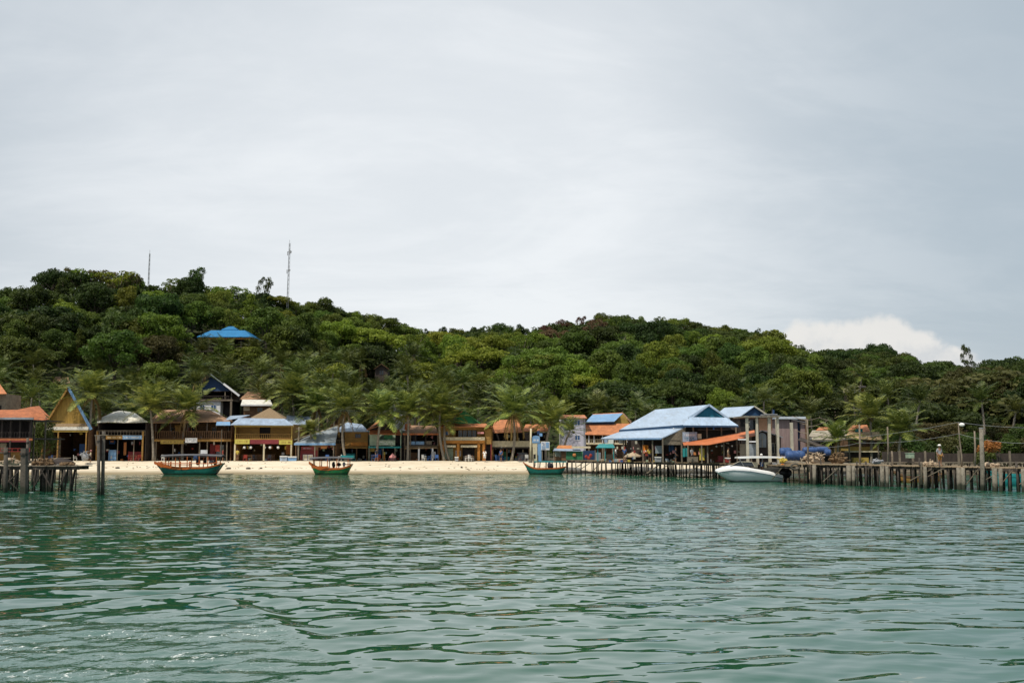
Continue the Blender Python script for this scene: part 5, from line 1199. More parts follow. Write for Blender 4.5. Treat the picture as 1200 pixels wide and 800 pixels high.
t = T('arched_shed', 'dark shed with low gable and arched pale window behind the concrete columns', 'shed', (XX(897, Y5), Y5, DZ1))
t.part('front_wall', MB().prism([(880, 541, Y5), (880, 512, Y5), (893, 504.6, Y5), (915, 511.5, Y5), (915, 541, Y5)], .12), M['dark_board']); t.roof(M['grey_tin'], [(893, 503.8, Y5 - .4), (878, 512.5, Y5 - .4), (878, 512.5, Y5 + 5), (893, 503.8, Y5 + 5)], [(893, 503.8, Y5 - .4), (918, 512, Y5 - .4), (918, 512, Y5 + 5), (893, 503.8, Y5 + 5)])
mb = MB(); pts = [(888.5, 524), (888.5, 511)] + [(893.2 + 4.7 * math.cos(a), 511 - 4.2 * math.sin(a)) for a in [math.pi - k * math.pi / 8 for k in range(1, 8)]] + [(898, 511), (898, 524)]
f = t.part('window', MB().prism([(a, b, Y5 - .06) for a, b in pts], .05), M['grey_tin']); t.B('mullion', M['pale_column'], (893, 893.6, 508, 524, Y5 - .1, .03), (888.5, 898, 514, 514.6, Y5 - .1, .03), sub=f); t.window(904, 911, 519, 532, Y5, M['pale_column'], M['dark_glass'], 1); t.window(882, 886.5, 520, 534, Y5, M['pale_column'], M['dark_glass'], 0)
Y6 = 112.0
t = T('pink_shed', 'tall faded pink corrugated shed with dark upright gaps right of the concrete columns', 'shed', org(925, Y6, 1.4)); 
t.B('wall', M['pink_tin'], (903, 926, 490, 536, Y6, 5), (928, 935, 490.5, 536, Y6, 5), (938.5, 944, 490.5, 534, Y6, 5)); t.B('inner_wall', M['deep_blue'], (926, 928, 490.5, 536, Y6 + .4, 4), (935, 938.5, 490.5, 534, Y6 + .4, 4)); t.roof(M['grey_tin'], [(901, 490, Y6 - .5), (945, 490.6, Y6 - .5), (944, 488, Y6 + 5.5), (903, 488, Y6 + 5.5)]); posts(t, 'pale_column', (927.5,), 495, 541, 100, .26, 'column'); posts(t, 'brown_board', (945,), 490, 536, Y6 - .1, .2)
Y7 = 118.0
t = T('beach_hut', 'low hut with grey-beige tin roof behind the blue barrels', 'hut', org(972, Y7)); t.roof(M['grey_beige_tin'], [(945, 515, Y7 - 1), (994, 515, Y7 - 1), (990, 503, Y7 + 3.5), (952, 504, Y7 + 3.5)]); t.roof(M['orange_tiles'], [(956, 504, Y7 + 3.2), (974, 503, Y7 + 3.2), (970, 500.5, Y7 + 5), (960, 500.5, Y7 + 5)], name='ridge_cap'); shell(t, 'brown_board', 947, 992, 514, 541, Y7, 4); t.B('front_wall', M['dark_board'], (948, 991, 516, 541, Y7 + 1, .1)); posts(t, 'grey_wood', (948, 962, 978, 992), 515, 541, Y7 - .5, .12); t.window(965, 972, 518, 524, Y7 + 1, M['cream_paint'], M['dark_glass'])
t.roof(M['dark_board'], [(935, 515, 106), (975, 528, 104), (972, 524, 108), (938, 512, 109)], name='lean_roof', label='dark sloping sheet leaning in front')
Y8 = 112.0
t = T('cottage', 'orange-roofed cottage with yellow lower wall and pale veranda edge behind the right jetty', 'cottage', org(1016, Y8))
t.roof(M['orange_tiles'], [(992, 506, Y8 + 2), (1020, 506, Y8 + 2), (1016, 497.5, Y8 + 5), (998, 498, Y8 + 5)]); t.B('gable_panel', M['teal_paint'], (1002, 1011, 502, 506, Y8 + 1.8, .1)); t.roof(M['bleached_tin'], [(990, 513.5, Y8 - 1), (1035, 515, Y8 - 1), (1030, 506, Y8 + 1.8), (994, 506, Y8 + 1.8)], name='lower_roof')
t.B('wall', M['brown_board'], (994, 1031, 514, 523, Y8 + .5, 5)); t.B('wall', M['yellow_paint'], (996, 1030, 523.2, 528, Y8 + .3, 5), label='bright yellow lower wall'); t.B('wall', M['dark_board'], (994, 1031, 529.8, 542, Y8 + .6, 4), label='dark base wall'); t.B('veranda_edge', M['cream_paint'], (993, 1032, 528.2, 529.6, Y8 - .6, 1)); t.window(1009, 1015, 515.5, 521, Y8 + .5, M['grey_wood'], M['dark_glass']); t.window(1019, 1025, 515.5, 521, Y8 + .5, M['grey_wood'], M['dark_glass']); posts(t, 'grey_wood', (995, 1029), 515, 542, Y8 - .5, .14)
t.B('steps', M['yellow_paint'], (1000, 1018, 536, 542, Y8 - .8, .6))
# orange leaf bush
def bush(px, py, Y, r, mt, label, seed, name='shrub'):
    c = P(px, py, Y); L = [((R_.uniform(-r, r) * .7, R_.uniform(-r, r) * .7, R_.uniform(-r, r) * .5), (r * .55,) * 3) for R_ in [random.Random(seed + k) for k in range(6)]]
    v = leaves_on(L, .8, .16, seed); me = quads_mesh('foliage', v); zb = float(terr(c.x, Y)); 
    t = T(name, label, 'shrub', (c.x, Y, zb)); me.transform(Matrix.Translation((0, 0, c.z - zb))); t.part('foliage', me, mt)
    st = MB(); 
    for k in range(4): st.tube([(c.x, Y, zb - .1), (c.x + math.cos(k * 1.6) * r * .4, Y + math.sin(k * 1.6) * r * .4, c.z)], [.06, .03], 5)
    t.part('stems', st, BARK)
LEAF['rust'] = leafmat('leaf_rust', (.22, .09, .02), (.36, .15, .04), hue=0, val=.1)
bush(46, 515, 126, 2.6, LEAF['dark green'], 'dark green shrub filling the gap between the jetty restaurant and the yellow gable', 77)
bush(1158, 526, 96, 1.0, LEAF['rust'], 'shrub with rust-orange dry leaves right of the tall jetty post', 3)
bush(1169, 523, 97, .55, LEAF['rust'], 'small tuft of rust-orange leaves beside the larger rusty shrub', 9)
bush(1152, 538, 95, .8, LEAF['dark green'], 'dark green shrub under the rusty-leaved shrub', 15)
for k, (px, py, Yb, r, mt) in enumerate(((1052, 530, 125, 1.6, 'olive-brown'), (1068, 528, 125, 1.8, 'dark green'), (1092, 530, 124, 1.7, 'dark green'), (1112, 527, 124, 2.0, 'olive-brown'), (1134, 526, 123, 2.0, 'dark green'), (1178, 527, 120, 2.0, 'dark green'), (1197, 528, 120, 2.0, 'olive-brown'))):
    bush(px, py, Yb, r, LEAF[mt], f"{mt} waterside shrub behind the right jetty, {['between the cottage and its palm', 'just left of the row of dark boards', 'directly left of the standing man', 'right of the standing man', 'between lamp post and tall post', 'right of the rusty-leaved shrub', 'at the right edge of the picture'][k]}", 40 + k)
# dark boards added in place of the shade below the shore trees
Yf = 104
t = T('shade_boards', 'dark boards standing in for tree shade behind the right jetty', 'shade_boards', org(1100, Yf)); t.B('panel', M['dark_board'], (1034, 1066, 529, 541, Yf, .1), (1067, 1096, 529.5, 541, Yf - 3, .1), (1104, 1230, 531, 542, Yf - 6, .1))
for px in (1040, 1055, 1069, 1083, 1107, 1130, 1165, 1190): x0 = XX(px, Yf - 4); t.part('post', MB().box(x0 - .08, x0 + .08, Yf - 7, Yf - 6.85, 1, ZZ(528, Yf - 6)), M['grey_wood'])
t.B('top_rail', M['grey_wood'], (1034, 1230, 541, 542.3, Yf - 8, .3))
single('crate', MB().pbox(1065, 1071.5, 531, 536.5, 95, .8).pbox(1064.6, 1071.9, 530.4, 531, 94.95, .9), M['pale_green'], 'pale grey-green crate in front of the dark shade boards', 'crate')

# ------------------------------------------------------------------ left platform
X0l, X1l = XX(-90, 77, 545), XX(92, 77, 545)
tl = T('jetty', 'dark weathered plank platform on close-set piles at the far left', 'jetty', (XX(30, 77), 77, 0)); R = random.Random(31)
zl = ZZ(545.5, 77) ; mb = MB(); x = X0l
while x < X1l:
    w0 = R.uniform(.25, .36); mb.box(x, x + w0 - .02, 77 + R.uniform(-.25, .1), 79, zl - .06, zl + R.uniform(-.01, .015)); x += w0
tl.part('deck', mb, M['grey_wood']); tl.part('joists', MB().box(X0l, X1l, 77.1, 77.25, zl - .3, zl - .07).box(X0l, X1l, 78.4, 78.55, zl - .3, zl - .07).box(X0l, X1l, 78.8, 78.9, zl - .3, zl - .07), M['dark_pile'])
mb = MB(); xr = XX(42, 100, 545)
mb.box(XX(-90, 92), xr, 79.1, 100.5, zl - .12, zl - .03); tl.part('rear_deck', mb, M['grey_wood'])
for i in range(58):
    rw = i % 4; yy = 77.15 + rw * .55; x = lerp(X0l + 2, X1l - .3, ((i // 4) + R.uniform(-.2, .2) + rw * .2) / 14.5); x = min(x, X1l - .1); tx = R.uniform(-.42, .42); r = R.uniform(.045, .095)
    tl.part('pile', MB().tube([(x + tx, yy, -1.2), (x + tx * .4, yy, .7), (x, yy, zl - .05)], [r * 1.1, r, r * .9], 7), M['dark_pile'], smooth=True)
for i in range(18):
    x = lerp(X0l + 4, XX(40, 98), (i + R.random() * .4) / 18); yy = R.choice((84, 89, 94, 98)); tl.part('pile', MB().tube([(x, yy, -1.2), (x, yy, zl - .1)], .1, 6), M['dark_pile'], smooth=True)
for a, b, c, d_ in ((3, 572, 22, 552), (22, 575, 3, 556), (40, 570, 52, 549), (60, 571, 48, 550), (70, 570, 80, 549)): tl.part('brace', MB().tube([P(a, b, 77.0), P(c, d_, 77.0)], .06, 6), M['dark_pile'])
for (x0, x1, pt, pb, Yy, w, lab) in ((28.5, 28.5, 525, 578, 73.5, .27, 'thick square dark post standing in the water at the front of the left platform'), (7, 7, 524, 577, 75, .16, 'slimmer dark post at the far left edge of the left platform'), (32.5, 32, 513, 545, 90, .12, 'thin post rising behind the thick square dark post'), (121.5, 120.5, 505, 580, 71.5, .13, 'taller right post of the pair standing alone in the water'), (115.5, 116.5, 510, 580, 71.2, .12, 'left post of the pair standing alone in the water')):
    t = T('mooring_post', lab, 'post', (XX(x1, Yy), Yy, -1)); a, b = P(x1, pb + 3, Yy), P(x0, pt, Yy); a.z = -1.2
    t.part('post', MB().tube([a, a.lerp(b, .5), b], [w * 1.05, w, w * .93], 4 if w > .2 else 8), M['wet_pile'], smooth=w < .2)
    t.part('rope_ring', MB().tube([Vector((b.x, b.y, b.z - .5)), Vector((b.x, b.y, b.z - .35))], w * 1.12, 8), M['dark_pile'])
t = T('crossbar_frame', 'thin pale wooden frame spanning the posts in front of the white-roofed bar', 'frame', (XX(112, 71.4), 71.4, 2)); t.part('crossbar', MB().beam(P(111, 510, 71.4), P(127, 509.5, 71.4), .07, .07), M['grey_wood']); t.part('hanger', MB().beam(P(112, 510, 71.4), P(113, 522, 71.4), .05, .05), M['grey_wood'])
# things on the platform
def heap(px0, px1, py, Y, h, m, label, name, cat, seed, n=6):
    """a low mound of many small irregular pieces"""
    R = random.Random(seed); mb = MB(); a_, b_ = P(px0, py, Y), P(px1, py, Y); L_ = b_.x - a_.x
    mb.blob(((a_.x + b_.x) / 2, Y + .4, a_.z), (L_ * .47, .45, h * .55), seed, .5, 14, 7, 2.5)
    for i in range(n * 7):
        s_ = R.random(); q = math.sin(math.pi * s_) ** .5; z = a_.z + h * q * R.random() * .9; r = R.uniform(.06, .17)
        c = Vector((a_.x + L_ * s_, Y + R.uniform(-.15, .9), z + .04)); d = Vector((R.uniform(-1, 1), R.uniform(-.6, .6), R.uniform(-.5, .5))).normalized()
        if R.random() < .5: mb.beam(c - d * r * 2.2, c + d * r * 2.2, r * .6, r * .35)
        else: mb.blob(c, (r * 1.3, r, r * .8), seed + i, .6, 7, 5, 2)
    return single(name, mb, m, label, cat)
heap(34, 60, 545, 78, .55, M['net_brown'], 'long heap of brown fishing net on the left platform', 'fishing_net', 'net', 3, 7)
heap(0, 22, 543, 82, .4, M['rubble_pale'], 'low pale heap of sacks at the left end of the platform', 'sack_heap', 'sacks', 7, 5)
heap(72, 84, 545, 77.8, .18, M['net_brown'], 'small flat tan mat near the right end of the left platform', 'mat', 'mat', 9, 4)
heap(94, 102, 535, 128, .9, M['grey_cloth'], 'grey bundle on the sand at the right end of the left platform', 'bundle', 'bundle', 11, 3)
# motorbike-like dark shape -> upturned small dinghy with outboard and paddles
t = T('upturned_dinghy', 'small dark upturned dinghy with a long pole lying on the left platform', 'dinghy', P(70, 543, 79))
mb = MB(); c = P(71, 543.5, 79); vs = []
for i in range(9):
    s = i / 8 * 2 - 1; hw = .42 * (1 - s * s) ** .5 + .03; hh = .5 * (1 - s * s * .8)
    for k in range(7): a = math.pi * k / 6; vs.append((c.x + s * 1.15, c.y + math.cos(a) * hw, c.z + math.sin(a) * hh))
mb.add(vs, [(i * 7 + k, i * 7 + k + 1, (i + 1) * 7 + k + 1, (i + 1) * 7 + k) for i in range(8) for k in range(6)] + [tuple(range(6, -1, -1)), tuple(range(56, 63))]); t.part('hull', mb, M['boat_dark'], smooth=True); t.part('pole', MB().tube([P(55, 541, 78.8), P(66, 537, 78.9), P(76, 541, 79)], .04, 5), M['rubble_pale']); t.part('keel_strip', MB().tube([(c.x - .8, c.y, c.z + .47), (c.x + .8, c.y, c.z + .47)], .03, 5), M['grey_wood'])
# ------------------------------------------------------------------ boats
def loft(stations, close=True):
    """stations: list of rings (lists of points, same count) from bow to stern; open on top"""
    mb = MB(); n = len(stations[0]); vs = [p for s in stations for p in s]
    fs = [(i * n + k, i * n + k + 1, (i + 1) * n + k + 1, (i + 1) * n + k) for i in range(len(stations) - 1) for k in range(n - 1)]
    mb.add(vs, fs)
    if close: mb.f += [tuple(range(n)), tuple(range(len(vs) - 1, len(vs) - n - 1, -1))]
    return mb
def hull_ring(t, L, B, D, bow, stern, full=.5, bowlift=.5, inset=0., ztop=None):
    """t 0 bow .. 1 stern; returns ring (port sheer .. keel .. starboard sheer) as local coords, x along the boat (bow at -L/2)"""
    x = -L / 2 + L * t
    hb = B / 2 * (math.sin(math.pi * min(1, t * .62 + .02)) ** .65 if t < .8 else math.sin(math.pi * .516) ** .65 * (1 - .35 * ((t - .8) / .2) ** 2)) * 1.0
    hb = max(hb, .05) - inset; hb = max(hb, .03)
    sheer = D + bow * max(0, 1 - t / .35) ** 1.8 + stern * max(0, (t - .7) / .3) ** 1.6
    keel = -.35 + (bow * .9 + .25) * max(0, 1 - t / .16) ** 1.5 + .25 * max(0, (t - .88) / .12) ** 2
    x += -bowlift * max(0, 1 - t / .2) * 0
    zt = sheer if ztop is None else sheer + ztop
    return x, hb, keel, zt
def wooden_boat(px, Y, L, B, D, bow, stern, hullm, upm, label, canopy=None, posts_=(), seed=1, flip=1, group='wooden passenger boats along the beach', rim=.24):
    o = Vector((XX(px, Y, 555), Y, 0)); t = T('wooden_boat', label, 'boat', o, group)
    def ring(tt, inset=0., z0=None, z1=None):
        x, hb, k, zt = hull_ring(tt, L, B, D, bow, stern, inset=inset); rk = L * .10 * (max(0, 1 - tt / .3) - 1.1 * max(0, (tt - .7) / .3))
        pts = []
        prof = [(-1, 1), (-.96, .6), (-.80, .25), (-.45, .04), (0, 0), (.45, .04), (.80, .25), (.96, .6), (1, 1)]
        for a, b in prof: pts.append(Vector(((x + rk * (1 - b)) * flip, a * hb, lerp(k, zt, b))) + o)
        return pts
    ts = [i / 18 for i in range(19)]
    t.part('hull', loft([ring(q) for q in ts]), hullm, smooth=True)
    # upper strake / gunwale band, both sides
    for side in (-1, 1):
        mb = MB(); ra = []
        for q in ts:
            x, hb, k, zt = hull_ring(q, L, B, D, bow, stern); h = rim * (1 if q < .55 else .65)
            ra.append([Vector((x * flip, side * (hb + .03), zt - h)) + o, Vector((x * flip, side * (hb + .05), zt + .04)) + o, Vector((x * flip, side * (hb - .06), zt + .05)) + o, Vector((x * flip, side * (hb - .06), zt - h)) + o])
        n = 4; vs = [p for r in ra for p in r]; mb.add(vs, [(i * n + k, i * n + (k + 1) % n, (i + 1) * n + (k + 1) % n, (i + 1) * n + k) for i in range(len(ts) - 1) for k in range(n)] + [(0, 1, 2, 3), tuple(range(len(vs) - 4, len(vs)))])
        t.part('gunwale', mb, upm)
    dk = MB(); rs = []
    for q in ts[1:-1]:
        x, hb, k, zt = hull_ring(q, L, B, D, bow, stern); z = max(k + .15, min(zt - .42, D - .35)); rs.append((x * flip, hb * .93, z))
    for (x0, h0, z0), (x1, h1, z1) in zip(rs, rs[1:]): dk.add([Vector((x0, -h0, z0)) + o, Vector((x1, -h1, z1)) + o, Vector((x1, h1, z1)) + o, Vector((x0, h0, z0)) + o], [(0, 1, 2, 3)])
    t.part('deck', dk, M['boat_orange'])
    for q in (.3, .45, .6): 
        x, hb, k, zt = hull_ring(q, L, B, D, bow, stern); t.part('bench', MB().box(o.x + x * flip - .12, o.x + x * flip + .12, o.y - hb * .9, o.y + hb * .9, zt - .18, zt - .12), M['boat_orange'])
    if canopy:
        c0, c1, z, cm = canopy; x0, x1 = XX(c0, Y, 533), XX(c1, Y, 533); mb = MB(); hw = B / 2 * .86; rr = []
        for i in range(9):
            s = i / 8; x = lerp(x0, x1, s); crown = .1 * math.sin(math.pi * s); rr.append([(x, Y - hw, z + crown), (x, Y - hw * .5, z + .1 + crown), (x, Y, z + .14 + crown), (x, Y + hw * .5, z + .1 + crown), (x, Y + hw, z + crown)])
        top = [p for r in rr for p in r]; bot = [(a, b, c - .07) for a, b, c in top]; n = 5; k0 = len(top)
        f = [(i * n + k, i * n + k + 1, (i + 1) * n + k + 1, (i + 1) * n + k) for i in range(8) for k in range(4)]
        f2 = [tuple(k0 + j for j in reversed(q)) for q in f]; ed = [(i * n, (i + 1) * n, (i + 1) * n + k0, i * n + k0) for i in range(8)] + [(i * n + 4, i * n + 4 + k0, (i + 1) * n + 4 + k0, (i + 1) * n + 4) for i in range(8)] + [(k, k + k0, k + 1 + k0, k + 1) for k in range(4)] + [(40 + k, 41 + k, 41 + k + k0, 40 + k + k0) for k in range(4)]
        mb.add(top + bot, f + f2 + ed); t.part('canopy', mb, cm)
        t.part('canopy_frame', MB().box(x0, x1, Y - hw - .02, Y - hw + .05, z - .14, z - .07).box(x0, x1, Y + hw - .05, Y + hw + .02, z - .14, z - .07), M['boat_dark'])
        for pp in posts_:
            for s in (-1, 1):
                x = XX(pp, Y, 540); tt = (x - o.x) * flip / L + .5; tt = min(max(tt, .05), .95); _, hb, k, zt = hull_ring(tt, L, B, D, bow, stern)
                t.part('post', MB().box(x - .045, x + .045, Y + s * min(hb, hw) - .04, Y + s * min(hb, hw) + .04, zt - .05, z - .07), M['boat_orange' if canopy[3] is not M['teal_paint'] else 'grey_wood'])
    return t, o
def clutter(t, o, xs, Y, z, mats_, seed, name='luggage'):
    R = random.Random(seed)
    for i, px in enumerate(xs):
        c = P(px, 545, Y); t.part(name, MB().blob((c.x, Y + R.uniform(-.2, .2), z + R.uniform(0, .15)), (R.uniform(.18, .32), .22, R.uniform(.2, .38)), seed + i, .35, 8, 6, 2), M[mats_[i % len(mats_)]], smooth=True)
sc = 1 / F
Yb = 119.0
t, o = wooden_boat(221, Yb, 80 * Yb / F, 1.9, .84, .66, .50, M['boat_green'], M['boat_orange'], 'largest wooden boat with dark canopy, green hull and orange rail before the brown balcony house', (191, 262, ZZ(534, Yb), M['canopy_grey']), (196, 208, 222, 236, 246, 256), 1)
t.part('rail', MB().tube([P(185, 541, Yb - .8), P(196, 542.5, Yb - 1.0), P(245, 543, Yb - 1.0), P(259, 541.5, Yb - .8)], .05, 6), M['boat_orange']); t.part('rail', MB().tube([P(186, 542, Yb - .9), P(196, 544, Yb - 1.0), P(222, 544.5, Yb - 1.0)], .05, 6), M['boat_orange'])
for px in (189, 200, 211, 222.5): t.part('rail_panel', MB().pbox(px - .9, px + .9, 540.5, 547.5, Yb - 1.0, .06), M['boat_orange'])
t.part('mast', MB().tube([P(258, 545, Yb), P(260, 503, Yb)], [.06, .035], 6), M['grey_wood']); t.part('name_board', MB().pbox(235, 243, 527, 531.5, Yb - .3, .06), M['white_paint']); clutter(t, o, (232, 240, 247, 252), Yb, 1.35, ('dark_cloth', 'boat_dark', 'grey_cloth'), 5)
Yb = 119.5
t, o = wooden_boat(387, Yb, 50 * Yb / F, 1.6, .72, .78, .42, M['boat_leaf_green'], M['boat_orange'], 'small wooden boat with orange bow and green stern, in front of the long grey awning', (364, 414, ZZ(537, Yb), M['canopy_grey']), (368, 376, 385, 396, 409), 2)
t.part('side_panel', MB().pbox(365, 385, 546, 548.3, Yb - .85, .03), M['boat_orange']); clutter(t, o, (391, 397, 403), Yb, 1.1, ('dark_cloth', 'boat_dark', 'grey_cloth'), 9); t.part('tiller', MB().tube([P(405, 544, Yb), P(414, 543.6, Yb - .1)], .05, 5), M['boat_orange'])
t.part('cabin_box', MB().pbox(399, 414, 533.5, 536.8, Yb - .4, .9), M['teal_paint'])
Yb = 120.0
t, o = wooden_boat(638, Yb, 50 * Yb / F, 1.5, .7, .75, .2, M['boat_green'], M['boat_orange'], 'low teal wooden boat with thin orange rim beside the start of the hall jetty', None, (), 3, rim=.11)
for q in (625.5, 630.5): t.part('pole', MB().tube([P(q, 550, Yb), P(q, 533, Yb)], .05, 6), M['boat_dark'])
clutter(t, o, (644, 646), Yb, .95, ('dark_cloth',), 14)
# boats behind the right jetty
Yb = 89.0
t, o = wooden_boat(1075, 95, 56 * 95 / F, 1.7, .55, .5, .3, M['ochre_board'], M['brown_board'], 'brown-yellow wooden boat moored behind the piles below the standing man', None, (), 4, group='boats moored behind the right jetty', rim=.15)
t, o = wooden_boat(1190, 88, 70 * 88 / F, 1.9, .95, .6, .3, M['teal_paint'], M['teal_paint'], 'teal boat moored behind the piles right of the tall jetty post', None, (), 5, group='boats moored behind the right jetty', rim=.2)
# --- speedboat
Ys = 96.6; L = 75 * Ys / F; ox = XX(876, Ys, 560); o = Vector((ox, Ys, 0))
t = T('speedboat', 'white speedboat with canopy and black outboards moored at the right of the hall', 'speedboat', o)
def sring(tt):
    x = -L / 2 + L * tt; hb = 1.15 * (math.sin(math.pi / 2 * min(1, tt / .5 + .02))) ** .75; sheer = float(np.interp(tt, (0, .12, .25, .5, .8, 1), (1.14, 1.32, 1.42, 1.34, 1.02, .66)))
    keel = -.30 + 1.28 * max(0, 1 - tt / .42) ** 1.7; ch = lerp(keel, sheer, .42)
    return x, hb, keel, ch, sheer
ts = [i / 20 for i in range(21)]
rl = []
for q in ts:
    x, hb, k, ch, sh = sring(q); rl.append([Vector((x, a * hb, z)) + o for a, z in ((-1, max(k + .02, sh - .30)), (-.97, lerp(ch, sh, .5)), (-.86, ch), (-.4, lerp(k, ch, .35)), (0, k), (.4, lerp(k, ch, .35)), (.86, ch), (.97, lerp(ch, sh, .5)), (1, max(k + .02, sh - .30)))])
t.part('hull', loft(rl), M['grey_gel'], smooth=True, label='pale grey lower hull')
up = []
for q in ts:
    x, hb, k, ch, sh = sring(q); s = .93 if q < .5 else .86; dk = sh + .16 * math.sin(math.pi * min(1, q / .55)) if q < .55 else sh
    up.append([Vector((x, a * hb, z)) + o for a, z in ((-1.02, max(k, sh - .34)), (-1.04, sh - .10), (-.97, sh), (-s * .8, lerp(sh, dk, .7)), (-s * .35, dk), (0, dk + .02), (s * .35, dk), (s * .8, lerp(sh, dk, .7)), (.97, sh), (1.04, sh - .10), (1.02, max(k, sh - .34)))])
k = 11; cut = 10
mb = loft(up[:cut + 1]); t.part('foredeck', mb, M['white_gel'], smooth=True)
for sgn in (0, 1):
    mb = MB(); rr = [(r[:4] if sgn == 0 else r[7:]) for r in up[cut:]]; 
    rr = [[*q, Vector((q[3].x, q[3].y, .45)) if sgn == 0 else None] for q in rr] if sgn == 0 else [[Vector((q[0].x, q[0].y, .45)), *q] for q in rr]
    n = 5; vs = [p for q in rr for p in q]; mb.add(vs, [(i * n + j, i * n + j + 1, (i + 1) * n + j + 1, (i + 1) * n + j) for i in range(len(rr) - 1) for j in range(n - 1)]); t.part('side_deck', mb, M['white_gel'], smooth=True)
x1 = up[cut][0].x; x2 = up[-1][0].x
t.part('cockpit_floor', MB().box(x1, x2, Ys - .95, Ys + .95, .42, .46), M['pale_column']); t.part('stripe', MB().tube([Vector((r[0].x, r[0].y - .02, r[0].z + .02)) for r in up[1:]], .022, 4), M['deep_blue'])
t.part('windshield', MB().add([P(856, 545.5, Ys - .7), P(866, 541, Ys - .6), P(881, 541.5, Ys - .8), P(884, 546, Ys - .95), P(856, 545.5, Ys + .7), P(866, 541, Ys + .6), P(881, 541.5, Ys + .8), P(884, 546, Ys + .95)], [(0, 1, 2, 3), (7, 6, 5, 4), (0, 4, 5, 1)]), M['dark_glass'])
t.part('windshield_frame', MB().tube([P(855.5, 546, Ys - .76), P(866, 540.7, Ys - .66), P(881.5, 541.2, Ys - .86), P(884.5, 546.3, Ys - 1.0)], .035, 6), M['pale_column'])
for a, b, c in ((883, 888, 'cream_paint'), (896, 902, 'cream_paint'), (905, 910, 'white_gel')): t.part('seat', MB().pbox(a, b, 541.5, 548, Ys - .5, 1.0), M[c])
zc = ZZ(535.5, Ys); mb = MB(); x0, x1 = XX(863, Ys, 536), XX(921, Ys, 536); pts = []
for i in range(9):
    s = i / 8; x = lerp(x0, x1, s); hw = 1.05 * (math.sin(math.pi * (.12 + .76 * s)) ** .3); pts.append((x, hw, zc + .06 * math.sin(math.pi * s)))
top = [(x, a * hw, z + (.05 if abs(a) < .9 else 0)) for x, hw, z in pts for a in (-1, -.5, 0, .5, 1)]; top = [(x, y + Ys, z) for x, y, z in top]; bot = [(x, y, z - .13) for x, y, z in top]; n = 5; f = [(i * n + j, i * n + j + 1, (i + 1) * n + j + 1, (i + 1) * n + j) for i in range(8) for j in range(4)]
mb.add(top + bot, f + [tuple(45 + j for j in reversed(q)) for q in f] + [(i * n, (i + 1) * n, (i + 1) * n + 45, i * n + 45) for i in range(8)] + [(i * n + 4, i * n + 49, (i + 1) * n + 49, (i + 1) * n + 4) for i in range(8)] + [(j, j + 45, j + 46, j + 1) for j in range(4)] + [(40 + j, 41 + j, 86 + j, 85 + j) for j in range(4)])
t.part('canopy', mb, M['white_gel'])
for a, b in ((866, 872), (894, 892), (916, 908)):
    for s in (-.85, .85): t.part('canopy_post', MB().tube([P(a, 536.5, Ys + s), P(b, 546.5, Ys + s)], .03, 6), M['metal_grey'])
for yy in (-.4, .4):
    e = t.part('outboard_motor', MB().blob(P(920.5, 554, Ys + yy), (.62, .28, .50), 1, .08, 12, 9), M['black_plastic'], smooth=True); c = P(920, 553.5, Ys + yy)
    t.part('motor_leg', MB().box(c.x - .12, c.x + .14, c.y - .09, c.y + .09, -.5, c.z - .2).box(c.x - .6, c.x - .1, c.y - .12, c.y + .12, .45, .62), M['black_plastic'], sub=e)
t.part('life_ring', MB().tube([P(917 + 1.8 * math.cos(a), 545 + 1.4 * math.sin(a), Ys - .95) for a in [k * math.pi / 5 for k in range(11)]], .05, 6), M['orange_cloth'])

# ------------------------------------------------------------------ barrels, tyre, rubble on the jetty head
def barrel(px0, px1, py0, py1, Y, label, seed):
    a, b = P(px0, (py0 + py1) / 2, Y), P(px1, (py0 + py1) / 2, Y); r = (ZZ(py0, Y) - ZZ(py1, Y)) / 2; L_ = (b - a).length; n = 9
    rr = [r * (.80 if i in (0, n - 1) else (.95 + .05 * math.sin(i * 2.1 + seed))) for i in range(n)]
    t = T('barrel', label, 'barrel', (lerp(a.x, b.x, .5), Y, a.z - r), 'blue plastic barrels at the jetty head'); t.part('body', MB().tube([a.lerp(b, i / (n - 1)) for i in range(n)], rr, 18), M['blue_tarp'], smooth=True)
    for q in (.33, .66): c = a.lerp(b, q); t.part('hoop', MB().tube([c - (b - a).normalized() * .04, c + (b - a).normalized() * .04], r * 1.03, 18), M['blue_tarp'])
barrel(921, 942.5, 527.5, 539.5, 95.5, 'largest blue barrel lying on its side at the jetty head', 1)
barrel(914, 927, 524, 534, 98, 'blue barrel lying behind and left of the largest one', 2)
barrel(941, 958, 523.5, 531.5, 97.5, 'long blue barrel lying above the pale rubble', 4)
barrel(957, 970, 523, 530, 98, 'blue barrel lying behind the right end of the pale rubble', 5)
barrel(966.5, 973, 526, 534, 96.5, 'short blue barrel at the right end of the group', 7)
heap(943, 968, 539.5, 94.5, .8, M['rubble_pale'], 'pile of pale sacks and timber below the blue barrels', 'sack_heap', 'sacks', 21, 9)
heap(975, 992, 540, 95, .9, M['net_brown'], 'brown heap of nets and sticks right of the blue barrels', 'fishing_net', 'net', 27, 6)
heap(915, 922, 540.5, 94, .25, M['yellow_cloth'], 'yellow folded sheet on the jetty edge behind the black outboards', 'sheet', 'sheet', 29, 3)
heap(1086, 1099, 545.4, 82, .3, M['rubble_pale'], 'low pale sandy heap left of the standing man', 'sand_heap', 'sand heap', 33, 4)
heap(1158, 1170, 547.2, 79, .25, M['rubble_pale'], 'low pale heap on the jetty right of the tall post', 'sand_heap', 'sand heap', 36, 4)
heap(1024, 1034, 541.5, 90, .3, M['grey_cloth'], 'small grey tarpaulin heap before the cottage', 'tarpaulin', 'tarpaulin', 38, 3)
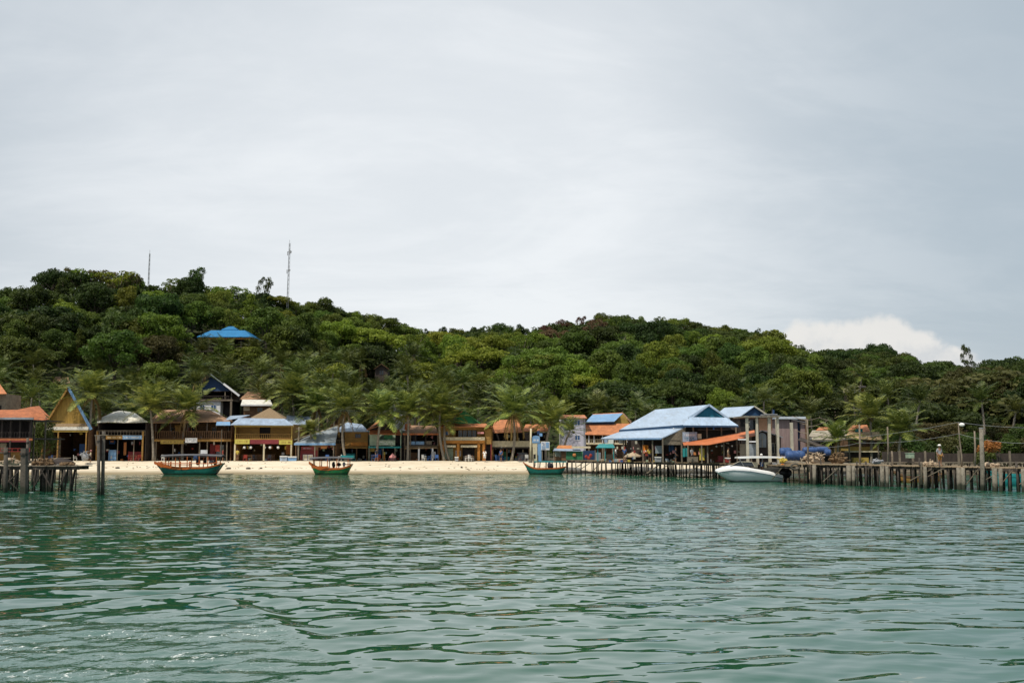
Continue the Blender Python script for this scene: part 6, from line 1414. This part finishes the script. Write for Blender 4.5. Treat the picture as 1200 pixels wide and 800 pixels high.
p = front(932, -.25); c = P(932, 546.5, p.y); t = T('tyre_fender', 'old tyre fender hanging on the jetty front below the largest barrel', 'tyre', c); t.part('tyre', MB().tube([Vector((c.x + .38 * math.cos(a), c.y, c.z + .25 * math.sin(a))) for a in [k * math.pi / 8 for k in range(17)]], .09, 7, False), M['stone'], smooth=True); t.part('rope', MB().tube([c + Vector((0, 0, .25)), c + Vector((.05, .2, .55))], .02, 5), M['grey_wood'])
for k, (a, b) in enumerate((((945, 540), (955, 560)), ((946, 541), (949, 561)), ((977, 543), (982, 558)), ((938, 536), (940, 548)))):
    single('rope', MB().tube([P(a[0], a[1], 91.6 - k * .3), P((a[0] + b[0]) / 2 + 1, (a[1] + b[1]) / 2, 91.6 - k * .3), P(b[0], b[1], 91.6 - k * .3)], .05, 6), M['rubble_pale'], ['thick pale rope hanging from the jetty below the barrels, right strand', 'thick pale rope hanging from the jetty below the barrels, left strand', 'frayed pale rope hanging below the brown net heap', 'short pale rope end hanging beside the tyre fender'][k], 'rope')
# branches of bare driftwood by the pink shed
t = T('bare_tree', 'leafless grey tree with spreading twigs right of the pink shed', 'tree', org(948, 104, 1.4)); tr = MB().tube([P(946, 541, 104), P(948, 515, 104), P(944, 492, 104)], [.14, .1, .06], 6); t.part('trunk', tr, M['grey_wood'])
mb = MB()
for a, b in (((944, 492), (928, 487)), ((944, 492), (960, 489)), ((946, 500), (962, 496)), ((947, 508), (930, 503)), ((947, 512), (966, 509)), ((945, 497), (935, 494)), ((948, 518), (962, 522)), ((960, 489), (972, 492)), ((962, 496), (970, 492))): mb.tube([P(*a, 104), P((a[0] + b[0]) / 2, (a[1] + b[1]) / 2 + 1, 104.3), P(*b, 104 + (a[0] % 3) * .5)], [.06, .04, .02], 5)
t.part('branches', mb, M['grey_wood'])

# ------------------------------------------------------------------ shed and signs at the start of the hall jetty
t = T('market_stall', 'small jetty stall with thin blue roof and green, navy and red cloth sides', 'stall', (XX(682, 121), 121, 1.5)); Yq = 121.5
t.roof(M['faded_blue_tin'], [(648, 527.5, Yq - .6), (681, 528, Yq - .6), (679, 525.5, Yq + 3), (650, 525, Yq + 3)], th=.06); t.roof(M['russet_tin'], [(652, 525, Yq + 2.6), (672, 525.6, Yq + 2.6), (670, 521.6, Yq + 5), (654, 521.6, Yq + 5)], name='rear_roof')
t.B('cloth_side', M['green_sheet'], (663.5, 683, 528.5, 538.5, Yq - .3, .06), label='dark green cloth side'); t.B('cloth_side', M['deep_blue'], (683.2, 697, 527.8, 538.5, Yq - .1, .06), label='navy cloth side'); t.B('wall', M['brown_board'], (658, 663.3, 528, 540, Yq - .2, 3), (650, 658, 535, 540, Yq, .1)); posts(t, 'grey_wood', (649, 697.5), 527, 540, Yq - .4, .1)
for px, py in ((673, 533), (687, 535), (692, 533.5), (690, 536.5)): t.part('ornament', MB().blob(P(px, py, Yq - .45), (.22, .1, .22), px, .3, 7, 5), M['red_cloth' if px > 680 else 'russet_tin'])
t.B('upper_awning', M['cream_paint'], (671, 692, 522.8, 525, Yq - .2, 2)); t.B('goods_shelf', M['pale_column'], (650.5, 657, 529, 534.5, Yq + 1, .3)); t.B('leaning_board', M['grey_tin'], (698, 704, 530, 539.5, Yq - .5, .08))
t = T('entrance_sign', 'pale pillar sign with blue rounded top at the start of the hall jetty', 'sign', (XX(627, 122.5), 122.5, 1.3)); Yq = 122.5
t.B('panel', M['cream_paint'], (624.3, 629.5, 519, 540, Yq, .2)); s = t.B('top_panel', M['blue_tin'], (623.8, 632.6, 512.3, 518.8, Yq - .05, .3)); t.part('arch_cap', MB().prism([(623.8 + 4.4 - 4.4 * math.cos(a), 512.3 - 2.2 * math.sin(a), Yq - .05) for a in [k * math.pi / 8 for k in range(9)]], .3), M['blue_tin'], sub=s); t.B('panel', M['blue_tin'], (630, 634.5, 519, 541, Yq, .2), label='pale blue side panel'); t.B('opening', M['dark_inside'], (625, 627.6, 532, 537, Yq - .03, .03)); boardmarks(t, s, 624.5, 632, 513.5, 517.6, Yq - .05, 'white_paint', 1, 61)
t = T('pole', 'tall cream pole left of the pale pillar sign', 'pole', (XX(622, 122.8), 122.8, 1.3)); t.part('shaft', MB().tube([P(621.8, 541, 122.8), P(622.2, 502, 122.8)], [.13, .11], 8), M['cream_paint'], smooth=True); t.part('base', MB().tube([P(621.8, 542, 122.8), P(621.8, 538.5, 122.8)], .24, 8), M['concrete'])
t = T('billboard', 'white and blue notice board on two posts beside the pale pillar sign', 'sign', (XX(639, 122.2), 122.2, 1.3)); s = t.B('board', M['white_paint'], (634.2, 644, 517.3, 527, 122.2, .08)); t.B('picture', M['blue_tin'], (639.8, 643.2, 518.2, 524.5, 122.17, .02), sub=s); t.B('picture', M['faded_blue_tin'], (635, 639.2, 522, 526.2, 122.17, .02), sub=s); boardmarks(t, s, 634.6, 639.6, 518, 521.5, 122.17, 'blue_cloth', 2, 66); posts(t, 'grey_wood', (635.3, 643.3), 527, 541, 122.4, .1)
t = T('blue_banner', 'small dark blue pennant over the blue topped pillar sign', 'flag', (XX(632, 123), 123, 1.3)); t.part('cloth', MB().pbox(629.5, 632.5, 504.5, 509, 123, .03), M['deep_blue']); t.part('cloth', MB().pbox(632.2, 635.5, 507.5, 511, 122.9, .03), M['blue_tin'], label='pale blue lower pennant'); t.part('staff', MB().tube([P(631, 541, 123.1), P(632, 503, 123.1)], .04, 6), M['grey_wood'])
t = T('jetty_head_deck', 'narrow green-edged deck joining the beach to the hall jetty', 'deck', (XX(640, 122), 122, 1.2)); t.B('deck', M['teal_paint'], (626, 664, 540.2, 541.6, 121.2, 3)); 
for px in (627, 633, 640, 647, 652, 656, 660, 664): t.part('pile', MB().tube([P(px + (px % 3 - 1), 551, 121.4), P(px, 541.4, 121.4)], .07, 6), M['dark_pile' if px > 645 else 'wet_pile'])
# teal umbrella stall at the left front of the hall
t = T('canopy_stall', 'stall with faded teal canopy beneath the left end of the hall roof', 'stall', (XX(709, 118), 118, DZ1)); t.roof(M['teal_paint'], [(698, 524.3, 117.2), (721, 524.3, 117.2), (718, 519.8, 119.5), (702, 519.8, 119.5)], th=.06, name='canopy'); posts(t, 'teal_paint', (700.5, 709, 719), 524, 540.5, 117.5, .1); t.B('counter', M['grey_wood'], (711, 719, 532, 540.5, 118, .5))
t.B('hanging_sheet', M['faded_blue_tin'], (708, 712, 514, 519, 118.2, .05)); t.B('hanging_sheet', M['white_sheet'], (713, 719, 515, 519.5, 119.5, .05), label='white patterned hanging sheet'); t.B('hanging_sheet', M['white_sheet'], (725, 732, 514.5, 519.5, 119.5, .05), label='white patterned hanging sheet')
# ------------------------------------------------------------------ clutter
CH = {}
def chair(px, py, Y, m, label, rot=0.):
    key = m
    c = P(px, py, Y)
    if key not in CH:
        t = T('plastic_chair', label, 'chair', (0, 0, 0), 'plastic chairs in front of the shops')
        t.part('seat', MB().box(-.23, .23, -.22, .22, .40, .44), M[m]); t.part('backrest', MB().box(-.23, .23, .20, .24, .44, .86).box(-.25, -.21, -.2, .2, .60, .64).box(.21, .25, -.2, .2, .60, .64), M[m])
        for a in (-.2, .2):
            for b in (-.18, .19): t.part('leg', MB().box(a - .02, a + .02, b - .02, b + .02, 0, .40), M[m])
        CH[key] = t.o; o = t.o
    else: o = copy_tree(CH[key]); o['label'] = label
    o.location = c; o.rotation_euler = (0, 0, rot); return o
R = random.Random(77); items = []
for px, Y, m in ((59, 131, 'blue_cloth'), (88, 131, 'white_cloth'), (153, 132.5, 'red_cloth'), (160, 132.5, 'red_cloth'), (164, 133, 'red_cloth'), (192, 133.6, 'white_cloth'), (229, 133.6, 'blue_cloth'), (287, 132.8, 'red_cloth'), (298, 133, 'dark_cloth'), (315, 133, 'dark_cloth'), (384, 132.6, 'blue_cloth'), (398, 133.5, 'white_cloth'), (437, 133.2, 'blue_cloth'), (443, 133.4, 'red_cloth'), (497, 133.6, 'white_cloth'), (503, 133.6, 'blue_cloth'), (512, 133.4, 'blue_cloth'), (547, 132.8, 'white_cloth'), (552, 132.8, 'white_cloth'), (583, 133.6, 'blue_cloth'), (588, 133.2, 'blue_cloth'), (610, 133.8, 'grey_cloth'), (617, 133.8, 'white_cloth')):
    o = chair(px, 539.7 + (136 - Y) * .15, Y, m, '', R.random() * 6); items.append((px, f"{m.split('_')[0]} plastic chair on the sand before {landmark(px)}", o))
resolve(items)
def table(px, Y, label, m='brown_board', py=None):
    c = P(px, py or 539.7 + (136 - Y) * .15, Y); t = T('table', label, 'table', c, 'tables in front of the shops'); t.part('table_top', MB().box(c.x - .5, c.x + .5, c.y - .4, c.y + .4, c.z + .7, c.z + .75), M[m])
    for a in (-.42, .42):
        for b in (-.32, .32): t.part('leg', MB().box(c.x + a - .03, c.x + a + .03, c.y + b - .03, c.y + b + .03, c.z, c.z + .7), M[m])
for a in ((65, 131.5, 'dark table under the yellow gabled house awning'), (157, 133, 'low table among red chairs at the white-roofed bar'), (292, 133.2, 'table between red and dark chairs at the yellow-walled bar'), (440, 133.5, 'table beside blue and red chairs at the green-walled shop'), (550, 133.2, 'table with two white chairs at the green-gabled house'), (613, 134, 'table under the bushy lone palm by the cream parapet')): table(*a)
def parasol(px, py, Y, h, r, m, label):
    c = P(px, py, Y); t = T('parasol', label, 'parasol', c); t.part('pole', MB().tube([c, c + Vector((0, 0, h))], .03, 6), M['grey_wood']); mb = MB(); n = 8; vs = [c + Vector((0, 0, h + .05))] + [c + Vector((r * math.cos(k * math.pi / 4), r * math.sin(k * math.pi / 4), h - .42)) for k in range(n)] + [c + Vector((r * 1.01 * math.cos(k * math.pi / 4), r * 1.01 * math.sin(k * math.pi / 4), h - .55)) for k in range(n)]
    mb.add(vs, [(0, 1 + k, 1 + (k + 1) % n) for k in range(n)] + [(1 + k, 9 + k, 9 + (k + 1) % n, 1 + (k + 1) % n) for k in range(n)]); t.part('canopy', mb, M[m])
parasol(742, 541, 114, 1.1, 1.0, 'rubble_pale', 'faded pinkish-white parasol folded low on the deck under the hall roof')
parasol(460, 540, 133.6, 1.0, .45, 'pink_cloth', 'tiny pink and white stall shade before the green-walled shop')
def cooler(px0, px1, py0, py1, Y, m, label):
    t = T('cool_box', label, 'cool box', P((px0 + px1) / 2, py1, Y)); t.B('body', M[m], (px0, px1, py0 + 1.2, py1, Y, .6)); t.B('lid', M['white_cloth'], (px0 - .2, px1 + .2, py0, py0 + 1.1, Y - .03, .66)); t.B('handle', M['grey_cloth'], (px0 + 1, px1 - 1, py0 + 1.8, py0 + 2.2, Y - .05, .04))
cooler(328, 336, 534, 540, 132.6, 'faded_blue_tin', 'pale blue cool box at the right end of the yellow-walled bar'); cooler(337, 347, 534.5, 540, 132.8, 'blue_tin', 'deeper blue cool box beside the pale one near the wooden pole'); cooler(96, 100, 531.5, 537, 129, 'grey_cloth', 'grey cool box by the sand edge left of the lone posts'); cooler(533, 537, 535, 540, 133, 'grey_cloth', 'small grey cool box before the green-gabled house')
cooler(768, 775, 535, 541, 110, 'grey_cloth', 'grey cool box on the hall deck behind the corner post'); cooler(851, 856, 536, 541.5, 102.5, 'red_cloth', 'red cool box under the orange awning roof')
# stones and driftwood on the sand
for k, (px, py, lab) in enumerate(((138, 548.5, 'dark stone on the sand before the white-roofed bar'), (268, 549, 'dark stone on the sand right of the largest boat'), (291, 549, 'dark stone on the sand before the yellow-walled bar'), (306, 548.6, 'small stone right of the stone before the yellow-walled bar'), (469, 548, 'tiny dark stone on the sand before the dark open shop'), (541, 547.5, 'tiny stone on the sand before the green-gabled house'))):
    for Yt in np.arange(121, 134, .1):
        p = P(px, py, Yt)
        if p.z <= float(terr(p.x, Yt)) + .03: break
    single('stone', MB().blob((p.x, p.y, p.z + .05), (.3 if k < 3 else .16, .2, .13 if k < 3 else .08), k, .4, 9, 6), M['stone'], lab, 'stone', smooth=True)
Rw = random.Random(50); mb = MB()
for i in range(170):
    px = Rw.uniform(98, 640); Yt = Rw.choice((Rw.gauss(125.5, .6), Rw.uniform(124, 133))); x = XX(px, Yt, 545); z = float(terr(x, Yt)) + .04; d = Vector((Rw.uniform(-1, 1), Rw.uniform(-1, 1), Rw.uniform(-.1, .1))).normalized(); r = Rw.uniform(.04, .15)
    mb.beam(Vector((x, Yt, z)) - d * r, Vector((x, Yt, z)) + d * r, r * .6, .05)
me = mb.mesh('beach_litter'); me.materials.append(M['net_brown']); o = bpy.data.objects.new('beach_litter', me); COL.objects.link(o); o['kind'] = 'stuff'; o['label'] = 'bits of weed and litter scattered on the sand'
# signs and awnings hung along the shops: hanging shirts / cloths
for k, (px, py, Y, m, lab) in enumerate(((756.5, 526, 113, 'orange_cloth', 'orange cloth hanging from a hall post'), (803.5, 530, 104.5, 'teal_cloth', 'teal cloth hanging at the left end of the orange awning'), (748, 524, 116, 'dark_cloth', 'dark cloth hanging deep under the hall roof'), (787, 524, 109, 'deep_blue', 'dark blue cloth hanging right of the hall corner post'), (255, 525, 136, 'red_cloth', 'red cloth hanging under the brown balcony'), (508, 533, 134.5, 'grey_cloth', 'grey cloth hanging at the right post of the dark open-fronted shop'), (486, 514, 137, 'dark_cloth', 'dark cloth hanging on the upper floor of the dark open-fronted shop'))):
    c = P(px, py, Y); mb = MB(); vs = []
    for i in range(6):
        for j in range(5): vs.append((c.x + (i / 5 - .5) * .6, Y + .05 * math.sin(i * 2.1 + k), c.z + .45 - j * .22 - .04 * math.sin(i * 1.7)))
    mb.add(vs, [(i * 5 + j, i * 5 + j + 1, (i + 1) * 5 + j + 1, (i + 1) * 5 + j) for i in range(5) for j in range(4)]); vs2 = [(a, b + .03, c_) for a, b, c_ in vs]; mb.add(vs2, [((i + 1) * 5 + j, (i + 1) * 5 + j + 1, i * 5 + j + 1, i * 5 + j) for i in range(5) for j in range(4)])
    single('hanging_cloth', mb, M[m if m in M else 'dark_cloth'], lab, 'cloth')

# ------------------------------------------------------------------ people
def person(loc, h, facing, pose, shirt, legs, label, hat=None, skin='skin', hold=None):
    s = h / 1.7; e = bpy.data.objects.new('person', None); COL.objects.link(e); e.location = loc; e.rotation_euler = (0, 0, facing); e['label'] = label; e['category'] = 'person'
    hip = .92; sit = pose == 'sit'
    J = {}
    J['pelvis'] = (0, 0, hip if not sit else .45); dz = 0 if not sit else -.47
    J['waist'] = (0, -.01, 1.08 + dz); J['chest'] = (0, .0, 1.30 + dz); J['neck'] = (0, .0, 1.45 + dz); J['throat'] = (0, -.02, 1.50 + dz); J['head'] = (0, -.03, 1.60 + dz); J['crown'] = (0, -.02, 1.66 + dz)
    for sd, n in ((-1, 'l'), (1, 'r')):
        J['sh' + n] = (.17 * sd, 0, 1.40 + dz)
        if pose == 'walk': fx = .12 * sd; J['el' + n] = (.23 * sd, fx * .8, 1.14); J['wr' + n] = (.24 * sd, fx - .10, .92)
        elif sit: J['el' + n] = (.24 * sd, -.06, 1.13 + dz); J['wr' + n] = (.16 * sd, -.28, 1.00 + dz)
        else: J['el' + n] = (.25 * sd, .03, 1.13); J['wr' + n] = (.24 * sd, -.10, .90)
        J['hp' + n] = (.09 * sd, 0, (hip if not sit else .45) - .04)
        if sit: J['kn' + n] = (.12 * sd, -.42, .47); J['an' + n] = (.12 * sd, -.42, .08); J['to' + n] = (.12 * sd, -.58, .04)
        elif pose == 'walk': J['kn' + n] = (.09 * sd, -.10 * sd - .04, .50); J['an' + n] = (.09 * sd, -.20 * sd + .04, .09); J['to' + n] = (.10 * sd, -.20 * sd - .12, .04)
        else: J['kn' + n] = (.10 * sd, -.02, .49); J['an' + n] = (.11 * sd, .02, .08); J['to' + n] = (.13 * sd, -.15, .035)
    RAD = dict(pelvis=.135, waist=.115, chest=.145, neck=.06, throat=.055, head=.10, crown=.085, sh=.06, el=.042, wr=.028, hp=.09, kn=.058, an=.038, to=.035)
    E = [('pelvis', 'waist'), ('waist', 'chest'), ('chest', 'neck'), ('neck', 'throat'), ('throat', 'head'), ('head', 'crown')]
    for n in 'lr': E += [('chest', 'sh' + n), ('sh' + n, 'el' + n), ('el' + n, 'wr' + n), ('pelvis', 'hp' + n), ('hp' + n, 'kn' + n), ('kn' + n, 'an' + n), ('an' + n, 'to' + n)]
    # hands: palm and five fingers
    for sd, n in ((-1, 'l'), (1, 'r')):
        wv = Vector(J['wr' + n]); dirv = (wv - Vector(J['el' + n])).normalized(); pl = wv + dirv * .07; J['pa' + n] = tuple(pl); RAD['pa'] = .026; E.append(('wr' + n, 'pa' + n))
        for k, (off, ln) in enumerate(((-.03, .07), (-.01, .085), (.01, .08), (.03, .065))):
            a = pl + Vector((0, off, 0)) + dirv * .045; b = a + dirv * ln * .6 + Vector((-.02 * sd, 0, 0)); J[f'f{k}{n}'] = tuple(a); J[f'g{k}{n}'] = tuple(b); RAD[f'f{k}'] = RAD[f'g{k}'] = .008; E += [('pa' + n, f'f{k}{n}'), (f'f{k}{n}', f'g{k}{n}')]
        a = pl + Vector((-.01 * sd, -.04, 0)); b = a + dirv * .04 + Vector((0, -.02, 0)); J['t0' + n] = tuple(a); J['t1' + n] = tuple(b); RAD['t0'] = RAD['t1'] = .009; E += [('pa' + n, 't0' + n), ('t0' + n, 't1' + n)]
    def skin_mesh(name, keys, edges, add, m, cap=None):
        ks = list(keys); me = bpy.data.meshes.new(name); me.from_pydata([Vector(J[k]) * s for k in ks], [(ks.index(a), ks.index(b)) for a, b in edges], []); o = bpy.data.objects.new(name, me); COL.objects.link(o); o.parent = e
        md = o.modifiers.new('skin', 'SKIN'); md.use_smooth_shade = True; sv = me.skin_vertices[0].data
        for i, k in enumerate(ks):
            r = RAD.get(k, RAD.get(k[:-1], .05)); r = (r + add) * s
            if cap and k in cap: r = cap[k] * s
            sv[i].radius = (r * (1.0), r * (.78 if k in ('pelvis', 'waist', 'chest') else 1)); 
        sv[0].use_root = True; o.modifiers.new('sub', 'SUBSURF').levels = 1; o.modifiers['sub'].render_levels = 2; me.materials.append(m); return o
    keys = ['pelvis'] + [k for k in J if k != 'pelvis']; skin_mesh('body', keys, E, 0, M[skin])
    skin_mesh('shirt', ['waist', 'pelvis', 'chest', 'shl', 'shr', 'ell', 'elr'], [('waist', 'pelvis'), ('waist', 'chest'), ('chest', 'shl'), ('chest', 'shr'), ('shl', 'ell'), ('shr', 'elr')], .022, M[shirt], dict(ell=.055, elr=.055, pelvis=.15))
    skin_mesh('shorts', ['pelvis', 'hpl', 'hpr', 'knl', 'knr'], [('pelvis', 'hpl'), ('pelvis', 'hpr'), ('hpl', 'knl'), ('hpr', 'knr')], .02, M[legs])
    hd = Vector(J['head']) * s + Vector((0, 0, .03 * s)); mb = MB(); mb.blob(hd + Vector((0, .02, .035)) * s, (.105 * s, .115 * s, .10 * s), 1, .06, 12, 8); o = bpy.data.objects.new('hair', mb.mesh('hair', smooth=True)); o.data.materials.append(M['hair']); COL.objects.link(o); o.parent = e
    def bit(nm, mb, mt): o = bpy.data.objects.new(nm, mb.mesh(nm, smooth=True)); o.data.materials.append(M[mt]); COL.objects.link(o); o.parent = e
    for sx_ in (-1, 1):
        bit('eye', MB().blob(hd + Vector((.035 * sx_, -.098, -.02)) * s, .014 * s, 1, 0, 6, 4), 'hair'); bit('ear', MB().blob(hd + Vector((.103 * sx_, -.0, -.03)) * s, (.012 * s, .02 * s, .03 * s), 1, 0, 6, 4), skin)
    bit('nose', MB().blob(hd + Vector((0, -.115, -.05)) * s, (.014 * s, .02 * s, .02 * s), 1, 0, 6, 4), skin); bit('mouth', MB().box(-.025 * s, .025 * s, (hd.y - .106 * s), hd.y - .09 * s, hd.z - .088 * s, hd.z - .08 * s), 'maroon')
    if hat:
        mb = MB(); c = hd + Vector((0, 0, .05)) * s; mb.tube([c, c + Vector((0, 0, .03 * s)), c + Vector((0, 0, .10 * s)), c + Vector((0, 0, .13 * s))], [.125 * s, .125 * s, .105 * s, .04 * s], 14); mb.tube([c - Vector((0, 0, .005)), c + Vector((0, 0, .012))], .19 * s if hat == 'wide' else .14 * s, 14); o = bpy.data.objects.new('hat', mb.mesh('hat', smooth=True)); o.data.materials.append(M['white_cloth' if hat != 'pink' else 'pink_cloth']); COL.objects.link(o); o.parent = e
    return e
p = front(1101, .9); person((XX(1101, p.y, 533), p.y, DZ2), 1.68, math.radians(15), 'stand', 'grey_cloth', 'ochre_board', 'man in grey shirt and white hat standing on the right jetty', 'wide')
person((XX(892, Ys, 540), Ys - .2, .95), 1.62, math.radians(-60), 'stand', 'dark_cloth', 'blue_cloth', 'person in dark shirt and white cap standing at the speedboat helm', 'cap')
def ground_at(px, Y): x = XX(px, Y, 537); return (x, Y, float(terr(x, Y)) + .02)
person(ground_at(278, 132.3), 1.6, math.radians(200), 'walk', 'yellow_cloth', 'brown_board', 'person in yellow top walking on the sand left of the yellow-walled bar')
person(ground_at(568, 132.2), 1.62, math.radians(160), 'stand', 'white_cloth', 'white_cloth', 'person dressed in white standing before the green-gabled yellow house')
person(ground_at(106, 129.5), 1.6, math.radians(120), 'stand', 'cream_paint', 'dark_cloth', 'person in pink hat and cream shirt standing on the sand beside the lone posts', 'pink')
person(ground_at(261, 132.0), 1.6, math.radians(100), 'stand', 'red_cloth', 'dark_cloth', 'person in red shirt standing right of the mast of the largest boat')
person(ground_at(441, 132.5), 1.6, math.radians(40), 'walk', 'dark_cloth', 'blue_cloth', 'person in dark shirt walking before the green-walled shop')
person(ground_at(587, 132.8), 1.6, math.radians(-30), 'stand', 'blue_cloth', 'dark_cloth', 'person in blue shirt standing left of the bushy lone palm')
for px, Yq, sh, lg, pose, lab in ((722, 115.5, 'white_cloth', 'dark_cloth', 'stand', 'person in white shirt standing near the teal canopy stall'), (792, 107.2, 'dark_cloth', 'dark_cloth', 'stand', 'person in dark clothes standing beside the hall corner post'), (811, 105.2, 'grey_cloth', 'dark_cloth', 'walk', 'person in grey shirt walking under the left end of the orange awning'), (853.5, 103, 'rubble_pale', 'brown_board', 'stand', 'person in tan clothes standing under the orange awning'), (761, 112.2, 'yellow_cloth', 'dark_cloth', 'stand', 'person in yellow shirt standing beneath the hall lower roof'), (732, 117.5, 'blue_cloth', 'dark_cloth', 'stand', 'person in blue shirt standing deep under the hall roof')):
    x = XX(px, Yq, 533); person((x, Yq, DZ1), 1.6, R.uniform(0, 6), pose, sh, lg, lab)

# ------------------------------------------------------------------ masts
def mast(px0, px1, py0, py1, Y, w, label, dish=True):
    a, b = P(px0, py1, Y), P(px1, py0, Y); t = T('radio_mast', label, 'mast', a); n = int((b - a).length / 1.1); v = [Vector((w, 0, 0)), Vector((-w / 2, w * .87, 0)), Vector((-w / 2, -w * .87, 0))]
    lg = MB(); 
    for q in v: lg.tube([a + q, b + q * .6], .05, 5)
    t.part('legs', lg, M['metal_grey']); br = MB()
    for i in range(n):
        c0, c1 = a.lerp(b, i / n), a.lerp(b, (i + 1) / n)
        for k in range(3): br.tube([c0 + v[k] * lerp(1, .6, i / n), c1 + v[(k + 1) % 3] * lerp(1, .6, (i + 1) / n)], .025, 4)
    t.part('bracing', br, M['metal_grey']); t.part('antenna_rod', MB().tube([b, b + Vector((0, 0, .9))], .04, 5), M['metal_grey'])
    if dish:
        for f, s in ((.90, .45), (.70, .3)):
            c = a.lerp(b, f); t.part('dish', MB().tube([c + Vector((.25, -.2, 0)), c + Vector((.25, -.38, 0))], [s * .5, s], 12), M['grey_cloth']); t.part('panel_antenna', MB().box(c.x - .5, c.x - .34, c.y - .1, c.y + .1, c.z - .8, c.z + .2), M['metal_grey'])
mast(335.5, 339.5, 285, 392, 250, .30, 'tall pale lattice radio mast with dishes on the hilltop')
mast(173.5, 175.5, 297, 345, 250, .22, 'shorter dark radio mast on the hilltop left of the bushy summit tree', False)
